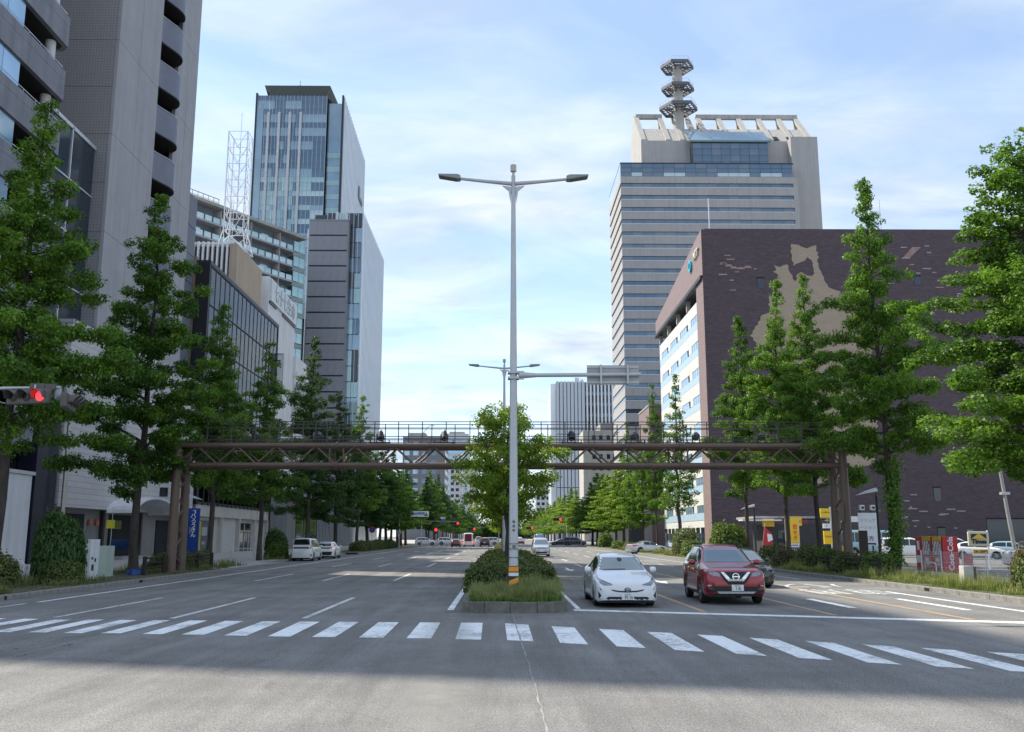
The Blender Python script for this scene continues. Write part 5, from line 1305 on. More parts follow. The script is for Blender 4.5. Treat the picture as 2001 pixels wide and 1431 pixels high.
SPEC = {
 'liftback': dict(L=4.54, W=1.76, wb=2.70, ax=.95, rw=.315, gc=.15, top=[(0, .60), (.03, .66), (.2, .745), (.6, .855), (1.1, .96), (1.95, 1.36), (2.4, 1.45), (2.9, 1.45), (3.7, 1.24), (4.3, 1.10), (4.48, 1.02), (4.54, .80)], belt=[(0, .53), (.1, .62), (.6, .76), (1.1, .87), (2.5, .93), (4.0, .99), (4.54, .78)], roof=[(0, .50), (.2, .62), (.6, .68), (1.1, .70), (1.95, .575), (3.0, .56), (4.2, .58), (4.54, .55)], ws=(1.12, 1.93), rg=(3.5, 4.3)),
 'suv': dict(L=4.69, W=1.82, wb=2.705, ax=.95, rw=.36, gc=.26, top=[(0, .80), (.04, .96), (.25, 1.03), (.7, 1.09), (1.25, 1.15), (2.0, 1.60), (2.45, 1.70), (3.6, 1.70), (4.3, 1.60), (4.58, 1.15), (4.69, .90)], belt=[(0, .72), (.1, .90), (.6, 1.0), (1.2, 1.06), (3.4, 1.10), (4.3, 1.14), (4.69, .85)], roof=[(0, .62), (.3, .74), (1.2, .74), (2.0, .62), (3.6, .60), (4.3, .58), (4.69, .6)], ws=(1.27, 1.98), rg=(4.32, 4.56)),
 'minivan': dict(L=4.7, W=1.72, wb=2.85, ax=.90, rw=.315, gc=.19, top=[(0, .72), (.05, .88), (.3, .98), (.8, 1.10), (1.55, 1.66), (2.0, 1.80), (4.2, 1.82), (4.5, 1.76), (4.62, 1.2), (4.7, .95)], belt=[(0, .68), (.1, .84), (.8, 1.0), (1.4, 1.04), (4.5, 1.06), (4.7, .9)], roof=[(0, .58), (.3, .68), (.8, .72), (1.55, .66), (2, .66), (4.5, .65), (4.7, .66)], ws=(.84, 1.52), rg=(4.5, 4.61)),
 'saloon': dict(L=4.8, W=1.82, wb=2.82, ax=.92, rw=.33, gc=.16, top=[(0, .58), (.05, .70), (.4, .80), (1.25, .95), (2.1, 1.36), (2.6, 1.43), (3.1, 1.41), (3.95, 1.10), (4.6, 1.06), (4.76, .98), (4.8, .75)], belt=[(0, .52), (.1, .66), (1.2, .88), (3.8, 1.0), (4.8, .72)], roof=[(0, .5), (.3, .68), (1.2, .72), (2.1, .57), (3.1, .55), (4.0, .66), (4.8, .6)], ws=(1.28, 2.07), rg=(3.12, 3.92)),
 'hatch': dict(L=4.2, W=1.74, wb=2.58, ax=.88, rw=.31, gc=.16, top=[(0, .62), (.05, .76), (.4, .86), (1.0, .98), (1.75, 1.40), (2.2, 1.50), (3.2, 1.48), (3.75, 1.34), (4.08, 1.0), (4.2, .75)], belt=[(0, .58), (.1, .72), (1.0, .92), (3.6, 1.02), (4.2, .72)], roof=[(0, .5), (.3, .66), (1.0, .70), (1.75, .58), (3.2, .55), (4.2, .58)], ws=(1.03, 1.73), rg=(3.7, 4.05)),
 'minibus': dict(L=6.2, W=1.95, wb=3.6, ax=1.1, rw=.36, gc=.28, top=[(0, 1.0), (.05, 1.2), (.3, 1.4), (.95, 2.35), (1.3, 2.52), (6.0, 2.55), (6.15, 2.45), (6.2, 2.3)], belt=[(0, .95), (.3, 1.25), (1, 1.3), (6.2, 1.3)], roof=[(0, .78), (.5, .84), (1.2, .82), (6.0, .84), (6.2, .80)], ws=(.4, .9), rg=(6.16, 6.19))}

def body_mesh(S, m):
    L, W = S['L'], S['W']; hw = W / 2
    ys = np.unique(np.concatenate([np.linspace(0, .25, 8), np.linspace(.25, L - .25, 46), np.linspace(L - .25, L, 7)]))
    def sm(pts, y, k=.06):
        x, z = zip(*pts); return sum(np.interp(np.clip(y + d, 0, L), x, z) for d in (-k, 0, k)) / 3 if .12 < y < L - .12 else float(np.interp(y, x, z))
    plan = [(0, .70), (.03, .80), (.09, .90), (.22, .965), (.5, .99), (1.2, 1.0), (L - 1.2, 1.0), (L - .4, .975), (L - .12, .93), (L - .03, .87), (L, .80)]
    axs = (S['ax'], S['ax'] + S['wb']); Ra = S['rw'] + .065
    secs = []
    for y in ys:
        w = hw * float(np.interp(y, *zip(*plan))); zt = sm(S['top'], y); zl = min(sm(S['belt'], y), zt - .03); wr = min(sm(S['roof'], y), w * .93)
        zb = S['gc'] + .06 * max(0, 1 - y / .3) + .08 * max(0, 1 - (L - y) / .3)
        for a in axs:
            if abs(y - a) < Ra: zb = max(zb, S['rw'] + math.sqrt(Ra ** 2 - (y - a) ** 2))
        zb = min(zb, zl - .08); h = zl - zb; u = zt - zl
        arch = max((math.exp(-((y - a) / .45) ** 2) for a in axs)); wf = 1 + .012 * arch
        p = [(w * .93, zb), (w * .985 * wf, zb + .10 * h), (w * 1.0 * wf, zb + .32 * h), (w * .985, zb + .55 * h), (w * .992, zb + .72 * h), (w * .975, zb + .9 * h), (w * .94, zl),
             (w * .94 + (wr - w * .94) * .45, zl + .46 * u), (wr + .02, zl + .82 * u), (wr * .93, zl + .93 * u), (wr * .72, zl + .98 * u), (wr * .36, zt), (0, zt + .008)]
        secs.append((y - L / 2, p))
    n = len(secs[0][1]); V = []; F = []
    for y, p in secs:
        for x, z in p: V.append((x, y, z))
        for x, z in reversed(p[:-1]): V.append((-x, y, z))
    k = 2 * n - 1
    for i in range(len(secs) - 1):
        for j in range(k - 1): F.append((i * k + j, i * k + j + 1, (i + 1) * k + j + 1, (i + 1) * k + j))
    F.append(tuple(range(k))); F.append(tuple(range((len(secs) - 1) * k, len(secs) * k))[::-1])
    mb = MB(); mb.add(V, F)
    return mb.mesh('body', m, smooth=True, sharp=38)

def patch(bvh, poly, view, m, off=.005, step=.10, name='patch'):
    """a piece of trim, lamp or glass drawn in one elevation and laid on the body surface"""
    bm = bmesh.new(); bm.faces.new([bm.verts.new((a, b_, 0)) for a, b_ in poly])
    bmesh.ops.triangulate(bm, faces=bm.faces)
    for _ in range(5):
        long = [e for e in bm.edges if e.calc_length() > step]
        if not long: break
        bmesh.ops.subdivide_edges(bm, edges=long, cuts=1); bmesh.ops.triangulate(bm, faces=bm.faces)
    dirs = {'front': Vector((0, 1, 0)), 'rear': Vector((0, -1, 0)), 'right': Vector((-1, 0, 0)), 'left': Vector((1, 0, 0))}[view]
    dead = []
    for v in bm.verts:
        a, b_ = v.co.x, v.co.y
        o = {'front': Vector((a, -8, b_)), 'rear': Vector((a, 8, b_)), 'right': Vector((8, a, b_)), 'left': Vector((-8, a, b_))}[view]
        h, nrm, _, _ = bvh.ray_cast(o, dirs)
        if h is None: dead.append(v); continue
        if nrm.dot(dirs) > 0: nrm = -nrm
        v.co = h + nrm * off - dirs * off * .5
    if dead: bmesh.ops.delete(bm, geom=dead, context='VERTS')
    ext = bmesh.ops.extrude_edge_only(bm, edges=[e for e in bm.edges if e.is_boundary])
    for v in ext['geom']:
        if isinstance(v, bmesh.types.BMVert): v.co += dirs * off * 2.5
    bmesh.ops.recalc_face_normals(bm, faces=bm.faces)
    me = bpy.data.meshes.new(name); bm.to_mesh(me); bm.free(); me.materials.append(m)
    me.polygons.foreach_set('use_smooth', [True] * len(me.polygons)); me.set_sharp_from_angle(angle=R(50))
    return me
WHEEL = {}
def wheel_meshes(r, w=.205):
    k = round(r, 3)
    if k not in WHEEL:
        Mx = Matrix.Rotation(R(90), 4, 'Y')
        t = MB(); t.lathe([(r * .66, -w / 2), (r * .93, -w / 2), (r, -w * .36), (r, w * .36), (r * .93, w / 2), (r * .66, w / 2), (r * .62, w * .3), (r * .62, -w * .3), (r * .66, -w / 2)], 26, Mx)
        rm = MB(); rm.lathe([(r * .67, w * .47), (r * .60, w * .40), (r * .58, w * .12), (0, w * .10)], 26, Mx)
        for i in range(5):
            a = i * 2 * math.pi / 5
            for da in (-.14, .14):
                p0 = Mx @ Vector((r * .12 * math.cos(a), r * .12 * math.sin(a), w * .36)); p1 = Mx @ Vector((r * .64 * math.cos(a + da), r * .64 * math.sin(a + da), w * .43)); rm.bar(p0, p1, .03, .035, 1)
        rm.lathe([(0, w * .44), (r * .16, w * .43), (r * .18, w * .3)], 12, Mx, 1)
        WHEEL[k] = (t.mesh('tyre', M_tyre, smooth=True), rm.mesh('rim', [M_trim, M_rim], smooth=True))
    return WHEEL[k]
CARS = {}
def mirror_poly(p): return [(-a, b_) for a, b_ in reversed(p)]
def car(model, color, loc, heading, label, group=None, name='parked_car', cat='car', detail=2, front=None, rear=None, wsm=G_car, rearm=G_cards, plate=None, glass_side=G_cards):
    """heading: degrees; 0 = nose towards the camera (-Y)"""
    S = SPEC[model]; L, W = S['L'], S['W']
    t = thing(name, loc, label, cat, group, R(heading))
    def sub(nm, me, parent=None, M=None):
        o = put(nm, me); o.parent = parent or t; o.matrix_parent_inverse = Matrix.Identity(4); o.matrix_basis = M or Matrix.Identity(4); return o
    key = (model, color.name)
    if key not in CARS:
        me = body_mesh(S, color); CARS[key] = (me, BVHTree.FromPolygons([v.co for v in me.vertices], [tuple(p.vertices) for p in me.polygons]), {})
    me, bvh, cache = CARS[key]
    body = sub('body', me)
    def P(nm, poly, view, m, off=.005, parent=None, step=.10):
        k = (nm, view, tuple(poly), m.name)
        if k not in cache: cache[k] = patch(bvh, poly, view, m, off, step, nm)
        return sub(nm, cache[k], parent)
    def top(y): return float(np.interp(y, *zip(*S['top'])))
    def belt(y): return float(np.interp(y, *zip(*S['belt'])))
    def rw_(y): return float(np.interp(y, *zip(*S['roof'])))
    a, c = S['ws']
    P('windscreen', [(-rw_(a) * 1.04, top(a) + .02), (rw_(a) * 1.04, top(a) + .02), (rw_(c) * .95, top(c) - .02), (-rw_(c) * .95, top(c) - .02)], 'front', wsm)
    a2, c2 = S['rg']
    P('rear_window', [(-rw_(c2) * .98, top(c2) + .03), (rw_(c2) * .98, top(c2) + .03), (rw_(a2) * .90, top(a2) - .05), (-rw_(a2) * .90, top(a2) - .05)] if model != 'minibus' else [(-.62, 1.0), (.62, 1.0), (.62, 2.35), (-.62, 2.35)], 'rear', rearm)
    y0, y1 = a + .30, (a2 + .10 if model in ('saloon',) else a2 - .08)
    if model in ('liftback',): y1 = 3.55
    n = 3 if L > 4.6 and model in ('minivan', 'suv') else 2
    if model == 'minibus': n = 4; y1 = 5.9
    ed = np.linspace(y0, y1, n + 1)
    for i in range(n):
        q = np.linspace(ed[i] + .035, ed[i + 1] - .035, 5)
        lo = [(float(y), belt(y) + .045) for y in q]; hi = [(float(y), max(belt(y) + .05, belt(y) + (top(y) - belt(y)) * .80)) for y in q[::-1]]
        pl = [(y - L / 2, z) for y, z in lo + hi]
        P('side_window', pl, 'right', glass_side); P('side_window', pl, 'left', glass_side)
    # underbody and wheels
    ub = MB(); ub.box(-W / 2 + .27, W / 2 - .27, -L / 2 + .25, L / 2 - .25, S['gc'] - .02, .62); ub.box(-W / 2 + .10, W / 2 - .10, -L / 2 + S['ax'] + S['rw'] + .12, -L / 2 + S['ax'] + S['wb'] - S['rw'] - .12, S['gc'] - .03, S['gc'] + .12)
    ub.box(-W / 2 + .12, W / 2 - .12, -L / 2 + .16, -L / 2 + .5, S['gc'] - .02, S['gc'] + .12); ub.box(-W / 2 + .12, W / 2 - .12, L / 2 - .5, L / 2 - .14, S['gc'] + .02, S['gc'] + .2)
    if 'ub' not in cache: cache['ub'] = ub.mesh('underbody', M_trim)
    sub('underbody', cache['ub'])
    tm, rm = wheel_meshes(S['rw'])
    for yy in (S['ax'], S['ax'] + S['wb']):
        for sx in (-1, 1):
            Mx = Matrix.Translation((sx * (W / 2 - .125), yy - L / 2, S['rw'])) @ Matrix.Rotation(0 if sx > 0 else math.pi, 4, 'Z')
            w_ = sub('wheel', tm, None, Mx); sub('rim', rm, w_)
    # mirrors
    if 'mir' not in cache:
        mm = MB(); mm.lathe([(0, -.075), (.06, -.07), (.085, -.02), (.085, .03), (.06, .07), (0, .075)], 12, Matrix.Diagonal((1.25, .8, 1, 1)) @ Matrix.Rotation(R(90), 4, 'Y')); cache['mir'] = mm.mesh('mirror', color, smooth=True)
        ma = MB(); ma.box(-.09, .02, -.02, .03, -.07, -.03); cache['mira'] = ma.mesh('mirror_arm', M_trim)
    for sx in (-1, 1):
        o = sub('mirror', cache['mir'], None, Matrix.Translation((sx * (W / 2 + .075), a + .42 - L / 2, belt(a + .4) + .10)))
        sub('mirror_arm', cache['mira'], o, Matrix.Rotation(0 if sx > 0 else math.pi, 4, 'Z'))
    if detail:
        for nm, poly, m, off in (front or FRONT[model]):
            P(nm, poly, 'front', m, off)
            if nm not in ('grille', 'intake', 'skid_plate', 'chrome_bar', 'plate_bar', 'bumper_lip'): P(nm, mirror_poly(poly), 'front', m, off)
        for nm, poly, m, off in (rear or REAR[model]):
            P(nm, poly, 'rear', m, off)
            if nm in ('tail_lamp', 'reflector'): P(nm, mirror_poly(poly), 'rear', m, off)
        if detail > 1:
            for sd in ('right', 'left'):
                for yy in (S['ax'] + S['wb'] * .40, S['ax'] + S['wb'] * .74): P('door_handle', [(yy - L / 2, belt(yy) - .12), (yy - L / 2 + .18, belt(yy) - .115), (yy - L / 2 + .18, belt(yy) - .085), (yy - L / 2, belt(yy) - .09)], sd, M_chrome if color in (C_red,) else color, .014)
                P('sill', [(S['ax'] + S['rw'] + .12 - L / 2, S['gc'] + .02), (S['ax'] + S['wb'] - S['rw'] - .12 - L / 2, S['gc'] + .02), (S['ax'] + S['wb'] - S['rw'] - .12 - L / 2, S['gc'] + .10), (S['ax'] + S['rw'] + .12 - L / 2, S['gc'] + .10)], sd, M_trim, .006)
    def number_plate(x, z, view, big, small):
        h, nr, _, _ = bvh.ray_cast(Vector((x, -8 if view == 'front' else 8, z)), Vector((0, 1 if view == 'front' else -1, 0)))
        yy = (h.y if h else -L / 2) + (-.022 if view == 'front' else .022)
        pm = unit_box('number_plate', M_plate, .34, .015, .17, .004)
        o = sub('number_plate', pm, None, Matrix.Translation((x, yy, z)))
        if big:
            D = Matrix.Translation((0, -.011 if view == 'front' else .011, 0)) @ (face_dir((0, 0, 0), '-Y' if view == 'front' else '+Y'))
            sub('plate_number', text_mesh(big, .105, M_ink, .001, bold=.002, sx=.92), o, D @ Matrix.Translation((.025, -.028, 0)))
            sub('plate_region', text_mesh(small, .045, M_ink, .001), o, D @ Matrix.Translation((0, .05, 0))); sub('plate_kana', text_mesh('さ', .04, M_ink, .001), o, D @ Matrix.Translation((-.14, -.03, 0)))
    if plate: number_plate(*plate)
    return t, P, sub, bvh
def ell(cx, cz, rx, rz, n=16): return [(cx + rx * math.cos(2 * math.pi * k / n), cz + rz * math.sin(2 * math.pi * k / n)) for k in range(n)]
FRONT = {
 'liftback': [('headlight', [(-.79, .80), (-.745, .66), (-.66, .60), (-.46, .605), (-.40, .63), (-.62, .69)], M_lamp, .008), ('headlight_slit', [(-.775, .585), (-.70, .485), (-.745, .47)], M_lamp, .008), ('grille', [(-.47, .50), (-.40, .492), (-.25, .465), (0, .455), (.25, .465), (.40, .492), (.47, .50), (.40, .455), (.25, .425), (0, .415), (-.25, .425), (-.40, .455)], M_trim, .006),
              ('intake', [(-.54, .30), (.54, .30), (.60, .255), (.46, .175), (-.46, .175), (-.60, .255)], M_trim, .006), ('corner_vent', [(-.80, .45), (-.72, .33), (-.79, .25)], M_trim, .006)],
 'suv': [('headlight', [(-.88, 1.02), (-.80, .995), (-.47, .90), (-.44, .80), (-.62, .82), (-.80, .90)], M_lamp, .008), ('grille', [(-.46, .93), (.46, .93), (.36, .72), (.22, .58), (-.22, .58), (-.36, .72)], M_trim, .006), ('intake', [(-.70, .53), (.70, .53), (.60, .40), (-.60, .40)], M_trim, .006),
         ('fog_recess', [(-.84, .585), (-.62, .585), (-.66, .50), (-.80, .50)], M_trim, .007), ('fog_lamp', [(-.80, .57), (-.68, .57), (-.70, .52), (-.78, .52)], M_lamp, .012), ('skid_plate', [(-.56, .385), (.56, .385), (.48, .325), (-.48, .325)], M_chrome, .012)],
 'minivan': [('headlight', [(-.80, .98), (-.52, .90), (-.52, .80), (-.78, .84)], M_lamp, .008), ('grille', [(-.50, .90), (.50, .90), (.46, .78), (-.46, .78)], M_trim, .006), ('chrome_bar', [(-.48, .86), (.48, .86), (.48, .835), (-.48, .835)], M_chrome, .012), ('intake', [(-.55, .48), (.55, .48), (.50, .33), (-.50, .33)], M_trim, .006), ('corner_vent', [(-.80, .55), (-.66, .52), (-.68, .38), (-.78, .38)], M_trim, .006)],
 'saloon': [('headlight', [(-.84, .76), (-.50, .68), (-.50, .60), (-.80, .63)], M_lamp, .008), ('grille', [(-.46, .66), (.46, .66), (.36, .42), (-.36, .42)], M_trim, .006), ('intake', [(-.6, .34), (.6, .34), (.5, .24), (-.5, .24)], M_trim, .006)],
 'hatch': [('headlight', [(-.82, .86), (-.50, .76), (-.50, .66), (-.78, .70)], M_lamp, .008), ('grille', [(-.46, .70), (.46, .70), (.42, .62), (-.42, .62)], M_trim, .006), ('intake', [(-.55, .42), (.55, .42), (.48, .26), (-.48, .26)], M_trim, .006)],
 'minibus': [('headlight', [(-.88, 1.02), (-.58, 1.0), (-.58, .86), (-.86, .86)], M_lamp, .008), ('grille', [(-.5, .98), (.5, .98), (.5, .84), (-.5, .84)], M_trim, .006)]}
REAR = {
 'liftback': [('tail_lamp', [(-.80, .98), (-.55, 1.0), (-.60, .70), (-.78, .60)], M_red_l, .008)], 'suv': [('tail_lamp', [(-.88, 1.12), (-.45, 1.05), (-.45, .95), (-.86, .92)], M_red_l, .008), ('bumper', [(-.8, .62), (.8, .62), (.75, .40), (-.75, .40)], M_trim, .006)],
 'minivan': [('tail_lamp', [(-.82, 1.30), (-.70, 1.28), (-.66, .98), (-.82, .98)], M_red_l, .008), ('reflector', [(-.80, .58), (-.72, .55), (-.74, .36), (-.80, .38)], M_trim, .008), ('garnish', [(-.6, 1.10), (.6, 1.10), (.6, .98), (-.6, .98)], M_trim, .008)],
 'saloon': [('tail_lamp', [(-.84, .98), (-.45, .96), (-.45, .86), (-.82, .86)], M_red_l, .008)], 'hatch': [('tail_lamp', [(-.80, 1.02), (-.48, .98), (-.52, .88), (-.78, .88)], M_red_l, .008), ('bumper', [(-.7, .60), (.7, .60), (.6, .30), (-.6, .30)], M_trim, .006), ('garnish', [(-.5, .98), (.5, .98), (.5, .86), (-.5, .86)], M_trim, .006)],
 'minibus': [('tail_lamp', [(-.94, 1.0), (-.78, 1.0), (-.78, .62), (-.92, .62)], M_redlit, .008)]}
M_emb = mat('dark blue emblem', (0.02, 0.03, 0.07), 0.2, 0.5)
# white liftback waiting at the line
t, P, sub, bv = car('liftback', C_white, (3.52, 28.95, 0), 0, 'white liftback car waiting at the stop line beside the median', 'cars waiting at the stop line', 'liftback_car', plate=(0, .305, 'front', '97-10', '仙台 300'))
P('bumper_lip', [(-.62, .165), (.62, .165), (.55, .135), (-.55, .135)], 'front', C_silver, .014)
e = P('emblem', ell(0, .49, .088, .062), 'front', M_emb, .02); P('emblem_ring', ell(0, .49, .06, .05), 'front', M_chrome, .026, e); P('emblem_core', ell(0, .485, .042, .036), 'front', M_emb, .032, e); P('emblem_bar', [(-.045, .515), (.045, .515), (.045, .503), (.012, .503), (.012, .45), (-.012, .45), (-.012, .503), (-.045, .503)], 'front', M_chrome, .036, e)
P('rain_sensor', ell(0, 1.27, .07, .05), 'front', M_trim, .012); P('wiper', [(-.55, .985), (.1, 1.0), (.1, 1.012), (-.55, 1.0)], 'front', M_trim, .014)
# crimson SUV
t, P, sub, bv = car('suv', C_red, (6.88, 30.0, 0), -2.5, 'crimson SUV waiting in the lane beside the white liftback', 'cars waiting at the stop line', 'red_suv', plate=(.04, .49, 'front', '1 81', '宮城 301'))
P('grille_chrome', [(-.43, .93), (-.34, .93), (-.15, .735), (.15, .735), (.34, .93), (.43, .93), (.22, .675), (-.22, .675)], 'front', M_chrome, .016)
e = P('emblem', ell(0, .80, .105, .10), 'front', M_chrome, .022); P('emblem_core', ell(0, .80, .08, .075), 'front', M_trim, .027, e); P('emblem_bar', [(-.108, .812), (.108, .812), (.108, .788), (-.108, .788)], 'front', M_chrome, .034, e)
P('bumper', [(-.86, .46), (-.72, .44), (.72, .44), (.86, .46), (.78, .30), (-.78, .30)], 'front', M_trim, .004)
for sx in (-1, 1):
    mb = MB(); mb.bar((sx * .60, -.15, 1.71), (sx * .58, 1.7, 1.72), .05, .05); sub('roof_rail', mb.mesh('roof_rail', M_trim))
for sd in ('right', 'left'): P('rocker_trim', [(-1.0, .36), (1.0, .36), (1.0, .40), (-1.0, .40)], sd, M_chrome, .02)
car('hatch', C_black, (9.65, 38.6, 0), 0, 'black car half hidden behind the crimson SUV', 'cars waiting at the stop line', 'black_car')
car('minivan', C_silver, (3.95, 94.5, 0), 0, 'silver minivan driving towards the camera in the lane beside the median', 'cars on the road', 'silver_minivan', plate=(0, .56, 'front', None, None))
car('saloon', C_silver, (16.6, 108.5, 0), 112, 'silver saloon turning off the road beside the bushes', 'cars on the road', 'silver_saloon')
car('minivan', C_white, (-15.75, 78.3, 0), 180, 'white minivan parked at the left kerb, seen from behind', 'cars parked at the left kerb', 'parked_minivan', plate=(0, .82, 'rear', None, None))
t, P, sub, bv = car('hatch', C_white, (-15.55, 86.9, 0), 180, 'white hatchback with amber hazard lamp parked in front of the white minivan', 'cars parked at the left kerb', 'parked_hatchback')
P('hazard_lamp', [(-.80, .96), (-.66, .95), (-.66, .88), (-.78, .88)], 'rear', M_amber, .014)
GF = 'cars at the far crossing'
car('suv', C_white, (-16.2, 208, 0), 92, 'white SUV crossing at the far junction, leftmost of the crossing cars', GF, 'far_car', detail=1)
car('suv', C_white, (-11.6, 210, 0), 90, 'white SUV crossing at the far junction, just right of the leftmost one', GF, 'far_car', detail=1)
car('suv', C_white, (-2.6, 208, 0), -90, 'white SUV crossing at the far junction behind the small bus', GF, 'far_car', detail=1)
car('hatch', C_dred, (-8.1, 174, 0), 180, 'dark red car waiting at the far junction left of the small bus', GF, 'far_car', detail=1)
car('minibus', C_white, (-5.95, 180, 0), 180, 'small white bus with a dark red rear window at the far junction', GF, 'small_bus', 'bus', detail=1, rearm=mat('wine red tailgate', (0.16, 0.008, 0.02), 0.3))
t, P, sub, bv = car('suv', C_black, (-2.95, 180, 0), 180, 'black SUV with lit brake lamp waiting at the far junction beside the median', GF, 'far_car', detail=1, plate=(0, .80, 'rear', None, None))
P('brake_lamp', [(-.25, 1.66), (.25, 1.66), (.25, 1.61), (-.25, 1.61)], 'rear', M_redlit, .03)
car('saloon', C_grey, (13.1, 207, 0), -80, 'dark grey saloon crossing the far junction right of the silver minivan', GF, 'far_car', detail=1)
car('minivan', C_grey, (15.8, 203, 0), 70, 'dark grey minivan at the right hand corner of the far junction', GF, 'far_car', detail=1)
car('hatch', C_dred, (5.0, 235, 0), 0, 'red hatchback far beyond the silver minivan', GF, 'far_car', detail=1)
car('suv', C_white, (5.2, 262, 0), 0, 'white SUV far beyond the red hatchback', GF, 'far_car', detail=1)
car('saloon', C_white, (2.9, 246, 0), 0, 'white saloon far off, partly behind the tall lamp post', GF, 'far_car', detail=1)
car('hatch', C_grey, (-3.0, 242, 0), 180, 'dark hatchback beyond the far junction, past the black SUV', GF, 'far_car', detail=1)
car('minibus', C_blue, (9.6, 236, 0), 0, 'blue high roofed van beyond the far junction', GF, 'far_van', 'van', detail=1)
car('minivan', C_white, (-5.8, 255, 0), 180, 'white van beyond the far junction in the left carriageway', GF, 'far_van', 'van', detail=1)
GP = 'cars in the parking lot'
car('minivan', C_white, (37.5, 88, .03), 78, 'white van parked behind the ivy clad ginkgo, left one of two', GP, 'parked_van', 'van', detail=1)
car('minivan', C_white, (42.6, 90, .03), 82, 'white van parked right behind the red vending machines', GP, 'parked_van', 'van', detail=1)
car('hatch', C_white, (40.6, 80.5, .03), 58, 'white hatchback parked between the vending machines and the yellow parking sign', GP, 'parked_car', detail=2, plate=(0, .5, 'front', None, None))
car('hatch', C_lblue, (45.0, 83.6, .03), 52, 'pale blue small car parked behind the yellow parking sign', GP, 'parked_car', detail=1)
car('hatch', C_black, (49.5, 88, .03), 40, 'black car parked behind the pale blue small car', GP, 'parked_car', detail=1)
car('saloon', C_white, (33.6, 58.6, .03), 88, 'pale saloon parked close behind the mesh fence at the right edge', GP, 'parked_car', detail=2)
car('saloon', C_silver, (47.0, 79.0, .03), 60, 'silver saloon parked at the right edge beyond the mesh fence', GP, 'parked_car', detail=1)
car('minibus', C_lblue, (37.5, 97, .03), 80, 'pale blue van parked behind the white parking notice board', GP, 'parked_van', 'van', detail=1)
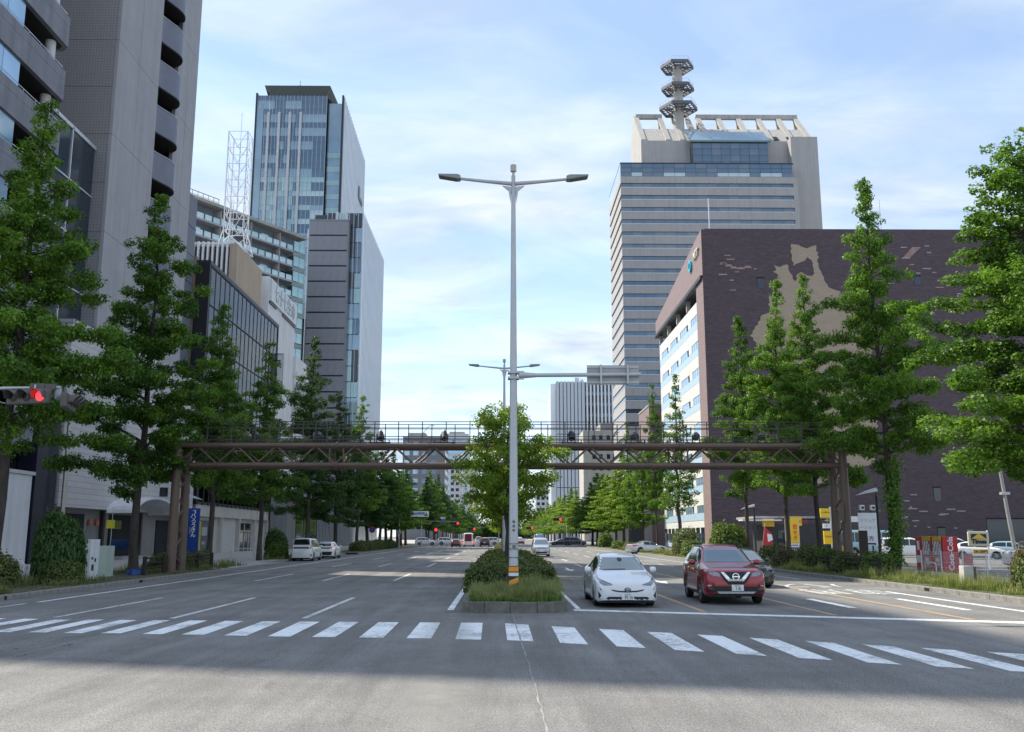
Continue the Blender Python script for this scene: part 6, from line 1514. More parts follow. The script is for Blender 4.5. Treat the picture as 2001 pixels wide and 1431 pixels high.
# ------------------------------------------------------------------ street furniture
M_galv = mat('galvanised steel', (0.50, 0.51, 0.52), 0.45, 0.35, var=0.07, scale=1.5, streak=0.08)
M_lumi = mat('lamp housing', (0.26, 0.27, 0.26), 0.5, 0.2); M_lens = mat('lamp lens', (0.09, 0.10, 0.085), 0.25, var=0.4, scale=20)
M_brown = mat('brown painted pipe', (0.150, 0.102, 0.080), 0.5, 0.05, var=0.12, scale=1.2, streak=0.15); M_brown2 = mat('thin brown rail', (0.075, 0.06, 0.055), 0.5)
M_orange = mat('orange reflector', (0.90, 0.33, 0.02), 0.45, var=0.05); M_dsteel = mat('dark painted steel', (0.02, 0.022, 0.03), 0.5)
def lamp_post(x, y, label, zb=.22, full=False):
    t = thing('lamp_post', (x, y, zb), label, 'lamp post', 'tall lamp posts on the median')
    mb = MB(); mb.tube([(x, y, zb), (x, y, zb + 1.3), (x, y, 6.4), (x, y, 12.45)], [.135, .130, .100, .058], 14); mb.build('pole', M_galv, t, smooth=True)
    mb = MB(); mb.cyl((x, y, 12.45), (x, y, 12.58), .035, n=8); mb.cyl((x, y, 12.58), (x, y, 12.78), .088, n=14); mb.build('photocell', mat('photocell plastic', (0.45, 0.43, 0.40), 0.5), t, smooth=True)
    for s in (-1, 1):
        mb = MB(); mb.tube([(x + s * .05, y, 12.2), (x + s * .9, y, 12.28), (x + s * 1.66, y, 12.36)], [.062, .05, .042], 10); mb.prism([(x + s * .05, 12.1), (x + s * .32, 12.13), (x + s * .14, 11.98), (x + s * .085, 11.6)], 'Y', y - .03, y + .03); mb.build('arm', M_galv, t, smooth=True)
        lu = MB(); q = [(1.56, 12.32), (1.64, 12.305), (2.2, 12.40), (2.22, 12.455), (1.66, 12.45), (1.56, 12.41)]
        lu.prism([(x + s * a, b) for a, b in q], 'Y', y - .15, y + .15); l_ = lu.build('luminaire', M_lumi, t, bevel=0.015)
        le = MB(); le.prism([(x + s * 1.68, 12.298), (x + s * 2.17, 12.381), (x + s * 2.17, 12.40), (x + s * 1.68, 12.317)], 'Y', y - .12, y + .12); le.build('lens', M_lens, l_)
    if full:
        sl = MB(); sl.cyl((x, y, .20), (x, y, 1.15), .152, .145, n=16); s_ = sl.build('hazard_sleeve', M_dsteel, t, smooth=True)
        def band(z0, z1, m, nm, tilt=0, a0=-150, a1=-30):
            mb = MB(); n = 8
            for k in range(n):
                A, B_ = R(a0 + (a1 - a0) * k / n), R(a0 + (a1 - a0) * (k + 1) / n)
                def rr_(z): return .153
                fa, fb = k / n - .5, (k + 1) / n - .5
                vs = []
                for r_ in (.151, .157):
                    for (ang, zz) in ((A, z0 + tilt * fa), (B_, z0 + tilt * fb), (B_, z1 + tilt * fb), (A, z1 + tilt * fa)): vs.append((x + r_ * math.cos(ang), y + r_ * math.sin(ang), zz))
                mb.add(vs, [(4, 5, 6, 7), (3, 2, 1, 0), (0, 1, 5, 4), (2, 3, 7, 6), (1, 2, 6, 5), (3, 0, 4, 7)])
            mb.build(nm, m, s_)
        band(1.0, 1.13, M_orange, 'reflector_band'); band(.88, .97, M_plate, 'reflector_band'); band(.66, .80, M_orange, 'reflector_band', .12); band(.5, .53, M_plate, 'reflector_band'); band(.30, .42, mat('torn sticker', (0.3, 0.3, 0.3), 0.8, var=0.6, scale=14), 'torn_sticker', .1)
        for z in (1.74, 1.60, 1.37): boxes('strap', M_dsteel, t, (x - .136, x + .136, y - .136, y + .1, z, z + .012))
        boxes('inspection_plate', mat('grey plate', (0.16, 0.17, 0.16), 0.5), t, (x - .035, x + .06, y - .155, y - .12, 1.625, 1.715))
        for ch, z in zip('仙台市', (2.34, 2.22, 2.10)): put('pole_lettering', text_mesh(ch, .085, M_dsteel, .001, bold=.002), t, face_dir((x + .005, y - .134, z), '-Y'))
        boxes('clamp', M_galv, t, (x - .16, x + .16, y - .16, y + .16, 6.34, 6.40), (x - .16, x + .16, y - .16, y + .16, 6.50, 6.56), (x + .13, x + .30, y - .09, y - .03, 6.33, 6.57))
        mb = MB(); mb.cyl((x + .16, y - .06, 6.45), (x + .62, y - .06, 6.45), .10, .062, n=12); mb.cyl((x + .6, y - .06, 6.45), (x + 3.62, y - .06, 6.48), .057, n=12); mb.build('sign_arm', M_galv, t, smooth=True)
        sb = boxes('sign_board', mat('aluminium sign back', (0.38, 0.385, 0.39), 0.45, 0.4, var=0.1, streak=0.2), t, (x + 2.10, x + 3.58, y + .04, y + .065, 6.20, 6.76))
        boxes('stiffener', M_galv, sb, (x + 2.10, x + 3.58, y + .01, y + .038, 6.68, 6.73), (x + 2.10, x + 3.58, y + .01, y + .038, 6.24, 6.29)); boxes('sign_bracket', M_galv, sb, (x + 2.46, x + 2.51, y - .13, y + .01, 6.2, 6.75), (x + 3.22, x + 3.27, y - .13, y + .01, 6.2, 6.75))
        boxes('sign_face', mat('blue sign face', (0.02, 0.09, 0.35), 0.4), sb, (x + 2.1, x + 3.58, y + .066, y + .07, 6.2, 6.76))
    return t
lamp_post(.36, 26.4, 'tall double armed steel lamp post with orange banded foot on the median nose', full=True)
lamp_post(.22, 57.5, 'second double armed lamp post on the median, smaller behind the tall one')

# pipe gantry across the whole street
g = thing('pipe_gantry', (0.5, 48.8, 0.15), 'brown pipe truss gantry with railings spanning the whole street', 'gantry')
XL_, XR_, YA, YB_ = -16.4, 17.5, 48.0, 49.5
for x in (XL_, XR_):
    for y in (YA, YB_):
        mb = MB(); mb.tube([(x, y, .1), (x, y, 3), (x, y, 6.15)], [.245, .225, .205], 16); c_ = mb.build('column', M_brown, g, smooth=True)
        mb = MB(); mb.cyl((x, y, .14), (x, y, .24), .42, n=16); mb.cyl((x, y, 6.15), (x, y, 6.3), .26, n=16); mb.build('flange', M_brown, c_)
    mb = MB(); zz = list(np.arange(.5, 6.1, .72))
    for i in range(len(zz) - 1):
        a, c = (YA, YB_) if i % 2 else (YB_, YA); mb.cyl((x, a, zz[i]), (x, c, zz[i + 1]), .055, n=8)
    mb.build('column_lacing', M_brown, g, smooth=True)
nP = 17; xs_ = np.linspace(XL_, XR_, nP + 1)
for y in (YA, YB_):
    for z, r in ((5.51, .125), (6.50, .125)):
        mb = MB(); mb.cyl((XL_ - .3, y, z), (XR_ + .3, y, z), r, n=14); c_ = mb.build('chord', M_brown, g, smooth=True)
        for xf in (-8.35, .5, 9.2):
            mb = MB(); mb.cyl((xf - .05, y, z), (xf + .05, y, z), r + .07, n=14); mb.build('flange', M_brown, c_)
    for i in range(nP):
        xm = (xs_[i] + xs_[i + 1]) / 2
        for a, c in ((xs_[i] + .05, xm - .05), (xs_[i + 1] - .05, xm + .05)):
            mb = MB(); mb.cyl((a, y, 5.6), (c, y, 6.42), .05, n=8); mb.build('diagonal', M_brown, g, smooth=True)
    for xf in (-8.7, -8.0, 8.85, 9.55): mb = MB(); mb.cyl((xf, y, 5.6), (xf, y, 6.4), .045, n=8); mb.build('upright', M_brown, g)
for x in xs_: mb = MB(); mb.cyl((x, YA, 5.51), (x, YB_, 5.51), .045, n=8); mb.cyl((x, YA, 6.5), (x, YB_, 6.5), .045, n=8); mb.build('cross_tie', M_brown, g)
mb = MB()
for i in range(nP): mb.cyl((xs_[i], YA, 5.51), (xs_[i + 1], YB_, 5.51), .04, n=6)
mb.build('wind_bracing', M_brown, g)
boxes('walkway', M_brown2, g, (XL_, XR_, YA + .42, YB_ - .42, 6.60, 6.63))
for y in (YA + .15, YB_ - .15):
    for i, x in enumerate(np.arange(-15.0, 16.6, 1.22) + (.4 if y > 49 else 0)):
        mb = MB(); mb.bar((x, y, 6.55), (x, y, 7.74), .045, .045); mb.build('railing_post', M_brown2, g)
    for z in (7.74, 7.42 if y < 49 else 7.50, 6.98, 6.80):
        mb = MB(); mb.bar((-15.2, y, z), (16.6, y, z), .04, .035); mb.build('railing_rail', M_brown2, g)
boxes('notice_plate', M_brown, g, (17.05, 17.3, 47.7, 47.74, 2.7, 3.6)); boxes('loudspeaker_box', M_dsteel, g, (-17.05, -16.75, 47.6, 47.95, 3.9, 4.35))
for i, u in enumerate((500, 623, 743, 868, 1117, 1240, 1360, 1488)):
    x = yp(u, 862, 48.6).x
    s = thing('spotlight', (x, 48.75, 6.63), 'black stage spotlight on the gantry walkway, %s from the left' % ORD[i], 'spotlight', 'spotlights on the gantry')
    boxes('shelf', M_dsteel, s, (x - .55, x + .55, 48.3, 48.95, 6.64, 6.68)); boxes('shelf_leg', M_dsteel, s, (x - .5, x - .46, 48.4, 48.5, 6.63, 6.85), (x + .46, x + .5, 48.4, 48.5, 6.63, 6.85))
    boxes('yoke', M_dsteel, s, (x - .2, x - .17, 48.55, 48.68, 6.68, 7.15), (x + .17, x + .2, 48.55, 48.68, 6.68, 7.15), (x - .2, x + .2, 48.55, 48.68, 6.68, 6.72))
    dirv = Vector((.25 if u < 1000 else -.25, -.75, -.45)).normalized() if u not in (743, 868, 1117) else Vector((.05, -.55, -.8)).normalized()
    p = Vector((x, 48.6, 7.05)); mb = MB(); mb.cyl(p - dirv * .22, p + dirv * .2, .15, .17, n=14); d_ = mb.build('drum', M_dsteel, s, smooth=True)
    mb = MB(); mb.cyl(p - dirv * .36, p - dirv * .23, .09, .12, n=10); mb.build('rear_cap', M_steelw if u in (500, 623) else M_lumi, d_)
    mb = MB(); mb.cyl(p + dirv * .2, p + dirv * .205, .14, n=14); mb.build('lens', M_lens, d_)

# traffic signals
M_sigb = mat('signal housing', (0.10, 0.085, 0.08), 0.5, var=0.1); M_off = mat('unlit lens', (0.012, 0.012, 0.014), 0.3)
M_siglit = mat('lit red signal', (1.0, 0.015, 0.02), 0.4, emit=2.2, var=0.02)
def signal_head(t, cx, cy, cz, rz, lit=True, k=1.0, n=3):
    Mx = Matrix.Translation((cx, cy, cz)) @ Matrix.Rotation(rz, 4, 'Z') @ Matrix.Diagonal((k, k, k, 1))
    mb = MB(); mb.box(-.69, .69, -.10, .10, -.22, .22); h = put('housing', mb.mesh('housing', M_sigb, bevel=.06), t, Mx)
    for i, x in enumerate((-.45, 0, .45)):
        mb = MB(); mb.lathe([(0, .02), (.10, .015), (.15, 0)], 18, Matrix.Translation((x, -.105, 0)) @ Matrix.Rotation(R(90), 4, 'X')); put('lens', mb.mesh('lens', M_siglit if (i == 2 and lit) else M_off, smooth=True), h, Mx)
        v = MB(); m_ = 14
        for q in range(m_):
            a0, a1 = R(-20 + 220 * q / m_), R(-20 + 220 * (q + 1) / m_)
            pts = []
            for a in (a0, a1):
                L_ = .16 + .16 * max(0, math.sin(a)); pts.append(((.17 * math.cos(a), .17 * math.sin(a)), L_))
            (p0, l0), (p1, l1) = pts
            v.add([(x + p0[0], -.10, p0[1]), (x + p1[0], -.10, p1[1]), (x + p1[0], -.10 - l1, p1[1]), (x + p0[0], -.10 - l0, p0[1]), (x + p0[0] * 1.06, -.10, p0[1] * 1.06), (x + p1[0] * 1.06, -.10, p1[1] * 1.06), (x + p1[0] * 1.06, -.10 - l1, p1[1] * 1.06), (x + p0[0] * 1.06, -.10 - l0, p0[1] * 1.06)], [(0, 1, 2, 3), (7, 6, 5, 4), (3, 2, 6, 7), (0, 3, 7, 4), (1, 5, 6, 2)])
        put('visor', v.mesh('visor', M_sigb), h, Mx)
t = thing('traffic_signal', (-16.9, 27.6, .15), 'traffic signal showing red on a long arm at the left edge', 'traffic signal')
mb = MB(); mb.tube([(-16.9, 27.6, .15), (-16.9, 27.6, 7.4)], [.12, .09], 12); mb.build('pole', M_galv, t, smooth=True)
mb = MB(); mb.tube([(-16.9, 27.55, 6.05), (-16.0, 27.45, 6.2), (-12.9, 27.4, 6.24)], [.05, .05, .045], 10); mb.build('arm', M_galv, t, smooth=True)
signal_head(t, -13.72, 27.25, 5.94, R(-14)); signal_head(t, -12.85, 27.85, 5.86, R(104), False)
boxes('terminal_box', M_sigb, t, (-13.75, -13.32, 27.28, 27.46, 6.16, 6.34), (-13.3, -13.02, 27.28, 27.5, 6.16, 6.32)); boxes('bracket', M_galv, t, (-13.6, -13.55, 27.25, 27.45, 6.05, 6.3), (-13.05, -13.0, 27.4, 27.7, 5.9, 6.25))
GT = 'traffic signals at the far junction'
for i, (u, v, y, px, lab) in enumerate(((895, 1023, 196, -16.2, 'far red traffic signal on an arm over the left carriageway'), (1095, 1015, 196, 16.6, 'far red traffic signal on an arm over the right carriageway'), (927, 1034, 228, -.4, 'small far red signal on the median beyond the junction'), (1040, 1032, 228, 15.8, 'small far amber looking signal beyond the junction, right of the median tree'))):
    p = yp(u, v, y); s = thing('far_traffic_signal', (px, y, 0.1), lab, 'traffic signal', GT)
    mb = MB(); mb.cyl((px, y, 0), (px, y, p.z + .8), .12, .09, n=8); mb.build('pole', M_galv, s)
    mb = MB(); mb.bar((px, y, p.z + .5), (p.x, y, p.z + .35), .09, .09); mb.build('arm', M_galv, s)
    signal_head(s, p.x - .45 * 1.3, y - .2, p.z, 0, True, 1.3)
    if i == 0:
        boxes('name_plate', mat('pale name plate', (0.6, 0.62, 0.7), 0.5), s, (p.x - 3.6, p.x - 2.6, y - .3, y - .25, p.z + .9, p.z + 1.3)); boxes('round_plate', mat('blue plate', (0.1, 0.13, 0.35), 0.5), s, (p.x - 3.5, p.x - 2.7, y - .3, y - .25, p.z + .1, p.z + .85))
s = thing('pedestrian_signal', (-15.9, 194, .14), 'small red pedestrian signal at the far left corner', 'traffic signal', GT)
p = yp(852, 1038, 194); mb = MB(); mb.cyl((p.x, 194, .1), (p.x, 194, 3.6), .07, n=8); mb.build('pole', M_galv, s); boxes('housing', M_sigb, s, (p.x - .25, p.x + .25, 193.7, 193.9, 2.4, 3.5)); boxes('lens', M_siglit, s, (p.x - .2, p.x + .2, 193.66, 193.7, 3.0, 3.4)); boxes('lens', M_off, s, (p.x - .2, p.x + .2, 193.66, 193.7, 2.5, 2.9))

# signs
def round_sign(x, y, zc_, r, label, face, ring, diag=True):
    s = thing('round_sign', (x, y, .14), label, 'road sign')
    mb = MB(); mb.cyl((x, y, .1), (x, y, zc_ + r), .04, n=8); mb.build('pole', M_steelw, s)
    for rr_, m_, dy, nm in ((r, ring, -.05, 'disc'), (r * .78, face, -.06, 'disc_face')):
        mb = MB(); mb.cyl((x, y + dy, zc_), (x, y + dy - .015, zc_), rr_, n=24); mb.build(nm, m_, s)
    if diag: mb = MB(); mb.bar((x - r * .6, y - .085, zc_ + r * .6), (x + r * .6, y - .085, zc_ - r * .6), .02, r * .22, up=(0, 1, 0)); mb.build('disc_bar', ring, s)
M_sred = mat('sign red', (0.55, 0.02, 0.03), 0.4); M_sblue = mat('sign blue', (0.02, 0.07, 0.40), 0.4)
round_sign(-16.9, 126, 2.78, .42, 'round blue and red no parking sign by the left hedge', M_sblue, M_sred)
round_sign(-14.9 - 1.2, 152, 2.6, .4, 'grey backed round sign beyond the no parking sign', M_galv, M_galv, False)
s = thing('direction_sign', (-15.9, 150, .14), 'white overhead street sign with blue lettering and a mountain shape', 'road sign')
mb = MB(); mb.tube([(-15.9, 150, .1), (-15.9, 150, 5.2), (-15.2, 150, 5.6), (-11.4, 150, 5.6)], [.1, .08, .07, .05], 8); mb.build('pole', M_galv, s)
p0, p1 = yp(803, 999, 149.8), yp(838, 1010, 149.8)
sg = boxes('sign_panel', M_plate, s, (p0.x, p1.x, 149.75, 149.83, p1.z, p0.z)); put('lettering', text_mesh('仙台駅前', .52, M_sblue, .01, bold=.01), sg, face_dir(((p0.x + p1.x) / 2 - .25, 149.74, (p0.z + p1.z) / 2 + .02), '-Y'))
mb = MB(); mb.prism([(p1.x - .75, p1.z + .12), (p1.x - .12, p1.z + .12), (p1.x - .42, p0.z - .15)], 'Y', 149.72, 149.75); mb.build('mountain_shape', mat('green mark', (0.1, 0.25, 0.12), 0.5), sg); boxes('sign_edge', M_sblue, sg, (p0.x + .1, p0.x + .3, 149.72, 149.75, p1.z + .15, p1.z + .4))

# cabinets, bag, hoops and rails on the left pavement
c = thing('utility_cabinet', (-16.95, 39.9, .15), 'tall white utility cabinet with torn stickers beside the dark shrub', 'cabinet', 'utility cabinets'); M_cab = mat('white cabinet', (0.66, 0.68, 0.70), 0.5, var=0.1); M_cabg = mat('pale green cabinet', (0.42, 0.50, 0.44), 0.5, var=0.1)
mb = MB(); mb.box(-17.35, -16.85, 39.6, 40.5, .16, 1.82); mb.build('case', M_cab, c, bevel=.02); boxes('sticker', M_dsteel, c, (-16.845, -16.84, 39.8, 40.0, .55, .8), (-16.845, -16.84, 40.05, 40.2, .9, 1.05), (-16.845, -16.84, 39.75, 39.9, 1.0, 1.1)); boxes('base', M_conc, c, (-17.4, -16.8, 39.55, 40.55, .14, .2)); boxes('door_joint', M_mull, c, (-16.848, -16.843, 40.04, 40.05, .25, 1.78))
c = thing('utility_cabinet', (-17.7, 43.3, .15), 'pale green utility cabinet between the white cabinet and the blue bag', 'cabinet', 'utility cabinets')
mb = MB(); mb.box(-18.3, -17.62, 43.0, 44.0, .18, 1.52); mb.build('case', M_cabg, c, bevel=.02); boxes('base', M_conc, c, (-18.35, -17.57, 42.95, 44.05, .14, .19)); boxes('door_joint', M_mull, c, (-17.618, -17.612, 43.5, 43.51, .25, 1.48))
rng = np.random.default_rng(6); mb = MB(); prof = [(.0, .30), (.16, .28), (.30, .20), (.40, .08), (.42, 0)]; mb.lathe(prof, 18, Matrix.Diagonal((1.15, .9, 1, 1)))
mb.v = [(a + rng.normal() * .035, b_ + rng.normal() * .035, max(0, c_ + rng.normal() * .03)) for a, b_, c_ in mb.v]
o = mb.build('tarpaulin_bag', mat('blue tarpaulin', (0.015, 0.07, 0.28), 0.45, var=0.3, scale=6), None, smooth=False, M=Matrix.Translation((-17.05, 45.2, .165))); tag(o, 'crumpled blue tarpaulin bundle at the foot of the ginkgo by the kerb', 'tarpaulin')
def hoop(x0, y0, x1, y1, h, label, m=None, group=None):
    mb = MB(); a = Vector((x0, y0, .12)); b_ = Vector((x1, y1, .12)); u = Vector((0, 0, h)); mb.tube([a, a + u * .85, a.lerp(b_, .12) + u, a.lerp(b_, .88) + u, b_ + u * .85, b_], [.035] * 6, 8)
    o = mb.build('pipe_hoop', m or M_steelw, None, smooth=True); tag(o, label, 'barrier', group); return o
hoop(-20.6, 39.2, -19.2, 39.0, .85, 'white pipe hoop behind the boxy green shrub', None, 'pipe hoops')
hoop(-21.8, 78, -21.2, 83.6, .8, 'steel pipe barrier across the pavement in front of the shutters', M_galv, 'pipe hoops')
hoop(-21.6, 84.2, -21.0, 90, .8, 'second steel pipe barrier, right of the first one by the shutters', M_galv, 'pipe hoops')
hoop(22.6, 49.6, 23.1, 52.0, .45, 'low white guard hoop in front of the vending machines', None, 'pipe hoops')
M_wood = mat('dark weathered timber', (0.028, 0.024, 0.02), 0.85, var=0.35, scale=6, stretch=(1, .2, 1))
def rail_fence(x, y0, y1, n, label):
    t = thing('rail_fence', (x, (y0 + y1) / 2, .15), label, 'fence')
    for y in np.linspace(y0, y1, n): mb = MB(); mb.cyl((x, y, .1), (x, y, 1.02), .10, n=10); mb.build('post', M_wood, t, smooth=True)
    for z in (.48, .72, .93): mb = MB(); mb.cyl((x - .02, y0, z), (x - .02, y1, z), .042, n=8); mb.build('rail', M_wood, t, smooth=True)
rail_fence(-16.55, 44.9, 55.2, 5, 'dark timber rail fence in front of the left gantry columns'); rail_fence(16.5, 41.6, 50.4, 5, 'dark timber rail fence in front of the right gantry columns')
# blue bank banner
b = thing('banner_sign', (-30.2, 94, .14), 'tall blue vertical banner with white Japanese lettering and yellow edge', 'sign')
M_bban = mat('royal blue banner', (0.008, 0.055, 0.30), 0.5, var=0.06)
pb = boxes('panel', M_bban, b, (-30.75, -29.55, 93.9, 94.1, .35, 4.65), bevel=.02); boxes('yellow_edge', mat('yellow edge', (0.6, 0.5, 0.06), 0.5), b, (-29.54, -29.42, 93.92, 94.08, .3, 3.4)); boxes('post', M_dsteel, b, (-31.2, -30.78, 93.9, 94.3, .1, 6.6)); boxes('foot', M_dsteel, b, (-30.9, -29.4, 93.8, 94.2, .14, .34))
M_lw = mat('white lettering', (0.8, 0.82, 0.85), 0.5, var=0.02)
for ch, z, sz in (('ろ', 3.42, .54), ('う', 2.97, .54), ('き', 2.52, .54), ('ん', 2.07, .54)): put('lettering', text_mesh(ch, sz, M_lw, .004, bold=.012), pb, face_dir((-30.1, 93.885, z), '-Y'))
mb = MB(); mb.tube([(-30.42, 93.88, 3.72), (-30.30, 93.88, 3.86), (-30.22, 93.88, 4.1)], [.03, .06, .04], 6); mb.tube([(-30.22, 93.88, 4.42), (-30.0, 93.88, 4.44), (-29.96, 93.88, 4.25), (-30.08, 93.88, 4.05), (-29.95, 93.88, 3.74)], [.03, .06, .06, .05, .05], 6); mb.build('emblem', M_lw, pb); put('small_lettering', text_mesh('東北労働金庫', .11, M_lw, .003), pb, face_dir((-30.42, 93.885, 2.5), '-Y') @ Matrix.Rotation(R(-90), 4, 'Z'))
t = thing('nobori_flag', (-26.6, 70, .14), 'small white pennant standing on the pavement behind the ginkgo trunk', 'flag'); mb = MB(); mb.cyl((-26.8, 70, .14), (-26.8, 70, 2.0), .02, n=6); mb.build('pole', M_mull, t); mb = MB(); mb.prism([(-26.78, .5), (-26.35, .5), (-26.5, 1.3), (-26.78, 1.95)], 'Y', 69.99, 70.01); mb.build('cloth', M_plate, t)
t = thing('yellow_marker', (-28.0, 69, .14), 'yellow sign on a thin stake in front of the arched canopy', 'sign'); mb = MB(); mb.cyl((-28.0, 69, .14), (-27.95, 69, 4.0), .025, n=6); mb.build('stake', M_mull, t); boxes('sign_plate', mat('lime yellow', (0.65, 0.62, 0.04), 0.5), t, (-28.35, -27.75, 68.95, 69.0, 2.5, 3.1)); boxes('side_plate', mat('olive plate', (0.12, 0.14, 0.03), 0.6), t, (-27.74, -27.3, 68.95, 69.0, 2.45, 3.05)); boxes('foot', M_conc, t, (-28.3, -27.7, 68.7, 69.3, .14, .22))
def side_lamp(x, y, h, s, label):
    t = thing('pavement_lamp', (x, y, .14), label, 'lamp post', 'pavement lamps'); mb = MB(); mb.cyl((x, y, .1), (x, y, h), .09, .07, n=10); mb.build('pole', M_dsteel, t, smooth=True)
    mb = MB(); mb.add([(x, y - .2, h + .1), (x, y + .2, h + .1), (x + s * 1.15, y + .05, h - .12), (x + s * 1.15, y - .05, h - .12), (x, y - .2, h + .3), (x, y + .2, h + .3), (x + s * .6, y + .15, h + .12), (x + s * .6, y - .15, h + .12)], [(0, 1, 2, 3), (4, 7, 6, 5), (0, 4, 5, 1), (1, 5, 6, 2), (7, 3, 2, 6), (0, 3, 7, 4)]); mb.build('head', M_steelw, t)
side_lamp(20.9, 52.5, 4.3, -1, 'dark pavement lamp with a white wing head left of the ivy clad ginkgo'); side_lamp(21.4, 80, 4.3, -1, 'dark pavement lamp with white head behind the straight ginkgo trunk'); side_lamp(-19.4, 58.5, 4.25, 1, 'dark pavement lamp with white wing head behind the left gantry columns')

# ------------------------------------------------------------------ right-hand pavement and parking lot
M_vred = mat('vending machine red', (0.52, 0.012, 0.02), 0.35, var=0.06); M_vor = mat('orange panel', (0.75, 0.16, 0.03), 0.4); M_vyel = mat('yellow header', (0.72, 0.44, 0.03), 0.4); M_vdis = glass('drinks window', (0.30, 0.36, 0.33), 0.15, 0.1, 0.5, 6)
for i, (y0, y1, lab) in enumerate(((50.2, 51.35, 'red vending machine nearest the yellow parking sign, white script on its side'), (51.45, 52.6, 'red vending machine with a yellow header, middle of the three'), (52.7, 53.5, 'narrow red vending machine, leftmost of the three'))):
    v = thing('vending_machine', (23.7, (y0 + y1) / 2, .03), lab, 'vending machine', 'vending machines')
    mb = MB(); mb.box(23.3, 24.12, y0, y1, .1, 1.93); mb.build('cabinet', M_vred, v, bevel=.02)
    if i < 2:
        mb = MB(); mb.box(23.22, 23.3, y0 + .12, y1 - .12, .95, 1.70); w_ = mb.build('display_window', M_vdis, v, bevel=.015)
        boxes('header', M_vyel, v, (23.22, 23.3, y0 + .12, y1 - .12, 1.71, 1.95)); boxes('slot_panel', M_vor, v, (23.24, 23.3, y0 + .15, y1 - .15, .3, .9)); boxes('price_label', M_lw, v, (23.225, 23.24, y0 + .35, y1 - .4, .62, .8), (23.225, 23.24, y0 + .3, y1 - .55, .42, .52))
        can = unit_box('drink_can', M_lw, .02, .07, .14); can2 = unit_box('drink_can', M_vred, .02, .07, .14)
        for r_ in range(4):
            boxes('shelf', M_lw, w_, (23.21, 23.225, y0 + .14, y1 - .14, .97 + r_ * .18, .985 + r_ * .18))
            for q in range(8): put('drink_can', can if (q + r_) % 3 else can2, w_, Matrix.Translation((23.212, y0 + .2 + q * .1, 1.07 + r_ * .18)))
    else: boxes('poster', M_lw, v, (23.28, 23.295, y0 + .1, y1 - .1, .5, .9)); boxes('side_text', M_lw, v, (23.28, 23.295, y0 + .25, y1 - .25, 1.2, 1.7))
    boxes('plinth', M_dsteel, v, (23.35, 24.1, y0 + .05, y1 - .05, .03, .1))
    if i == 0: put('script_lettering', text_mesh('Coca-Cola', .40, M_lw, .004, bold=.01), v, face_dir((23.72, 50.19, 1.05), '-Y') @ Matrix.Rotation(R(90), 4, 'Z'))
o = boxes('red_lattice_panel', mat('faded red panel', (0.45, 0.12, 0.13), 0.6, var=0.3, scale=9), None, (24.2, 24.75, 50.0, 50.05, .05, 1.05)); tag(o, 'faded red lattice panel leaning beside the vending machines', 'panel')
s = thing('parking_sign', (28.6, 56, .03), 'cream and yellow house shaped parking sign on a white pole', 'sign')
mb = MB(); mb.cyl((28.75, 56.1, .03), (28.75, 56.1, 2.3), .045, n=10); mb.build('pole', M_steelw, s)
M_cr = mat('cream board', (0.62, 0.58, 0.42), 0.5, var=0.05); mb = MB(); mb.box(27.52, 28.74, 55.9, 56.08, 1.36, 2.22); pn = mb.build('board', M_cr, s, bevel=.07)
boxes('black_field', M_dsteel, pn, (27.66, 28.58, 55.885, 55.905, 1.78, 2.08)); M_ty = mat('sign yellow', (0.80, 0.50, 0.04), 0.5, var=0.03); mb = MB(); mb.prism([(27.68, 1.80), (28.56, 1.80), (28.12, 2.1)], 'Y', 55.87, 55.885); mb.build('gable_mark', M_ty, pn)
put('lettering', text_mesh('Times', .36, M_dsteel, .008, bold=.014), pn, face_dir((28.12, 55.865, 1.64), '-Y')); boxes('lower_plate', M_ty, s, (27.75, 28.65, 55.95, 55.98, .92, 1.18)); put('lettering', text_mesh('24h 200円', .19, M_dsteel, .004, bold=.005), s, face_dir((28.2, 55.945, 1.05), '-Y'))
f = thing('mesh_fence', (21.6, 38, .14), 'pale wire mesh fence along the parking lot at lower right', 'fence')
for y in np.arange(27, 49.1, 2.2): mb = MB(); mb.cyl((21.6, y, .05), (21.6, y, 1.25), .028, n=8); mb.build('post', M_steelw, f)
mb = MB()
for z in (.2, .45, .7, .95, 1.2): mb.bar((21.6, 27, z), (21.6, 49, z), .012, .012)
for y in np.arange(27, 49, .11): mb.bar((21.6, y, .2), (21.6, y, 1.2), .006, .006)
mb.build('wire_mesh', M_steelw, f)
p = thing('stone_marker', (16.5, 33.7, .16), 'pale concrete marker post in the weeds of the right strip', 'post'); mb = MB(); mb.box(16.25, 16.6, 33.55, 33.9, .1, .92); mb.build('block', mat('pale marker concrete', (0.5, 0.49, 0.46), 0.8, var=0.15, scale=4), p, bevel=.015); boxes('side_plate', mat('dark mottled plate', (0.14, 0.15, 0.13), 0.8, var=0.5, scale=12), p, (16.602, 16.72, 33.6, 33.9, .15, .9))
hoop(19.4, 35.6, 20.6, 36.2, .8, 'thin dark pipe hoop among the weeds at lower right', M_dsteel, 'pipe hoops')
mb = MB(); mb.tube([(40.6, 75, .03), (40.2, 75, 4), (39.9, 75, 7.4)], [.16, .14, .12], 10); u_ = thing('utility_pole', (40.6, 75, .03), 'pale leaning utility pole by the right edge behind the lot', 'pole'); put('shaft', mb.mesh('shaft', M_conc, smooth=True), u_); boxes('collar', M_galv, u_, (39.8, 40.45, 74.8, 75.2, 5.2, 5.4)); mb = MB(); mb.cyl((40.1, 75, 3.2), (27, 76, 2.5), .012, n=4); mb.build('wire', M_dsteel, u_)
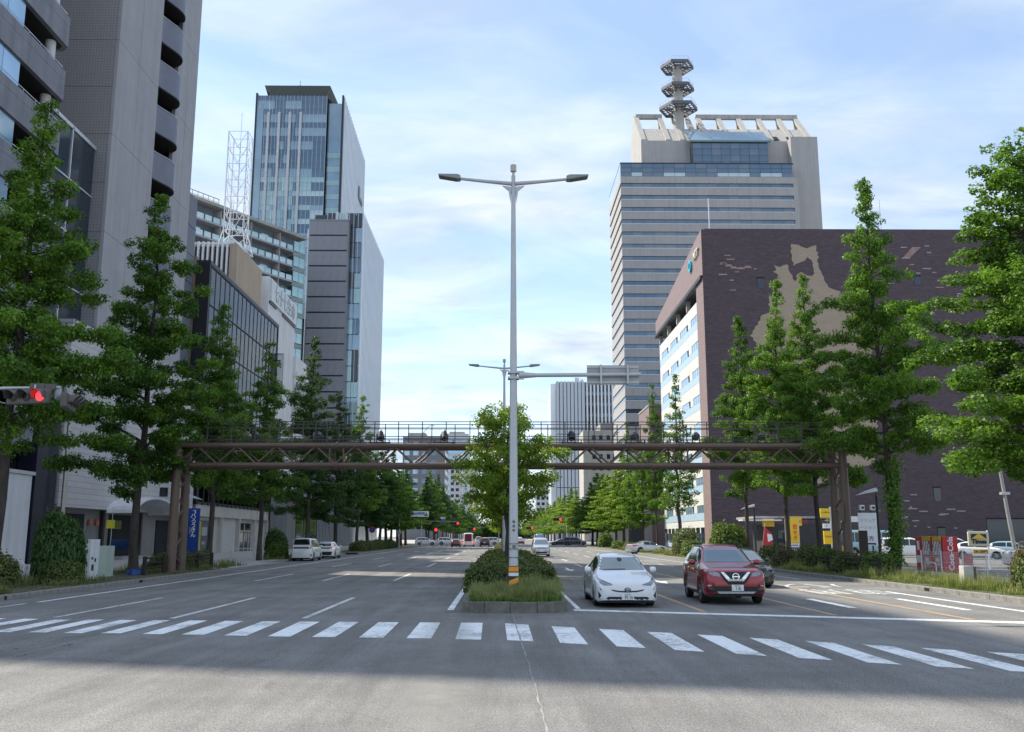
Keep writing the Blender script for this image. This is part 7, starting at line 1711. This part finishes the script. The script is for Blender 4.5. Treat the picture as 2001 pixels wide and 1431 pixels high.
b = thing('notice_board', (23.9, 62, .03), 'white parking notice board with two small spot lamps on top', 'sign'); pn = boxes('board', M_lw, b, (23.35, 24.55, 61.9, 61.98, 1.35, 3.45)); boxes('leg', M_dsteel, b, (23.5, 23.58, 61.98, 62.06, .03, 3.9), (24.2, 24.28, 61.98, 62.06, .03, 3.9)); boxes('lower_strip', mat('navy strip', (0.02, 0.03, 0.08), 0.5), pn, (23.5, 24.4, 61.88, 61.9, 1.42, 1.52))
M_gt = mat('grey lettering', (0.3, 0.3, 0.32), 0.6)
for s_, z, m_, sz in (('ソリュア', 2.95, M_gt, .26), ('ーション', 2.5, M_gt, .26), ('直売', 1.78, M_dsteel, .34)): put('lettering', text_mesh(s_, sz, m_, .003), pn, face_dir((23.95, 61.89, z), '-Y'))
for x in (23.55, 24.25): boxes('spot_lamp', M_steelw, b, (x - .14, x + .14, 61.6, 61.85, 3.62, 3.95)); boxes('spot_lens', M_dsteel, b, (x - .06, x + .1, 61.57, 61.6, 3.7, 3.85))
o = boxes('timber_board', mat('dark brown board', (0.03, 0.022, 0.018), 0.7), None, (22.6, 23.15, 60.0, 60.1, .03, 2.3)); tag(o, 'dark brown upright board leaning behind the right gantry columns', 'board')
# car-hire shop with yellow signs
b = thing('rental_shop', (34, 108, .03), 'low dark shop with yellow sign panels behind the right hand ginkgos', 'building')
boxes('wall', mat('charcoal wall', (0.05, 0.052, 0.055), 0.7, var=0.2), b, (30.2, 39.5, 106.5, 114, 0, 3.3)); boxes('roof', M_conc, b, (28.4, 40, 106, 114.5, 3.9, 4.15)); boxes('window', G_dark, b, (31, 33, 106.4, 106.5, .8, 2.6), (36.5, 39, 106.4, 106.5, .8, 2.6))
M_yel = mat('shop yellow', (0.85, 0.55, 0.02), 0.45, var=0.03)
boxes('fascia', M_yel, b, (29.2, 30.5, 105.9, 106.0, 3.0, 3.85), (32.3, 33.6, 105.9, 106.0, 3.1, 4.05)); boxes('canopy', M_steelw, b, (26.5, 30.8, 104, 106, 3.6, 3.75), (37.0, 39.8, 105, 106, 3.5, 4.1)); put('lettering', text_mesh('カーレンタル', .42, M_vred, .01, bold=.01), b, face_dir((33.0, 105.88, 3.55), '-Y'))
b = thing('yellow_board', (31.5, 102, .03), 'yellow board with red and green lettering on two legs', 'sign'); pn = boxes('board', M_yel, b, (30.55, 31.95, 101.9, 102.0, 1.25, 3.75)); boxes('leg', M_galv, b, (31.9, 32.02, 101.95, 102.05, 0, 3.75), (30.5, 30.6, 101.95, 102.05, 0, 3.75)); boxes('strip', M_plate, pn, (30.65, 31.9, 101.88, 102.0, .8, 1.2)); boxes('blue_strip', M_sblue, pn, (30.7, 31.8, 101.86, 101.88, .95, 1.05))
boxes('red_square', M_vor, pn, (31.35, 31.75, 101.87, 101.9, 2.7, 3.2)); put('lettering', text_mesh('空', .42, M_vor, .004, bold=.01), pn, face_dir((31.55, 101.86, 2.3), '-Y')); put('lettering', text_mesh('満', .42, M_vor, .004, bold=.01), pn, face_dir((31.55, 101.86, 1.75), '-Y')); put('lettering', text_mesh('木', .40, mat('dark green ink', (0.03, 0.15, 0.03), 0.5), .004, bold=.01), pn, face_dir((30.9, 101.86, 1.75), '-Y'))
boxes('cage', M_galv, b, *[(30.55 + q * .2, 30.59 + q * .2, 101.9, 101.94, 0.03, .78) for q in range(7)])
b = thing('pole_sign', (31.6, 92, .03), 'grey pole carrying two yellow sign boxes and a white one', 'sign'); boxes('pole', M_galv, b, (31.95, 32.15, 91.9, 92.1, 0, 4.75)); boxes('yellow_box', M_yel, b, (31.0, 31.93, 91.85, 92.05, 3.75, 4.6)); boxes('yellow_box', M_yel, b, (31.15, 32.1, 91.65, 91.85, 1.2, 2.45)); boxes('white_box', M_plate, b, (31.2, 31.93, 91.85, 92.0, 2.7, 3.15)); put('arrow_mark', text_mesh('→', .5, M_yel, .01, bold=.01), b, face_dir((31.55, 91.84, 3.45), '-Y')); put('lettering', text_mesh('レンタカー', .2, M_dsteel, .004, bold=.004), b, face_dir((31.5, 91.83, 4.2), '-Y')); put('lettering', text_mesh('予約受付', .19, M_vred, .004), b, face_dir((31.6, 91.63, 1.9), '-Y')); put('lettering', text_mesh('P', .3, M_vred, .004), b, face_dir((31.55, 91.84, 2.92), '-Y'))
o = boxes('yellow_bin', M_yel, None, (32.6, 33.1, 92, 92.4, .03, 1.25), bevel=.03); tag(o, 'tall yellow bin beside the grey pole sign', 'bin')
t = thing('red_flag', (25.4, 92, .03), 'red and white promotional flag behind the yellow green bush', 'flag'); mb = MB(); mb.cyl((25.1, 92, .03), (25.6, 92, 3.2), .03, n=6); mb.build('pole', M_mull, t); mb = MB(); mb.prism([(25.2, .8), (26.3, 1.0), (26.2, 2.2), (25.5, 2.9)], 'Y', 91.98, 92.02); mb.build('cloth', M_vred, t); mb = MB(); mb.prism([(25.8, 1.4), (26.28, 1.6), (26.2, 2.1), (25.75, 2.2)], 'Y', 91.95, 91.975); mb.build('white_patch', M_lw, t)
